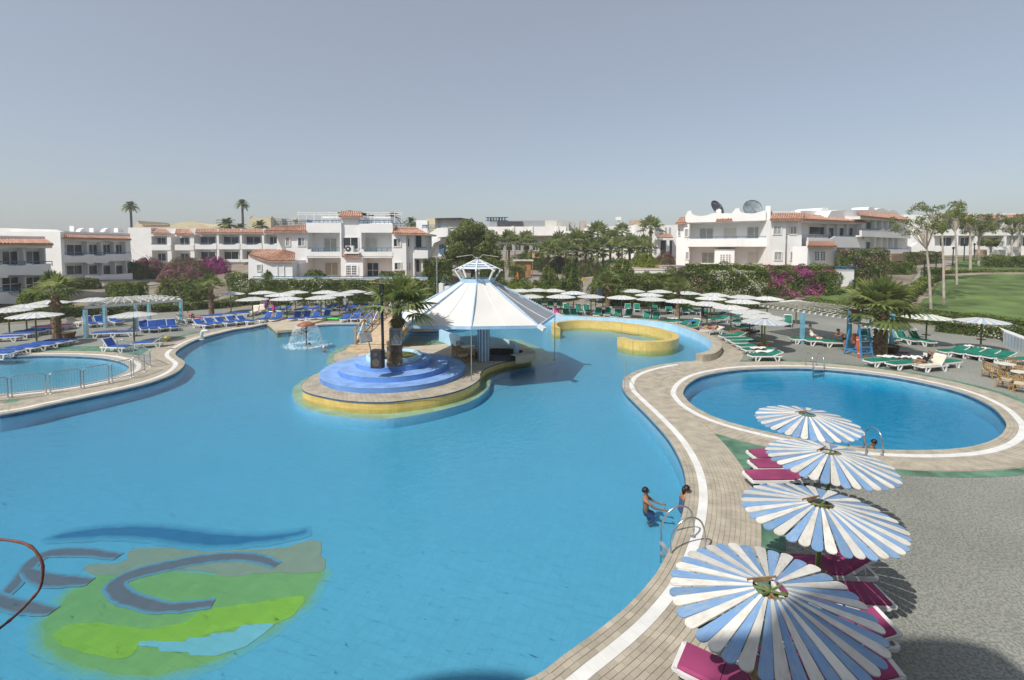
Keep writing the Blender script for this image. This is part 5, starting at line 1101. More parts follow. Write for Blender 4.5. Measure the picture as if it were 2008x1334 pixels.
p = P(396, 667, 0); so = thing('water_spout', 'white curved water spout on the left coping of the pool', 'spout', (p.x, p.y, .02)); mb = MB(); mb.box(-.14,.14,-.14,.14,0,.06); mb.build('base', M_pwhite, so); mb = MB(); mb.tube([(0,0,.04),(0,0,.55),(.08,0,.66),(.3,-.05,.7),(.58,-.1,.68)], [.11,.11,.11,.09,.08], 10); mb.build('nozzle', M_pwhite, so, True)
# ================================================================ FENCE ROUND THE PADDLING POOL, RAILS, LADDERS
M_chrome = mat('steel_tube', (.55,.56,.57), .22, .05, 3, metal=.9)
fen = [((-42,791),(16,782)),((24,780.5),(91,773.5)),((99,772.5),(159,763)),((165,761.6),(214,752)),((220,750.5),(258,741)),((262,739),(284,729.5)),((295,720),(272,709)),((262,702),(231,697))]
for i, (a, b_) in enumerate(fen):
    pa, pb_ = P(*a, .03), P(*b_, .03); t = thing('fence_panel', f'steel mesh fence panel, {ORD[i]} from the left around the paddling pool', 'fence', (0,0,0), 0, 'fence panels of the paddling pool'); d = (pb_-pa); mb = MB(); H_2 = 1.02
    up = Vector((0,0,1)); mb.tube([pa, pa+up*(H_2-.08), pa+up*H_2+d.normalized()*.08, pb_+up*H_2-d.normalized()*.08, pb_+up*(H_2-.08), pb_], .026, 7); mb.build('frame_tube', M_chrome, t)
    mb = MB(); mb.tube([pa+up*.17, pb_+up*.17], .02, 6); mb.build('bottom_rail', M_chrome, t); mb = MB(); nw = int(d.length/.1)
    for q in range(1, nw): w0 = pa+d*q/nw; mb.bar(w0+up*.18, w0+up*(H_2-.02), .005, .005)
    for q in range(1, 8): mb.bar(pa+up*(.17+.105*q), pb_+up*(.17+.105*q), .005, .005)
    mb.build('wire_mesh', M_chrome, t)
    for w0 in (pa, pb_): mb = MB(); mb.lathe([(.06,.0),(.06,.02),(.03,.05)], w0, 10); mb.build('foot', M_pwhite, t)
def ladder(px, py, outdir, label, w=.52, s=1.0):
    p = P(px, py, 0); t = thing('pool_ladder', label, 'ladder', (p.x, p.y, .026), 0, 'steel pool ladders'); o = Vector((outdir[0], outdir[1], 0)).normalized(); sd = Vector((-o.y, o.x, 0)); u = Vector((0,0,1))
    for k in (-1, 1):
        b_ = sd*(k*w/2); mb = MB(); pts = [b_+o*.55, b_+o*.56+u*.35, b_+o*.45+u*.68, b_+o*.2+u*.8, b_-o*.08+u*.68, b_-o*.25+u*.4, b_-o*.27+u*.0, b_-o*.27-u*.55]
        cc = []
        for i in range(len(pts)-1):
            a, c1, c2, d = pts[max(i-1,0)], pts[i], pts[i+1], pts[min(i+2,len(pts)-1)]
            for q in range(5): tt_ = q/5; cc.append(.5*((2*c1)+(c2-a)*tt_+(2*a-5*c1+4*c2-d)*tt_**2+(3*c1-a-3*c2+d)*tt_**3))
        cc.append(pts[-1]); mb.tube([v*s for v in cc], .022, 8); mb.build('handrail', M_chrome, t, True)
        mb = MB(); mb.lathe([(.06,.0),(.06,.02),(.025,.04)], (b_+o*.55)*s, 12); mb.build('flange', M_chrome, t)
    for z in (-.05,-.28): mb = MB(); mb.bar(sd*(-w/2)-o*.27+u*z, sd*(w/2)-o*.27+u*z, .09, .03); mb.build('rung', M_grey, t)
ladder(1327, 1072, (1,.15), 'steel ladder with two hoops on the near right rim of the main pool', .5); ladder(1600, 722, (.1,1), 'steel ladder on the far rim of the round pool', .6); ladder(1690, 881, (0,-1), 'steel ladder on the near rim of the round pool beside a swimmer', .55)
p = P(1228, 772, 0); t = thing('rope_post', 'thin steel post with a stay at the tip of the pool walkway', 'post', (p.x, p.y, .02)); mb = MB(); mb.tube([(-.05,.15,0),(-.05,.15,1.55)], .018, 6); mb.build('post', M_grey, t); mb = MB(); mb.tube([(-.03,.15,.95),(.62,-.05,0)], .012, 5); mb.build('stay', M_grey, t)
# ================================================================ PERGOLAS
M_pb = mat('pergola_blue', (.17,.42,.55), .55, .12, 3); M_pw = mat('pergola_white', (.70,.70,.66), .6, .08, 3); M_slt = mat('pergola_cream_slat', (.62,.60,.50), .7, .1, 3)
def pergola(label, posts, quad, n, zt, label_slat='rafter', louv=False):
    t = thing('pergola', label, 'pergola')
    for q in posts:
        p = P(*q, 0); mb = MB(); mb.box(p.x-.11,p.x+.11,p.y-.11,p.y+.11,0,zt-.09); f_ = mb.build('post', M_pb, t); mb = MB(); mb.box(p.x+.111,p.x+.12,p.y-.09,p.y+.09,.02,zt-.12); mb.build('white_side', M_pw, f_)
    A_, B_, C_, D_ = quad     # front left, front right, back right, back left
    for a, b_ in ((A_, B_), (D_, C_), (A_.lerp(D_, .5), B_.lerp(C_, .5))): mb = MB(); mb.bar((*a, zt), (*b_, zt), .1, .18); mb.build('beam', M_pw, t)
    for i in range(n):
        u = (i+.5)/n; a = A_.lerp(B_, u); b_ = D_.lerp(C_, u); d = (b_-a).normalized(); mb = MB()
        if louv:
            e = (B_-A_).normalized(); a2, b2 = a-d*.25, b_+d*.25; mb.bar((*a2, zt+.15), (*b2, zt+.15), .36, .03, up=(e.x*-.3, e.y*-.3, .95)); mb.build('slat', M_slt, t)
        else:
            mb.bar((*(a-d*.3), zt+.15), (*(b_+d*.3), zt+.15), .07, .12); r_ = mb.build('rafter', M_slt, t)
            for q in range(5):
                c = a.lerp(b_, (q+.5)/5); e = (B_-A_).normalized(); mb = MB(); mb.bar((*(c-e*.22), zt+.24+.05*(i%2)), (*(c+e*.22), zt+.24+.05*(i%2)), .30, .035); mb.build('shade_tile', M_pw, r_)
    return t
pergola('white pergola with blue posts over the blue loungers at left', [(169.5,663),(267,646),(356,634),(207,643),(293,628)], [V2(P(166,604,2.3)), V2(P(358,589,2.3)), V2(P(300,584,2.3)), V2(P(205,590,2.3))], 12, 2.3)
qa = V2(P(1490,599,2.35)); qb = V2(P(1661,623,2.35)); qd = V2(P(1560,594,2.35)); qc = V2(P(1705,610,2.35))
pergola('slatted white pergola with blue posts behind the lifeguard chair', [(1572.6,674.7),(1664,682),(1748,678)], [qa, qb, qc, qd], 16, 2.35, louv=True)
# ================================================================ LIFEGUARD CHAIR AND THINGS ROUND IT
M_lb = mat('lifeguard_blue', (.06,.26,.50), .5, .12, 3); M_or = mat('orange_plastic', (.62,.13,.03), .5, .12, 3); M_pkv = mat('salmon_vest', (.75,.30,.22), .8, .1, 4); M_check = mat('orange_teal_fabric', (.62,.22,.08), .85, .1, 7, col2=(.12,.36,.30))
p = P(1683, 698, 0); lg = thing('lifeguard_chair', 'tall blue wooden lifeguard chair with chequered seat back by the right pergola', 'chair', (p.x, p.y, 0), R(12)); SH = 2.05
for sx in (-1, 1):
    for sy in (-1, 1): mb = MB(); mb.bar((sx*.42, sy*.62, 0), (sx*.36, sy*.30, SH), .08, .09); mb.build('leg', M_lb, lg)
for q in range(5): z = .3+.36*q; y = -.62+.32*z/SH; mb = MB(); mb.bar((-.41+.02*q,y,z),(.41-.02*q,y,z),.09,.05); mb.build('rung', M_lb, lg)
mb = MB(); mb.bar((-.41,.58,.35),(.41,.58,.35),.08,.06); mb.bar((-.41,-.57,.35),(-.41,.57,.35),.06,.08); mb.bar((.41,-.57,.35),(.41,.57,.35),.06,.08); mb.build('brace', M_lb, lg)
mb = MB(); mb.box(-.46,.46,-.42,.42,SH,SH+.06); mb.build('seat', M_pad, lg)
for sx in (-1, 1): mb = MB(); mb.bar((sx*.42,.38,SH+.06),(sx*.42,.42,SH+.95),.07,.07); mb.bar((sx*.42,-.36,SH+.06),(sx*.42,-.36,SH+.36),.06,.06); mb.bar((sx*.42,-.4,SH+.38),(sx*.42,.40,SH+.38),.08,.05); mb.build('arm', M_lb, lg)
mb = MB(); mb.box(-.37,.37,.34,.40,SH+.1,SH+.9); mb.build('backrest', M_check, lg); mb = MB(); mb.box(-.5,.4,-.1,.5,SH+1.0,SH+1.06); mb.build('sunshade', M_check, lg)
p2 = P(1681, 700, 0); t = thing('rescue_tube', 'orange rescue board leaning upright on the lifeguard chair', 'rescue board', (p2.x, p2.y-.25, 0)); mb = MB(); mb.box(-.13,.13,-.05,.05,.02,1.34); mb.xform(Matrix.Rotation(R(-10),4,'X')); mb.build('board', M_or, t)
for z in (.25, 1.1): mb = MB(); mb.box(-.135,.135,-.058,.0,z,z+.05); mb.xform(Matrix.Rotation(R(-10),4,'X')); mb.build('strap', M_pwhite, t)
p2 = P(1667, 690, 0); mb = MB(); mb.v = []; 
t = thing('life_vest', 'salmon life vest hung on the ladder of the lifeguard chair', 'life vest', (p2.x, p2.y-.35, .62)); mb = MB(); mb.lathe([(.10,0),(.21,.05),(.23,.3),(.19,.6),(.12,.68),(.0,.68)], n=14); mb.xform(Matrix.Diagonal((1,.45,1,1))); mb.build('vest_body', M_pkv, t, True); mb = MB(); mb.box(-.03,.03,-.13,-.095,.1,.6); mb.build('vest_strap', M_or, t)
def planter(px, py, label, r=.42, h=.5):
    p = P(px, py, 0); t = thing('clay_pot', label, 'pot', (p.x, p.y, 0), 0, 'clay pots on the deck'); mb = MB(); mb.lathe([(0,0),(r*.66,0),(r*.95,h*.8),(r,h*.82),(r,h),(r*.88,h),(r*.84,h*.8),(0,h*.78)], n=18); mb.build('pot', mat('brown_clay', (.16,.10,.055), .8, .2, 3), t, True)
    mb = MB(); mb.lathe([(0,h*.81),(r*.83,h*.81)], n=18); mb.build('soil', M_mortar, t)
planter(136, 664, 'brown clay pot beside the left palm trunk'); planter(1745, 692, 'brown bowl shaped clay pot beside the right palm', .55, .5); planter(1184, 615, 'terracotta pot at the foot of the path sign board', .3, .45)
# floats and towels
M_towel = {'white': mat('white_towel', (.74,.72,.68), .95, .06, 4, .4, 20), 'teal': mat('teal_towel', (.02,.33,.42), .95, .1, 4, .4, 20), 'blue': mat('blue_towel', (.06,.22,.62), .95, .15, 4, .4, 20), 'pink': mat('pink_towel', (.62,.20,.36), .95, .1, 4, .4, 20), 'orange': mat('orange_towel', (.75,.33,.04), .95, .1, 4, .4, 20)}
def towel(px, py, col, label, w=.6, l=.9, rz=0, z=.44, drape=.06):
    p = P(px, py, z); mb = MB(); nx, ny = 9, 7
    for j in range(ny):
        for i in range(nx): x = (i/(nx-1)-.5)*l; y = (j/(ny-1)-.5)*w; mb.v.append((x+random.gauss(0,.015), y+random.gauss(0,.015), drape*(math.sin(i*1.7+j*.9+px)*.5+.5)+random.uniform(0,.02)))
    for j in range(ny-1):
        for i in range(nx-1): mb.f.append((j*nx+i, j*nx+i+1, (j+1)*nx+i+1, (j+1)*nx+i)); mb.m.append(0)
    n0 = len(mb.v); mb.v += [(a, b_, c-.02) for a, b_, c in mb.v[:n0]]; mb.f += [tuple(reversed([q+n0 for q in f])) for f in mb.f]; mb.m = [0]*len(mb.f)
    o = mb.build('towel', M_towel[col], None, True, fix=False); o.location = (p.x, p.y, z); o.rotation_euler = (0,0,rz); return tag(o, label, 'towel', 'towels on the loungers')
towel(1320, 625, 'white', 'white towel on the flat green lounger behind the curling wall'); towel(1268, 617, 'blue', 'blue towel on a green lounger behind the curling wall', .5, .5); towel(1741, 700, 'white', 'crumpled white towel on the leftmost lounger by the round pool', .55, 1.1, .1); towel(1791, 703, 'white', 'crumpled white towel on the middle lounger by the round pool', .55, 1.2, .1, .44, .14)
towel(1500, 690, 'white', 'white towel on the front lounger beside the raised wall', .5, 1.3); towel(1486, 683, 'white', 'white towel on the second lounger beside the raised wall', .5, 1.0); towel(1802, 661, 'white', 'white towel on a raised green lounger behind the palm', .5, .5)
towel(518, 614, 'teal', 'teal towel draped over a blue lounger back behind the fountain', .6, .5, 0, .75, .1); towel(588, 620, 'orange', 'small orange towel on a blue lounger behind the fountain', .3, .5); towel(1357, 630, 'blue', 'blue towel over the lounger back by the raised wall', .5, .4, 0, .7); towel(1128, 613, 'pink', 'pale pink towel on a green lounger by the path', .5, .5); towel(1772, 691, 'pink', 'small pink towel under the striped parasol by the clay bowl', .3, .7, 0, .05)
towel(235, 668, 'white', 'beige towel over the raised back of a blue lounger by the paddling pool', .4, .4, 0, .75); towel(1606, 664, 'white', 'white towel on a green lounger under the right pergola', .4, .4); towel(1497, 676, 'orange', 'orange patterned towel on a green lounger under two stout poles', .5, .8); towel(1930, 684, 'white', 'white towel on the middle lounger along the right flower hedge', .4, .6, .1, .55); towel(1900, 679, 'white', 'white towel on the second lounger along the right flower hedge', .4, .5, .1, .55)
def ringfloat(px, py, col, label, r=.4):
    p = P(px, py, 0); mb = MB(); pts = [(r*math.cos(a), r*math.sin(a), 0) for a in np.linspace(0, 2*math.pi, 25)]; mb.tube(pts, .1, 10, cap=False); o = mb.build('swim_ring', mat(label[:14], col, .35, .08, 3), None, True); o.location = (p.x, p.y, .11); tag(o, label, 'swim ring')
ringfloat(319, 668, (.70,.60,.02), 'yellow swim ring on the deck by the blue lounger'); 
p = P(651, 628, 0); mb = MB(); 
for k in range(4): mb.tube([(-.9,-.24+.16*k,.09),(-.2,-.24+.16*k,.12),(.6,-.24+.16*k,.09),(.85,-.24+.16*k,.16)], .085, 8)
o = mb.build('air_mattress', mat('green_float', (.05,.55,.06), .35, .1, 3), None, True); o.location = (p.x, p.y, 0.03); tag(o, 'bright green air mattress on the deck behind the pool', 'air mattress')
# ================================================================ LAMP POSTS, SIGNS, BALCONY RAIL PIECES
def lamp(px, ytop, ybase, Y, label, col=None):
    b_ = PY(px, ybase, Y); t_ = PY(px, ytop, Y); z0 = min(th(b_.x, b_.y), b_.z); h = t_.z-z0; t = thing('lamp_post', label, 'lamp post', (b_.x, b_.y, z0), 0, 'garden lamp posts'); mb = MB(); mb.tube([(0,0,0),(0,0,h-.35)], .07, 8); mb.build('post', col or M_dkgreen, t); mb = MB(); mb.lathe([(.0,h-.36),(.13,h-.34),(.17,h-.1),(.0,h)], n=12); mb.build('lantern', col or M_dkgreen, t); mb = MB(); mb.lathe([(.12,h-.32),(.15,h-.14)], n=12); mb.build('glass', M_curt, t)
lamp(857, 503, 563, 57.5, 'grey lamp post at the corner of the villa hedge', M_grey); lamp(1675, 506, 574, 57, 'dark lamp post before the white retaining wall on the right'); lamp(1812, 510, 549, 61, 'dark lamp post at the left of the sloping path'); lamp(1835, 497, 533, 68, 'black lamp post with dark lantern right of the sloping path'); lamp(1868, 484, 522, 71, 'lamp post left of the middle white trunk'); lamp(1890, 478, 512, 75, 'thin dark lamp post beside the far lawn'); lamp(1910, 477, 504, 78, 'farthest thin lamp post by the right hotel block'); lamp(1093, 520, 556, 78, 'black lamp post by the clipped hedge of the square'); lamp(1139, 510, 550, 81, 'tall black lamp post at the end of the path'); lamp(40, 555, 588, 50, 'dark lamp post before the left hotel block')
a = PX2(1176, 56); t = thing('sign_board', 'grey information board between two dark posts beside the path', 'sign', (a, 56, 0)); 
for x in (-.42, .42): mb = MB(); mb.bar((x,0,0),(x,0,2.3),.09,.09); mb.build('post', M_dkgreen, t)
mb = MB(); mb.box(-.38,.38,-.03,.03,.75,2.2); mb.build('board', mat('grey_board', (.22,.25,.28), .5, .1, 2), t)
c = PY(1052, 501, 98); t = thing('hanging_sign', 'orange and red sign board hung between wooden posts at the garden gate', 'sign', (c.x, 98, c.z)); mb = MB(); mb.box(-.85,.85,-.05,.05,-.5,.55); mb.build('board', mat('sign_cream', (.62,.45,.25), .6, .1, 2), t); mb = MB(); mb.lathe([(0,0),(.38,0)], n=16); mb.xform(Matrix.Translation((.1,-.06,.05))@Matrix.Rotation(R(90),4,'X')); mb.build('emblem', mat('sign_red', (.55,.06,.03), .6, .1, 2), t)
g0 = th(c.x, 98)
for x in (-1.5, 1.5): mb = MB(); mb.bar((x,.1,g0-c.z),(x,.1,1.0),.14,.14); mb.build('post', M_wood, t)
mb = MB(); mb.bar((-1.7,.1,.85),(1.7,.1,.85),.12,.12); mb.build('crossbeam', M_wood, t)
c = PY(1015, 552, 84); zb = th(c.x, 84); t = thing('figure_sign', 'small red standing sign beside the garden square', 'sign', (c.x, 84, zb)); mb = MB(); mb.lathe([(.0,0),(.22,0),(.20,.5),(.26,.9),(.16,1.25),(.14,1.5),(0,1.6)], n=12); mb.xform(Matrix.Diagonal((1,.4,1,1))); mb.build('body', M_or, t); mb = MB(); mb.box(-.25,.25,-.2,.2,-.02,.05); mb.build('base', M_dkgreen, t)
c = PX2(1026, 92); zb = th(c, 92); t = thing('reed_hut', 'small wooden kiosk with flat reed roof by the garden gate', 'kiosk', (c, 92, zb)); mb = MB(); mb.box(-2,1.9,-1.2,1.2,2.9,3.15); mb.build('roof', M_slt, t); mb = MB(); mb.box(-1.4,1.4,-.8,.9,0,2.9); mb.build('hut_wall', mat('orange_wood', (.40,.20,.08), .8, .15, 2), t)
for x in (-1.8, 1.7): mb = MB(); mb.bar((x,-1.1,0),(x,-1.1,2.9),.14,.14); mb.build('post', M_wood, t)
# striped pool-side screen at the right edge, steps with white walls by the villa
p = P(1990, 672, .6); t = thing('striped_screen', 'white and blue striped low screen with white top at the right edge', 'screen', (0,0,0)); q0 = V2(P(1970,652,.9)); q1 = V2(P(2060,686,.9)); dq = q1-q0; zz = 0
for i in range(26): a_ = q0+dq*i/26; b_ = q0+dq*(i+.96)/26; mb = MB(); mb.prism([a_, b_, b_+Vector((0,.08)), a_+Vector((0,.08))], .0, .9); mb.build('stripe_board', M_lb if i % 2 and False else (M_tblue if i % 2 else M_pw), t)
mb = MB(); mb.prism([q0-Vector((.05,.05)), q1-Vector((.05,.05)), q1+Vector((1.6,2)), q0+Vector((1.6,2))], .902, .95); mb.build('top', M_pw, t)
for px in (880, 870): pass
c = PX2(888, 58.5); t = thing('garden_steps', 'white stepped garden wall with handrail left of the tent top', 'steps', (c, 58.5, 0))
for k in range(5): mb = MB(); mb.box(-1.7+.62*k,-1.08+.62*k,-.3,1.5,-.2,2.6-.32*k); mb.build('wall_step', M_white, t)
mb = MB(); mb.tube([(-1.6,-.35,3.1),(1.3,-.35,1.9)], .05, 6); mb.build('handrail', M_rail, t)
# bare twig reaching in from the terrace where the photographer stands
M_twig = mat('twig_bark', (.23,.085,.055), .7, .25, 14, .3, 40)
tw_ = thing('bare_twig', 'bare reddish brown twig curving in at the left edge of the picture', 'twig'); pts = []
for x, y in ((-150,1045),(-60,1050),(-20,1057),(20,1060),(55,1069),(75,1088),(84,1112),(80,1150),(62,1175),(35,1203),(5,1228),(-40,1262),(-120,1310)): pts.append(PY(x, y, 5.7))
pts = [Vector((-8.4,5.2,0)), Vector((-8.2,5.5,2.0))]+pts+[Vector((-8.0,5.6,1.4))]
mb = MB(); cc = []
for i in range(len(pts)-1):
    a, c1, c2, d = pts[max(i-1,0)], pts[i], pts[i+1], pts[min(i+2,len(pts)-1)]
    for q in range(5): u = q/5; cc.append(.5*((2*c1)+(c2-a)*u+(2*a-5*c1+4*c2-d)*u*u+(3*c1-a-3*c2+d)*u**3))
mb.tube(cc, [.0155+(.006 if i % 9 == 4 else 0) for i in range(len(cc))], 8); mb.build('stem', M_twig, tw_, True)
# ================================================================ PLANTS
def leafm(name, c, t=.38, v=.25): return mat(name, c, .55, v, 1.5, spec=.25, trans=t)
LG = [leafm('leaf_dark', (.10,.15,.034)), leafm('leaf_mid', (.18,.24,.052)), leafm('leaf_light', (.25,.305,.07))]
LY = [leafm('leaf_lime_dark', (.10,.155,.02)), leafm('leaf_lime', (.20,.265,.035)), leafm('leaf_lime_light', (.30,.355,.06))]
LT = [leafm('tree_leaf_dark', (.125,.165,.048)), leafm('tree_leaf_mid', (.21,.25,.07)), leafm('tree_leaf_light', (.27,.30,.095))]
PK = leafm('pink_bract', (.55,.10,.32), .35, .2); MG = leafm('magenta_bract', (.46,.045,.30), .35, .2); PKP = leafm('pale_pink_bract', (.50,.16,.24), .35, .2); WF = leafm('white_blossom', (.68,.66,.56), .3, .08); BRL = leafm('dry_leaf', (.17,.10,.05), .2)
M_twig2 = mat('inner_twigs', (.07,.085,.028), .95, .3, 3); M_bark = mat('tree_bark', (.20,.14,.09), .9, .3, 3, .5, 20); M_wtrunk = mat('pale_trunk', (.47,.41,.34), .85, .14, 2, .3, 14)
def quads(name, V, mi, mats, parent=None):
    n = len(V); me = bpy.data.meshes.new(name); me.vertices.add(n*4); me.vertices.foreach_set('co', np.asarray(V, dtype=np.float32).ravel())
    me.loops.add(n*4); me.loops.foreach_set('vertex_index', np.arange(n*4, dtype=np.int32)); me.polygons.add(n); me.polygons.foreach_set('loop_start', np.arange(0, n*4, 4, dtype=np.int32)); me.polygons.foreach_set('loop_total', np.full(n, 4, dtype=np.int32))
    for m in mats: me.materials.append(m)
    me.polygons.foreach_set('material_index', np.asarray(mi, dtype=np.int32)); me.update(calc_edges=True); me.validate()
    return link(name, me, parent)
def leafquads(C, Nrm, size, asp=.6):
    n = len(C); N = Nrm+rng.normal(0, .55, (n, 3)); N /= np.linalg.norm(N, axis=1)[:, None]; A = rng.normal(0, 1, (n, 3)); A -= N*(A*N).sum(1)[:, None]; A /= np.linalg.norm(A, axis=1)[:, None]; B = np.cross(N, A)
    s = (size*rng.uniform(.65, 1.35, n))[:, None]
    return np.stack([C-A*s*.5, C+B*s*asp*.5-A*s*.05, C+A*s*.5, C-B*s*asp*.5-A*s*.05], 1)
def pickm(n, wts): w_ = np.array(wts, float); return rng.choice(len(w_), n, p=w_/w_.sum())
def pickc(C, wts):
    w_ = np.array(wts, float); n = len(C); cl = np.sin(C[:,0]*1.9+C[:,2]*1.1)+np.sin(C[:,0]*.8-C[:,2]*2.3+2)+.7*np.sin(C[:,0]*3.7+C[:,1]*2+C[:,2]*4.1)
    f = w_[3:].sum()/w_.sum(); isf = rng.random(n) < np.clip(f*(1+.85*cl), 0, .95) if f > 0 else np.zeros(n, bool)
    g = np.clip(rng.random(n)+.16*cl, 0, .999); cum = np.cumsum(w_[:3]/w_[:3].sum()); gi = np.minimum(np.searchsorted(cum, g), 2)
    if f > 0: gi = np.where(isf, 3+rng.choice(len(w_)-3, n, p=w_[3:]/w_[3:].sum()), gi)
    return gi
def hedge(label, A, B, z0, z1, th_, mats, wts, leaf=.17, name='hedge', dens=2.9, cat='hedge', group=None, lump=.22, followz=False, tp=1.0):
    a = Vector((PX2(*A), A[1])); b = Vector((PX2(*B), B[1])); L = (b-a).length; t = (b-a)/L; nn = Vector((t.y, -t.x));
    if nn.y > 0: nn = -nn
    root = thing(name, label, cat, (0,0,0), 0, group); zz0 = z0 if isinstance(z0, tuple) else (z0, z0); zz1 = z1 if isinstance(z1, tuple) else (z1, z1)
    hm = (zz1[0]-zz0[0]+zz1[1]-zz0[1])/2; ar = {'f': L*hm, 't': L*th_*tp, 'l': hm*th_, 'r': hm*th_, 'k': L*hm*.25}; P_ = []; N_ = []
    for k, ara in ar.items():
        n = int(ara/(leaf*leaf*.35)*dens*.55); u = rng.random(n); v = rng.random(n); w_ = rng.random(n)
        if k == 'f': U, D, Zf, nr = u, np.zeros(n), v, (nn.x, nn.y, .25)
        elif k == 'k': U, D, Zf, nr = u, np.ones(n), v, (-nn.x, -nn.y, .25)
        elif k == 't': U, D, Zf, nr = u, w_, np.ones(n), (0, 0, 1)
        elif k == 'l': U, D, Zf, nr = np.zeros(n), w_, v, (-t.x, -t.y, .2)
        else: U, D, Zf, nr = np.ones(n), w_, v, (t.x, t.y, .2)
        bx = a.x+t.x*L*U-nn.x*th_*D; by = a.y+t.y*L*U-nn.y*th_*D; za = zz0[0]+(zz0[1]-zz0[0])*U; zb = zz1[0]+(zz1[1]-zz1[0])*U; bz_ = za+(zb-za)*Zf
        l_ = lump*np.maximum(-.2, (np.sin(bx*1.7+bz_*1.3)+np.sin(bx*.63+by*.9+bz_*2.1+1)+.6*np.sin(bx*4.1+bz_*3.7))*.5)-np.abs(rng.normal(0, .09, n))-rng.random(n)**3*.25
        edge = np.clip((1-Zf)*8, .3, 1) if k == 'f' else 1.0
        P_.append(np.c_[bx+nr[0]*l_*edge, by+nr[1]*l_*edge, bz_+l_*nr[2]]); N_.append(np.tile(np.array(nr), (n, 1)))
    C = np.concatenate(P_); N = np.concatenate(N_); 
    quads('foliage', leafquads(C, N, leaf), pickc(C, wts), mats, root)
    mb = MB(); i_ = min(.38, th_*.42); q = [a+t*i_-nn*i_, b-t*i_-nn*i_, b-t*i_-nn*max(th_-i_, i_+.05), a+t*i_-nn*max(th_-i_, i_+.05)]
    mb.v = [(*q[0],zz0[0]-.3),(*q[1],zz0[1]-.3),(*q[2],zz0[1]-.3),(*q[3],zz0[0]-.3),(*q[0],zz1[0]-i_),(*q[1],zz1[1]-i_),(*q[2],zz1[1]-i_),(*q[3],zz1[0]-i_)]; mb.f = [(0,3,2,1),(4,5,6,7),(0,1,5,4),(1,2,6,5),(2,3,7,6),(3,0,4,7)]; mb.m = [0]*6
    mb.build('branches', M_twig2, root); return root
def bush(label, px, Y, ztop, rx, ry=None, zb=None, mats=LG, wts=(3,4,2), leaf=.17, name='bush', cat='bush', group=None, dens=2.6, flat=1.0, topm=None):
    x = PX2(px, Y); ry = ry or rx; g = th(x, Y) if zb is None else zb; h = ztop-g; root = thing(name, label, cat, (x, Y, g), 0, group)
    area = 2*math.pi*rx*max(h, .4)*1.1; n = int(area/(leaf*leaf*.35)*dens*.6); u = rng.random(n)*2*math.pi; v = rng.random(n)**.8*1.45
    r_ = 1+.13*np.sin(3*u+2.2*v+px)+.1*np.sin(5*u-3*v)-np.abs(rng.normal(0, .07, n))-rng.random(n)**3*.2
    d = np.c_[np.cos(u)*np.cos(v), np.sin(u)*np.cos(v), np.sin(v)]; C = np.c_[d[:,0]*rx*r_, d[:,1]*ry*r_, d[:,2]*h*r_*.98+.02]
    mi = pickm(n, wts)
    if topm is not None: top = (d[:,2] > .35+.25*np.sin(4*u)) & (rng.random(n) < .6); mi = np.where(top, topm, mi)
    quads('foliage', leafquads(C, d, leaf), mi, mats, root)
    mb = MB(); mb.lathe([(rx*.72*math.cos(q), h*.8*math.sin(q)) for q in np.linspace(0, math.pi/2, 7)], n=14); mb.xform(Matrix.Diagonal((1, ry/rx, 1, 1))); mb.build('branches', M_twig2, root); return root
# ---- palms
FL = [leafm('palm_dark', (.18,.225,.07), .5), leafm('palm_mid', (.27,.32,.105), .5), leafm('palm_light', (.40,.44,.17), .5)]; M_pet = mat('palm_petiole', (.20,.21,.07), .6, .2, 4); M_ptr = mat('palm_trunk', (.22,.15,.09), .9, .3, 5, .6, 18); M_dry = leafm('dry_palm_leaf', (.30,.21,.10), .2)
def trunk_mesh(h, r0, r1, bend=(0,0), boots=0, mb=None, shag=1.0):
    mb = MB(); pts, rs = [], []; N = 9
    for i in range(N+1): u = i/N; pts.append((bend[0]*u*u, bend[1]*u*u, h*u)); rs.append((r0+(r1-r0)*u)*(1+.06*math.sin(i*2.3))*(1.12 if i == 0 else 1))
    mb.tube(pts, rs, 10)
    for k in range(boots):
        u = (k+.5)/boots; a = k*2.399; z = h*u; r = (r0+(r1-r0)*u); c = Vector((bend[0]*u*u, bend[1]*u*u, z)); e = Vector((math.cos(a), math.sin(a), 0)); sd = Vector((-e.y, e.x, 0)); w_ = .08*r0/.2; s_ = shag*(.6+u*.9)
        mb.add([c+e*r*.9-sd*w_, c+e*r*.9+sd*w_, c+e*(r+.07*s_)+Vector((0,0,.13*s_+.05)), c+e*r*.9+Vector((0,0,.16))], [(0,1,2),(1,3,2),(3,0,2)])
    return mb
def fan_leaf(V, MI, p, d, petl, bl, droop, seg, mi, mbp, spread=1.75):
    up = Vector((0,0,1)); e = p+d*petl+Vector((0,0,-.12*petl)); mbp.tube([p, p.lerp(e, .5)+Vector((0,0,.05*petl)), e], [.022,.016,.012], 4, cap=False)
    d2 = (d+Vector((0,0,-.25))).normalized(); s = d2.cross(up); s = s.normalized() if s.length > .05 else Vector((1,0,0)); n_ = s.cross(d2)
    for k in range(seg):
        f = (k/(seg-1)-.5)*2; ph = f*spread; q = d2*math.cos(ph)+s*math.sin(ph)+n_*(.12*(1-abs(f))); q.normalize(); L = bl*(.78+.22*math.cos(ph))*random.uniform(.9,1.08); w_ = L*math.tan(spread/seg)*1.15*random.uniform(.85,1.15)
        sd = q.cross(n_).normalized(); m_ = e+q*L*.55+Vector((0,0,-droop*.12*L)); tp = e+q*L*.95+Vector((0,0,-droop*.6*L*random.uniform(.6,1.3)))
        V.append([e, m_-sd*w_*.5, tp, m_+sd*w_*.5]); MI.append(mi)
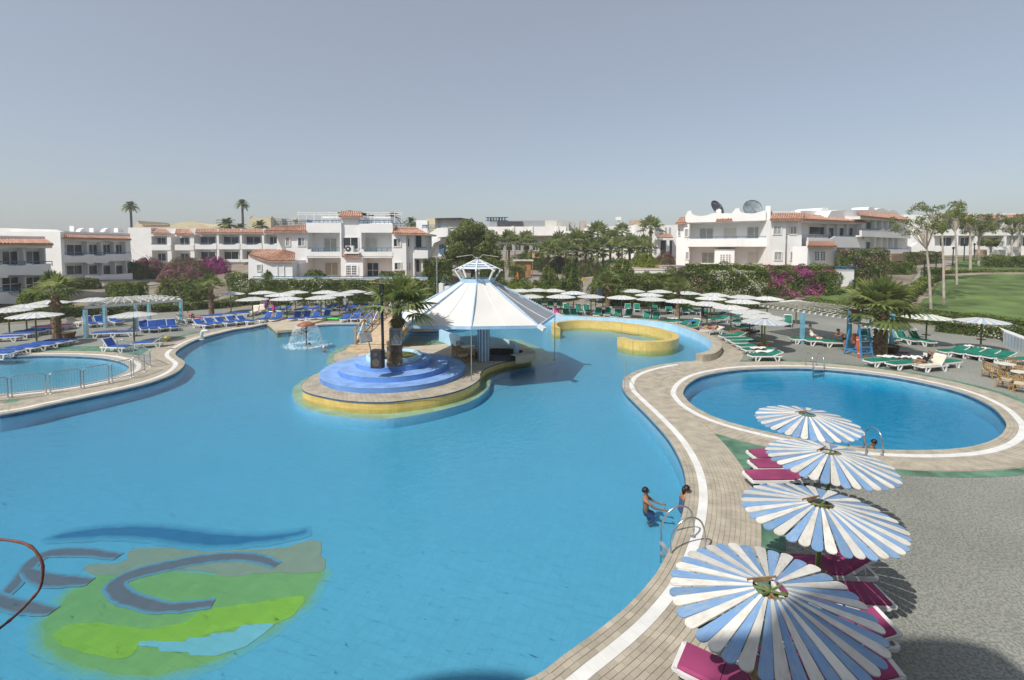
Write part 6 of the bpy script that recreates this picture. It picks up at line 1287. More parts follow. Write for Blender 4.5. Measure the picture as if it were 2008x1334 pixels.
def fan_palm(label, x, y, z, h, r, crown, nl=26, seg=13, wind=(0,0,0), upright=.0, boots=40, bend=(0,0), name='fan_palm', group=None, skirt=0, spread=1.75):
    root = thing(name, label, 'palm tree', (x, y, z), 0, group); trunk_mesh(h, r, r*.72, bend, boots).build('trunk', M_ptr, root, fix=False)
    V, MI = [], []; mbp = MB(); c = Vector((bend[0], bend[1], h)); wv = Vector(wind)
    for k in range(nl):
        a = k*2.399+random.uniform(-.2,.2); u = k/nl; el = (1.4-1.55*u+upright) + random.uniform(-.12,.12); d = Vector((math.cos(a)*math.cos(el), math.sin(a)*math.cos(el), math.sin(el)))+wv*(.4+.6*random.random()); d.normalize()
        fan_leaf(V, MI, c+Vector((0,0,random.uniform(-.1,.15))), d, crown*.48*random.uniform(.85,1.1), crown*.62, .25+.4*u, seg, 0 if u > .75 else random.choice([0,1,1,2]), mbp, spread)
    for k in range(skirt):
        a = k*2.399; d = Vector((math.cos(a)*.45, math.sin(a)*.45, -.85)).normalized(); fan_leaf(V, MI, c+Vector((0,0,-.15)), d, crown*.1, crown*.30, .3, 7, 3, mbp, 1.0)
    quads('crown', np.array([[tuple(p) for p in q] for q in V]), MI, FL+[M_dry], root); mbp.build('petioles', M_pet, root, fix=False); return root
p = P(778, 712, 1.2); fan_palm('shaggy fan palm in the blue stepped planter on the island', p.x+.02, p.y, 1.15, 2.75, .26, 2.05, 27, 15, (.22,0,.12), .12, 90, (.05,0), skirt=12)
mbx = trunk_mesh(1.25, .16, .13, (.03,0), 12); o = mbx.build('palm_stump', M_ptr, None, fix=False); o.location = (p.x-.28, p.y-.28, 1.12); tag(o, 'short brown palm stump below the grey loudspeaker on the island', 'stump')
def gp(px, py): return P(px, py, 0)
p = gp(112, 664); fan_palm('upright fan palm at the left between two parasols', p.x, p.y, 0, 3.3, .30, 2.15, 17, 14, (0,0,.15), .30, 70, skirt=4); p = gp(415, 618); fan_palm('small fan palm by the back deck left of the fountain', p.x, p.y, 0, 2.6, .25, 1.9, 15, 12, (0,0,.15), .3, 60, skirt=4)
p = gp(1725, 698); fan_palm('thick trunked fan palm behind the lifeguard chair', p.x, p.y, 0, 2.75, .40, 2.75, 30, 16, (-.12,0,.1), .12, 90, skirt=6); p = gp(1329, 620); fan_palm('windblown fan palm rising among the green loungers', p.x, p.y, 0, 2.7, .22, 1.9, 14, 12, (-.35,0,.2), .2, 50, skirt=5); 
x = PX2(1193, 55); fan_palm('fan palm beside the sign board at the path', x, 55, 0, 2.6, .30, 2.1, 20, 12, (-.1,0,.1), .1, 50, skirt=5); x = PX2(1036, 56.5); fan_palm('small fan palm right of the tent roof', x, 56.5, 0, 1.6, .2, 1.5, 16, 12, (0,0,.1), .2, 20)
grp = [(1097,482,526,104),(1131,478,530,100),(1172,462,528,106),(1183,492,530,100),(1213,490,528,104),(1252,492,525,106),(1220,456,500,122),(1276,448,492,118),(1075,498,528,98),(1110,500,532,96),(998,478,505,108),(1032,478,505,112),(1148,480,528,108),(1197,474,528,112),(1235,484,526,110),(1160,498,528,98),(1262,486,515,112)]
for i, (px, yc, yb, Y) in enumerate(sorted(grp)):
    c = PY(px, yc, Y); g = th(c.x, Y); fan_palm(f'green fan palm, {ORD[i]} from the left in the grove behind the tent', c.x, Y, g, max(1.5, c.z-g), .42 if px == 1276 else .3, 3.7 if px not in (1220,) else 3.0, 24, 9, (0,0,.05), .1, 18, group='fan palms of the far grove', skirt=4) if i < 17 else None
M_ptr2 = mat('dark_palm_trunk', (.10,.085,.07), .9, .3, 5)
def date_palm(label, px, yc, Y, cr, tr=.28, nf=26, zb=None):
    c = PY(px, yc, Y); g = th(c.x, Y) if zb is None else zb; root = thing('date_palm', label, 'palm tree', (c.x, Y, g), 0, 'date palms on the skyline'); h = c.z-g; trunk_mesh(h, tr, tr*.8, (0,0), 14).build('trunk', M_ptr2, root, fix=False); V, MI = [], []
    for k in range(nf):
        a = k*2.399; el = 1.35-1.9*k/nf; d = Vector((math.cos(a)*math.cos(el), math.sin(a)*math.cos(el), math.sin(el))); pv = Vector((0,0,h)); L = cr*random.uniform(.9,1.1); prev = pv; NS_ = 7
        for s_ in range(1, NS_+1):
            u = s_/NS_; q = pv+d*L*u+Vector((0,0,-.55*L*u*u)); ax_ = (q-prev).normalized(); sd = ax_.cross(Vector((0,0,1))); sd = sd.normalized() if sd.length > .05 else Vector((1,0,0)); w_ = .24*L*(1-.75*abs(u-.45))
            for sg in (-1, 1):
                for o_ in (0, .5): b0 = prev.lerp(q, o_); tip = b0+sd*sg*w_+ax_*w_*.7+Vector((0,0,-.1*w_)); V.append([b0, b0+ax_*.09*L, tip, b0+sd*sg*w_*.5+ax_*.0]); MI.append(0 if random.random() < .6 else 1)
            prev = q
    quads('crown', np.array([[tuple(p) for p in q] for q in V]), MI, FL, root); return root
date_palm('tall lone date palm above the left hotel blocks', 256, 403, 150, 2.5, .38, 34); date_palm('tall date palm right of the stepped cream gable', 475, 398, 150, 2.3, .38, 34)
for px, yc, Y, cr, lab in ((445,441,120,3.6,'low date palm crown behind the long white block'),(510,443,118,2.9,'date palm crown before the cream tower block'),(770,425,100,2.2,'date palm crown over the villa roof pergola'),(806,435,96,2.0,'date palm crown right of the villa roof'),(472,447,128,2.6,'dark low palm crown at the foot of the tall date palm')): date_palm(lab, px, yc, Y, cr, .3, 20)
# ---- big broadleaf tree
def tree(label, x, y, g, trunk_h, trunk_r, blobs, mats, wts, leaf, n, name='broadleaf_tree', bark=None, group=None, limbs=True, tops=None):
    root = thing(name, label, 'tree', (x, y, g), 0, group); mb = MB(); tp = Vector(tops or (0,0,trunk_h)); mb.tube([(0,0,0),(tp.x*.4,tp.y*.4,tp.z*.5),tp], [trunk_r*1.15,trunk_r*.9,trunk_r*.6], 9)
    for (cx, cy, cz, r) in blobs:
        c = Vector((cx,cy,cz)); m_ = tp.lerp(c, .5)+Vector((0,0,-.1)); mb.tube([tp*.8, m_, c], [trunk_r*.4, trunk_r*.25, trunk_r*.08], 5)
    mb.build('trunk', bark or M_bark, root); W = np.array([b_[3]**2 for b_ in blobs]); W = W/W.sum(); Cs, Ns = [], []
    for (cx, cy, cz, r), w_ in zip(blobs, W):
        k = int(n*w_); d = rng.normal(0, 1, (k, 3)); d /= np.linalg.norm(d, axis=1)[:, None]; rr = r*(1-rng.random(k)**1.6*.55)*(1+.18*np.sin(5*d[:,0]+cx)*np.sin(4*d[:,2]+cy)); Cs.append(np.c_[cx+d[:,0]*rr, cy+d[:,1]*rr, cz+d[:,2]*rr*.85]); Ns.append(d)
    C = np.concatenate(Cs); quads('crown', leafquads(C, np.concatenate(Ns), leaf), pickm(len(C), wts), mats, root); return root
Y = 73; x = PX2(928, Y); g = th(x, Y); cz = PY(928, 480, Y).z-g; blobs = [(0,0,cz,2.6)]
for k in range(40):
    a = random.uniform(0, 6.28); e = random.uniform(-.9, 1.15); rr = random.uniform(2.7, 3.7); blobs.append((rr*math.cos(a)*math.cos(e), rr*math.sin(a)*math.cos(e), cz-.4+rr*1.05*math.sin(e), random.uniform(.9,1.55)))
tree('large dense green tree between the villa and the palm grove', x, Y, g, cz-1.5, .4, blobs, LT, (3,5,4), .25, 34000)
# ---- slender white trunked trees on the right lawn
WT = [(1827,612,44.5,1814,455,2.9,'slender white trunked tree nearest the striped parasols'),(1852,580,49,1846,425,3.2,'white trunked tree leaning left on the lawn'),(1877,547,58,1872,430,3.0,'straight white trunked tree before the long hedge'),(1903,524,67,1902,440,3.0,'white trunked tree on the upper lawn by the walk'),(1919,517,71,1920,452,2.8,'pale trunked tree left of the round upper bush'),(1943,508,76,1943,478,1.6,'small pale trunked tree before the right hotel block'),(1984,507,75,1985,448,3.6,'pale multi trunk tree at the right edge'),(1999,506,77,2000,440,3.6,'rightmost pale trunked tree cut by the edge')]
for i, (bx, by, Y, tx, ty, cr, lab) in enumerate(WT):
    b_ = PY(bx, by, Y); g = th(b_.x, Y); t_ = PY(tx, ty, Y); tp = Vector((t_.x-b_.x, 0, t_.z-g)); blobs = []
    for k in range(24 if i < 5 else 18): a = random.uniform(0, 6.28); rr = cr*random.uniform(.2, 1)*.85; blobs.append((tp.x+rr*math.cos(a), rr*math.sin(a), tp.z+random.uniform(-.3,1)*cr*.42, random.uniform(.28,.6)))
    tree(lab, b_.x, Y, g, tp.z, .11 if i < 3 else .15, blobs, LT, (2,5,5), .17, 1900 if i < 3 else 3000, 'white_trunked_tree', M_wtrunk, 'white trunked trees on the lawn', tops=tp)
# ---- hedges and bushes
GM = LG+[WF]; hg = 'clipped hedges'
def zt(y, Y): return 7-(y-485)*Y/947
hedge('clipped green hedge below the blue rail of the central villa', (486,58.4), (852,58.4), 1.0, zt(549,58.4), 1.1, GM, (4,5,3,.35), .17)
hedge('dark lower hedge behind the pale parasols', (455,57.6), (848,57.4), .55, zt(572,57.5), .8, LG, (6,4,1.2), .16)
hedge('white flowering low hedge behind the blue loungers', (440,57.2), (765,57.0), -.1, zt(592,57), .5, LG+[WF], (4,2,.6,5), .15)
hedge('white oleander bushes left of the villa annex', (440,61), (520,60), .3, zt(537,60), 1.6, GM, (3,5,3,2.2), .19, lump=.5)
hedge('tall green hedge right of the path', (1168,59.5), (1345,59.0), .2, (zt(540,59.5), zt(533,59)), 2.0, LG, (3,5,3.5), .18, lump=.65)
hedge('reddish brown mixed hedge below the right villa', (1325,58.8), (1400,58.6), .3, zt(531,58.7), 1.8, LG+[BRL,WF,PK], (3,4,2,2.5,.5,.25), .18, lump=.6)
hedge('white blossoming hedge below the right villa', (1390,58.5), (1520,58), .4, zt(530,58.2), 1.9, LY+[WF], (3,4,2.5,2.6), .18, lump=.6)
hedge('magenta bougainvillea hedge below the right villa', (1508,57.9), (1640,57.2), .7, zt(530,57.5), 1.8, LG+[PK,MG,BRL], (3,3.5,1.6,2.6,1.4,.6), .18, lump=.7)
hedge('leafy green hedge end right of the magenta bougainvillea', (1622,57.0), (1652,56.8), .8, zt(536,57), 1.6, LG, (3,5,3), .18, lump=.3)
hedge('light green bush row along the rail of the right terrace', (1345,60.6), (1640,59.6), 3.2, (zt(517,60), zt(521,60)), .7, LY, (3,4,2), .17, lump=.35)
hedge('dark low hedge behind the long row of pale parasols', (1190,57.2), (1560,53.6), -.1, (1.25,1.35), .9, LG, (6,4,1.2), .16)
hedge('dark clipped hedge behind the slatted pergola', (1575,52.2), (1770,46.5), -.1, 1.35, .9, LG, (6,4,1.2), .16)
hedge('clipped hedge along the lower edge of the lawn', (1765,45.4), (2030,36.3), -.1, 1.45, .9, LG, (4,5,2.5), .15)
hedge('white flowering bush row along the right lounger row', (1838,39.8), (2040,34.6), -.1, 1.0, .55, LG+[WF,BRL], (4,2,.8,3.4,2.2), .12)
hedge('bright green hedge running up beside the sloping path', (1768,47.5), (1838,60.5), (.3,2.2), (1.6,3.5), 1.3, LY+[WF], (3,5,4,.5), .16, lump=.3)
hedge('dark bush at the top of the bright sloping hedge', (1832,60.5), (1852,62), 2.2, zt(525,61), 1.4, LG+[BRL], (4,3,1,2), .17)
hedge('long clipped hedge across the top of the lawn', (1852,65), (2060,65), 3.3, zt(530,65), 1.2, LG+[PKP], (3,5,3,.3), .17)
hedge('dense rounded hedge block at the right edge of the upper lawn', (1952,69), (2060,69), 3.8, zt(504,69), 2.2, LG, (3,5,3), .18, lump=.3)
hedge('tall block of mixed bougainvillea beside the right villa', (1668,61.5), (1746,62.5), 1.5, zt(491,62), 2.4, LG+[PK,WF,BRL], (3,5,2.4,.7,.5,.8), .18, lump=.35)
hedge('low dark hedge above the bend of the path', (1745,66), (1800,66), 3.0, zt(514,66), 1.5, LG, (4,4,1.5), .17)
hedge('low hedge before the stone plinth of the far block', (1785,72), (1850,73), 4.3, zt(494,73), 1.2, LG+[PK], (3,4,2,.5), .18)
hedge('cube cut lime green hedge on the left garden', (203,53.5), (268,54), 1.0, zt(555,54), 2.2, LY, (3,5,3), .17, lump=.15)
hedge('dark hedge before the second hotel block', (122,58), (192,60), 1.6, zt(548,59), 1.6, LG, (5,4,1.5), .18)
hedge('long low dark hedge behind the left parasols', (-20,43.6), (200,48.6), -.1, 1.2, .9, LG+[WF], (6,4,1.5,.25), .15); hedge('low flowering hedge behind the left pergola', (200,48.8), (500,57), -.1, .95, .8, LG+[WF], (5,4,1.5,.8), .15)
hedge('dark hedge behind the lamp post right of the villa', (830,63), (888,64), 2.6, zt(509,63.5), 2, LG, (6,3,.8), .19)
hedge('tall dark hedge wall right of the lantern top', (940,66), (990,67), .3, zt(512,66.5), 2.5, LG, (5,4,1.5), .19, lump=.4)
hedge('short clipped hedge on the villa terrace', (746,60.6), (792,60.6), 2.9, zt(531.5,60.6), .9, LY, (3,5,2), .16)
hedge('small dark hedge at the gate of the square', (998,88), (1030,88), 1.0, zt(522,88), 1.4, LG, (5,4,1.5), .2)
bush('round green bush below the left hotel block', 62, 47.2, zt(567,47.2), 1.7, 1.2, mats=LY, wts=(3,5,2)); bush('smaller round green bush beside the left palm', 108, 47.8, zt(574,47.8), 1.5, 1.1, mats=LY, wts=(3,5,2)); bush('grey green bush before the cube hedge', 240, 51.5, zt(560,51.5), 1.3, mats=LG, wts=(2,4,4)); bush('pale dry shrub beside the left garden lawn', 325, 55, zt(548,55), 1.5, 1.2, mats=[BRL]+LY, wts=(3,2,2,2), dens=1.0); bush('dark green rounded bush right of the dry shrub', 366, 55.5, zt(562,55.5), 1.3, mats=LG, wts=(4,5,2)); bush('bushy green hedge clump below the pink bougainvillea', 372, 62, zt(548,62), 2.6, 1.4, mats=LG, wts=(4,5,2)); bush('dark ball bush left of the small palm', 398, 58, zt(560,58), 1.0, mats=LG, wts=(5,4,1))
PB = LG+[leafm('dusty_pink_bract', (.40,.11,.23), .3, .2),MG,leafm('dull_pink_bract', (.30,.12,.15), .3, .2)]; bush('wide pink bougainvillea mound in the left garden', 352, 70, zt(524,70), 3.7, 2.0, mats=PB, wts=(3,3,1.5,1.6,.6,2.2), topm=5); bush('dark bougainvillea with pink crown below the white gable', 288, 78, zt(509,78), 3.6, 2, mats=PB, wts=(5,3,1,.8,.5,.8), topm=3); bush('bougainvillea mound before the two tiled bays', 365, 82, zt(508,82), 4.0, 2, mats=PB, wts=(3,3,1,1.3,1,1.6)); bush('vivid magenta bougainvillea ball before the long block', 425, 85, zt(506,85), 2.3, 1.8, mats=PB, wts=(.5,.5,.3,1,7,0)); bush('purple bougainvillea left of the vivid magenta ball', 402, 86, zt(508,86), 2.0, 1.5, mats=PB, wts=(2,1,.5,1,4,.5)); bush('green shrub by the stair of the long block', 262, 74, zt(515,74), 1.6, mats=LG, wts=(4,4,1))
bush('rounded bush right of the tent lantern', 1018, 64, zt(548,64), 2.3, 1.5, mats=LY, wts=(3,4,2)); bush('ball shaped green bush beside the square', 1075, 64, zt(540,64), 1.9, 1.5, mats=LG, wts=(3,5,2)); bush('tall upright shrub left of the path', 1121, 63, zt(517,63), 1.5, 1.3, mats=LG, wts=(4,5,1.5), dens=2.4); bush('low bright hedge clump behind the pale parasols', 1045, 60.5, zt(555,60.5), 2.8, 1.2, mats=LY, wts=(3,4,2)); bush('round lime cut bush at the edge of the square', 1076, 79, zt(524,79), 1.3, mats=LY, wts=(2,5,3)); bush('green shrub on the right of the path', 1180, 60, zt(537,60), 1.8, 1.4, mats=LG, wts=(4,5,2)); bush('spreading pale flowering shrub at the head of the tall hedge', 1222, 63, zt(514,63), 2.4, 1.5, mats=LY+[WF], wts=(3,4,2,1)); bush('bright lime shrub by the right villa steps', 1272, 72, zt(497,72), 1.5, mats=LY, wts=(1,3,5)); bush('dark red bougainvillea before the tiled porch', 1305, 84, zt(497,84), 2.2, 1.5, mats=LG+[PK,BRL], wts=(3,2,1,2,2)); bush('rounded lime shrub by the porch column', 1255, 75, zt(502,75), 1.8, mats=LY, wts=(2,4,3)); bush('low hedge ball left of the sloping path', 1690, 57.5, zt(548,57.5), 1.6, 1.2, mats=LY, wts=(3,4,2)); bush('small potted shrub on the villa annex step', 525, 59.9, zt(533,59.9), .9, .6, zb=2.3, mats=LG, wts=(3,4,2)); bush('planter shrubs before the villa ground floor', 616, 61, zt(530.5,61), 1.6, .6, zb=2.9, mats=LG, wts=(3,5,2)); bush('green shrub right of the tall shrub', 1098, 62, zt(549,62), 1.4, mats=LG, wts=(4,4,2)); bush('low green shrub left of the white garden steps', 872, 59.5, zt(545,59.5), .9, mats=LG+[WF], wts=(3,4,2,1.5))
bush('reddish low hedge along the grove', 1150, 92, zt(512,92), 3.2, 1.5, mats=LG+[BRL], wts=(3,2,1,3)); bush('dark understorey shrub below the palm grove', 1210, 96, zt(508,96), 4.5, 2, mats=LG, wts=(5,3,1)); bush('shrub under the left palms of the grove', 1040, 104, zt(495,104), 5, 2, mats=LG, wts=(4,4,2)); bush('green shrub mass below the right end of the grove', 1265, 90, zt(503,90), 3.2, 2, mats=LG, wts=(4,4,2)); bush('shrub below the grove centre', 1105, 100, zt(505,100), 4.5, 2, mats=LG, wts=(4,4,2))
# ================================================================ PEOPLE
SK = {'light': mat('skin_light', (.50,.28,.19), .6, .08, 6, spec=.3), 'tan': mat('skin_tan', (.33,.16,.09), .55, .08, 6, spec=.3), 'brown': mat('skin_brown', (.20,.095,.055), .55, .08, 6, spec=.3)}
M_hair = {'dark': mat('dark_hair', (.015,.011,.009), .5, .2, 20), 'blond': mat('fair_hair', (.38,.25,.11), .6, .2, 20), 'white': mat('white_cap', (.72,.72,.70), .7, .05, 5)}
def cloth(c): return mat('cloth_%d_%d_%d' % tuple(int(v*100) for v in c), c, .85, .1, 6, .2, 20)
BASE = {'pelvis':(0,0,.95),'spine':(0,-.01,1.13),'chest':(0,0,1.32),'neck':(0,.01,1.455),'jaw':(0,-.015,1.53),'skull':(0,0,1.61),'top':(0,.005,1.675)}
RAD = {'pelvis':(.155,.11),'spine':(.125,.095),'chest':(.155,.105),'neck':(.05,.05),'jaw':(.062,.07),'skull':(.078,.092),'top':(.05,.06),'sh':(.06,.06),'el':(.042,.042),'wr':(.028,.026),'pa':(.036,.02),'fi':(.010,.010),'ft':(.008,.008),'hip':(.088,.088),'kn':(.056,.058),'an':(.038,.04),'toe':(.04,.025)}
def person(label, loc, rz, skin, hair, torso, limbs, tops=None, scale=1.0, hairlong=False, wear=(), name='person', group=None):
    """torso: seven joints pelvis..top; limbs: {'LA': (shoulder, elbow, wrist, palm), 'LL': (hip, knee, ankle, toe)}"""
    root = thing(name, label, 'person', loc, rz, group); root.scale = (scale,)*3
    keys = ['pelvis','spine','chest','neck','jaw','skull','top']; vs, es, rd, part = [], [], [], []
    def add(p, r, pr, tagp): vs.append(tuple(p)); rd.append(r); part.append(tagp); i = len(vs)-1; (es.append((pr, i)) if pr is not None else None); return i
    ids = {}; prev = None
    for k, p in zip(keys, torso): prev = add(p, RAD[k], prev, 'torso' if k in ('pelvis','spine','chest') else 'head'); ids[k] = prev
    for lk, J in limbs.items():
        if lk[1] == 'A':
            i = ids['chest']
            for q, k in zip(J, ('sh','el','wr','pa')): i = add(q, RAD[k], i, 'arm')
            d = (Vector(J[3])-Vector(J[2])).normalized(); s_ = d.orthogonal().normalized(); b_ = Vector(J[3])
            for f_ in range(5):
                o_ = s_*((f_-2)*.02); ln = (.05,.075,.085,.078,.06)[f_] if f_ else .055
                base = b_+o_*.9+d*(.03 if f_ else -.01)+(s_*-.03 if f_ == 0 else Vector((0,0,0))); j = add(base, RAD['fi'], i, 'arm'); n2 = d.cross(s_)*(-.015); add(base+d*ln*.6+n2+(s_*-.02 if f_ == 0 else Vector((0,0,0))), RAD['ft'], j, 'arm')
        else:
            i = ids['pelvis']
            for q, k in zip(J, ('hip','kn','an','toe')): i = add(q, RAD[k], i, 'leg')
    me = bpy.data.meshes.new('body'); me.from_pydata(vs, es, []); ob = bpy.data.objects.new('tmp', me); COL.objects.link(ob)
    m = ob.modifiers.new('s', 'SKIN'); m.use_smooth_shade = True; sv = me.skin_vertices[0].data
    for i, r in enumerate(rd): sv[i].radius = r; sv[i].use_root = (i == 0)
    sb = ob.modifiers.new('d', 'SUBSURF'); sb.levels = 1; sb.render_levels = 1
    dg = bpy.context.evaluated_depsgraph_get(); dg.update(); me2 = bpy.data.meshes.new_from_object(ob.evaluated_get(dg)); bpy.data.objects.remove(ob)
    me2.name = 'body'; me2.materials.clear(); me2.materials.append(SK[skin]); me2.polygons.foreach_set('use_smooth', [True]*len(me2.polygons)); body = link('body', me2, root)
    # face
    J = [Vector(q) for q in torso]; up = (J[6]-J[4]).normalized(); side = Vector(limbs.get('LA', [(1,0,0)])[0])-Vector(limbs.get('RA', [(-1,0,0)])[0]); side = side.normalized() if side.length > .01 else Vector((1,0,0)); fw = side.cross(up).normalized(); fw = -fw if fw.dot(J[4]-J[3]+Vector((0,0,.0))) < -.02 else fw
    c = J[5]; mb = MB()
    for s_ in (-1, 1): e = c+side*.032*s_+fw*.088-up*.005; mb.lathe([(0,-.01),(.011,-.004),(.011,.004),(0,.01)], e, 6)
    mb.build('eyes', M_hair['dark'], body)
    mb = MB(); a_ = c+fw*.092-up*.03; mb.add([a_+up*.03, a_+side*.016-up*.012, a_-side*.016-up*.012, a_+fw*.028-up*.012], [(0,1,3),(0,3,2),(1,2,3)]); mb.build('nose', SK[skin], body); mb = MB(); mb.bar(c+fw*.083-up*.067-side*.022, c+fw*.083-up*.067+side*.022, .01, .012); mb.build('mouth', mat('lips', (.35,.10,.09), .5, .05, 5), body)
    mb = MB()
    for s_ in (-1, 1): mb.lathe([(0,-.03),(.014,-.02),(.016,.015),(0,.03)], c+side*.08*s_-up*.015, 6)
    mb.build('ears', SK[skin], body)
    M = Matrix((( *side, 0), ( *(-fw), 0), ( *up, 0), (0,0,0,1))).transposed(); mb = MB(); prof = [(.106*math.sin(q), .115*math.cos(q)) for q in np.linspace(0.01, 1.75, 8)]; mb.lathe(prof, n=14)
    mb.v = [(x, y+(.02 if z < .03 else .008), z) if not (y < -.06 and z < .035) else (x, y+.05, z+.03) for x, y, z in mb.v]
    if hairlong: k0 = len(mb.v); mb.tube([(0,.07,.03),(0,.10,-.08),(0,.09,-.2)], [.07,.065,.03], 8)
    mb.xform(Matrix.Translation(c+up*.012)@M); mb.build('hair', M_hair[hair], root, True)
    # clothing: shells grown from the body surface
    co = np.array([v.co for v in me2.vertices]); 
    for cname, test, colr, off in wear:
        bm = bmesh.new(); bm.from_mesh(me2); bm.faces.ensure_lookup_table(); dele = [f for f in bm.faces if not test(f.calc_center_median())]; bmesh.ops.delete(bm, geom=dele, context='FACES')
        bm.normal_update()
        for v in bm.verts: v.co += v.normal*off
        mm = bpy.data.meshes.new(cname); bm.to_mesh(mm); bm.free(); mm.materials.clear(); mm.materials.append(cloth(colr)); mm.polygons.foreach_set('use_smooth', [True]*len(mm.polygons)); link(cname, mm, root)
    return root
def tz(dz=0, dy=0, lean=0.0):
    out = []
    for k in ('pelvis','spine','chest','neck','jaw','skull','top'):
        x, y, z = BASE[k]; r = z-.95; out.append((x, y+dy-math.sin(lean)*r, .95+dz+math.cos(lean)*r))
    return out
def leg(s, a=0.0, dz=0): return ((s*.09,0,.88+dz),(s*.10,-.03+a,.48),(s*.10,.03+a*.6,.08),(s*.11,-.13+a*.6,.035))
def arm(s, pose='down'):
    if pose == 'down': return ((s*.185,0,1.39),(s*.235,.02,1.12),(s*.24,-.06,.88),(s*.24,-.08,.80))
    if pose == 'fold': return ((s*.185,0,1.39),(s*.24,.02,1.13),(s*.09,-.20,1.12),(s*.02,-.22,1.13))
    if pose == 'fwd': return ((s*.185,0,1.38),(s*.21,-.24,1.20),(s*.18,-.48,1.14),(s*.17,-.56,1.14))
    if pose == 'up': return ((s*.185,0,1.40),(s*.26,-.10,1.18),(s*.18,-.22,1.40),(s*.14,-.26,1.46))
def stand(label, px, py, rz, skin, hair, wear, scale=1.0, poses=('down','down'), lean=0.0, hairlong=False, Y=None, **k):
    if Y: x = PX2(px, Y); loc = (x, Y, th(x, Y)+.1)
    else: p = P(px, py, 0); loc = (p.x, p.y, 0.0)
    sh = lambda q: tuple((x, y-math.sin(lean)*(z-.95), .95+math.cos(lean)*(z-.95)) for x, y, z in q)
    return person(label, loc, rz, skin, hair, tz(0,0,lean), {'LA': sh(arm(1, poses[0])), 'RA': sh(arm(-1, poses[1])), 'LL': leg(1, -.08), 'RL': leg(-1, .08)}, scale=scale, hairlong=hairlong, wear=wear, **k)
zr = lambda a, b, xm=.5: (lambda c: a < c.z < b and abs(c.x) < xm)
trunks = lambda col: ('swim_shorts', zr(.70,1.0,.24), col, .012)
def dress(col): return ('dress', zr(.62,1.40,.20), col, .03)
# kneeling / half submerged bathers (floor of the pool under their knees)
def bather(label, px, py, rz, skin, hair, poses, wear, scale, lean=.0, hairlong=False, dz=.0):
    p = P(px, py, WZ); sh = lambda q: tuple((x, y-math.sin(lean)*(z-.95), .95+math.cos(lean)*(z-.95)) for x, y, z in q); z0 = WZ-1.31*scale+dz
    L = {'LA': sh(arm(1, poses[0])), 'RA': sh(arm(-1, poses[1])), 'LL': ((.09,-.02,.90),(.14,-.28,.84),(.12,-.06,.64),(.12,-.19,.61)), 'RL': ((-.09,-.02,.90),(-.14,-.26,.83),(-.12,-.04,.64),(-.12,-.17,.61))}
    return person(label, (p.x, p.y, z0), rz, skin, hair, tz(0,0,lean), L, scale=scale, hairlong=hairlong, wear=wear)
b1 = bather('boy with dark hair and sunglasses waist deep in the main pool', 1266, 981, R(78), 'tan', 'dark', ('fwd','fwd'), [trunks((.03,.06,.16))], .90)
mb = MB(); mb.box(-.075,.075,-.105,-.085,1.595,1.63); mb.build('sunglasses', M_hair['dark'], b1)
bather('dark haired woman holding the right rim of the main pool', 1337, 977, R(100), 'tan', 'dark', ('fwd','fwd'), [('swimsuit', zr(.78,1.30,.17), (.10,.12,.22), .010)], .92, .25, True)
bather('child with dark hair leaning forward beside the round pool ladder', 1700, 873, R(60), 'tan', 'dark', ('fwd','fwd'), [trunks((.2,.2,.22))], .95, .35, False, -.1)
bather('swimmer with white cap beside the mushroom fountain', 635, 681, R(150), 'tan', 'white', ('fwd','down'), [], .85, dz=-.25); bather('swimmer leaning in the fountain spray', 615, 674, R(-100), 'brown', 'dark', ('fwd','fwd'), [], .85, .7, dz=-.15)
bather('bather in the tent shade behind the striped column', 950, 664, R(20), 'tan', 'dark', ('down','down'), [], .85)
stand('woman in a purple dress standing among the blue loungers', 523, 615, R(30), 'light', 'blond', [dress((.20,.07,.24))], 1.0, ('fold','down')); stand('woman with dark top and bright pink skirt among the blue loungers', 537, 617, R(-30), 'light', 'blond', [('top', zr(1.02,1.40,.19), (.12,.04,.08), .02), ('skirt', zr(.45,1.02,.24), (.62,.06,.26), .035)], 1.0, ('up','up'))
stand('person in a grey shirt standing by the rear blue loungers', 678, 612, R(170), 'light', 'white', [('shirt', zr(.80,1.42,.30), (.38,.36,.42), .03), ('trousers', zr(.1,.80,.3), (.05,.10,.32), .02)], 1.0, ('down','fold'))
stand('walker in a yellow shirt and pale trousers on the paved path', 1143, 0, R(15), 'tan', 'dark', [('shirt', zr(.85,1.42,.30), (.66,.45,.04), .03), ('trousers', zr(.06,.88,.3), (.42,.45,.52), .025)], 1.0, Y=79)
stand('person in black standing among the green loungers', 1377, 626, R(60), 'brown', 'dark', [('clothes', zr(.4,1.42,.30), (.02,.02,.025), .02)], 1.0, ('fold','down'), .1); stand('woman in a black bikini bending over under the right pergola', 1656, 690, R(-95), 'tan', 'dark', [('bikini_bottom', zr(.80,.98,.24), (.01,.01,.012), .012)], 1.0, ('fwd','fwd'), .75)
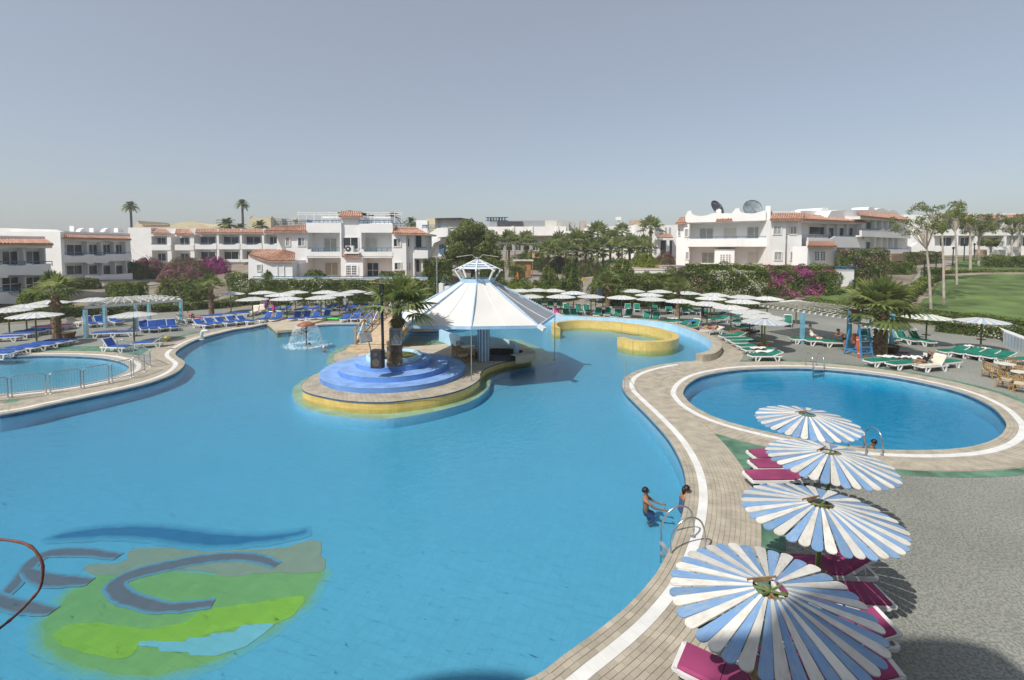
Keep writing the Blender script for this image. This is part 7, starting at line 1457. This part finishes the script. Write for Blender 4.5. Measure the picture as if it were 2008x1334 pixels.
# lying and reclining sunbathers; body axis runs along +x (head at +x) at lounger height
def lie(label, px, py, rz, skin, hair, ang, wear, face=1, knees=.0, hairlong=False, z=.43, poses='side', scale=1.0):
    p = P(px, py, z); c, s_ = math.cos(ang), math.sin(ang); T = lambda u, v=0, w_=0.0: (u*c-w_*s_, v, u*s_+w_*c+.10); tor = [(0,0,.10)]+[T(u, 0, w_) for u, w_ in ((.18,.01),(.37,.0),(.505,.0),(.58,.015),(.66,.01),(.725,.0))]
    K = knees; L = {}
    for sg, nm in ((1,'L'),(-1,'R')):
        L[nm+'L'] = ((-.07,sg*.09,.10),(-.42,sg*.10,.09+K*.30),(-.80+K*.12,sg*.10,.06),(-.88+K*.1,sg*.11,.10))
        if poses == 'read': L[nm+'A'] = (T(.44,sg*.185),T(.22,sg*.25,.06),(.12,sg*.10,.34),(.07,sg*.05,.38))
        else: L[nm+'A'] = (T(.44,sg*.185),T(.18,sg*.26,.0),(.0+.04,sg*.27,.06),(-.03,sg*.27,.06))
    return person(label, (p.x, p.y, z), rz, skin, hair, tor, L, wear=wear, hairlong=hairlong, scale=scale)
xr = lambda a, b: (lambda c: a < c.x < b and abs(c.y) < .2)
w1 = lie('woman in a black swimsuit and sunglasses reclining with a book by the round pool', 1813, 712, R(15), 'tan', 'blond', R(50), [('swimsuit', xr(-.10,.26), (.008,.008,.01), .010)], knees=.35, poses='read')
mb = MB(); mb.box(.02,.04,-.10,.10,.36,.58); mb.build('book', M_pw, w1)
lie('sunbather lying on the cream lounger beside the raised wall', 1393, 646, R(20), 'light', 'dark', R(12), [('swimsuit', xr(-.12,.06), (.5,.1,.15), .010)], knees=.7); lie('deeply tanned sunbather lying on a green lounger beside the raised wall', 1450, 652, R(10), 'tan', 'dark', R(8), [('swimsuit', xr(-.12,.06), (.4,.12,.04), .010)]); lie('tanned sunbather lying behind the front green loungers', 1472, 655, R(10), 'brown', 'dark', R(8), [('swimsuit', xr(-.12,.06), (.03,.08,.12), .010)])
lie('sunbather on the cream lounger at the left back coping', 378, 622, R(160), 'light', 'dark', R(35), [('swimsuit', xr(-.12,.06), (.02,.02,.02), .010)]); lie('seated guest wrapped in a white towel under the right pergola', 1592, 660, R(100), 'tan', 'dark', R(75), [('towel_wrap', xr(-.3,.3), (.68,.66,.62), .03)], poses='read')
# ================================================================ THE HOTEL THE PICTURE IS TAKEN FROM (behind the camera)
hb = thing('viewpoint_hotel', 'white hotel facade with balcony from which the pool is viewed', 'building'); HY = -2.5; HT = 16.4
mb = MB(); mb.box(-44,44,HY-12,HY,-.1,HT); mb.build('wall', M_white, hb)
for cx_, wd, hh in ((-3.5,3.6,1.9),(-11.7,3.2,1.5)):
    pts = [(-wd/2,0)]+[(wd/2*math.cos(a)*-1, hh*math.sin(a)**.7) for a in np.linspace(.15, math.pi-.15, 12)]+[(wd/2,0)]; mb = MB(); n = len(pts); mb.add([(cx_+a, HY-.02, HT+b_) for a, b_ in pts]+[(cx_+a, HY-.4, HT+b_) for a, b_ in pts], [tuple(range(n)), tuple(reversed(range(n, 2*n)))]+[(i,(i+1)%n,n+(i+1)%n,n+i) for i in range(n)]); mb.build('parapet_horn', M_white, hb)
mb = MB(); mb.box(-4,4,HY+.002,.35,5.2,5.4); mb.build('balcony_floor', M_stone, hb)
for fz in (.3, 5.4, 8.6, 11.8):
    for k in range(-6, 7):
        if fz > 1 or abs(k) > 0: mb = MB(); mb.box(k*6-1.0,k*6+1.0,HY,HY+.06,fz,fz+2.2); w_ = mb.build('window', M_pwhite, hb); mb = MB(); mb.box(k*6-.92,k*6+.92,HY+.061,HY+.075,fz+.08,fz+2.12); mb.build('pane', M_glass, w_)

# ================================================================ DUSTY AIR
mb = MB(); mb.box(-420, 420, -60, 420, -4, 25)
me_h = bpy.data.meshes.new('haze'); me_h.from_pydata(mb.v, [], mb.f); M_haze = bpy.data.materials.new('haze'); M_haze.use_nodes = True; M_haze.node_tree.nodes.clear()
oh = M_haze.node_tree.nodes.new('ShaderNodeOutputMaterial'); pv = M_haze.node_tree.nodes.new('ShaderNodeVolumePrincipled'); pv.inputs['Color'].default_value = (.88,.91,.95,1); pv.inputs['Density'].default_value = .0008; pv.inputs['Anisotropy'].default_value = .2
M_haze.node_tree.links.new(pv.outputs[0], oh.inputs['Volume']); me_h.materials.append(M_haze); tag(link('haze', me_h), kind='stuff')
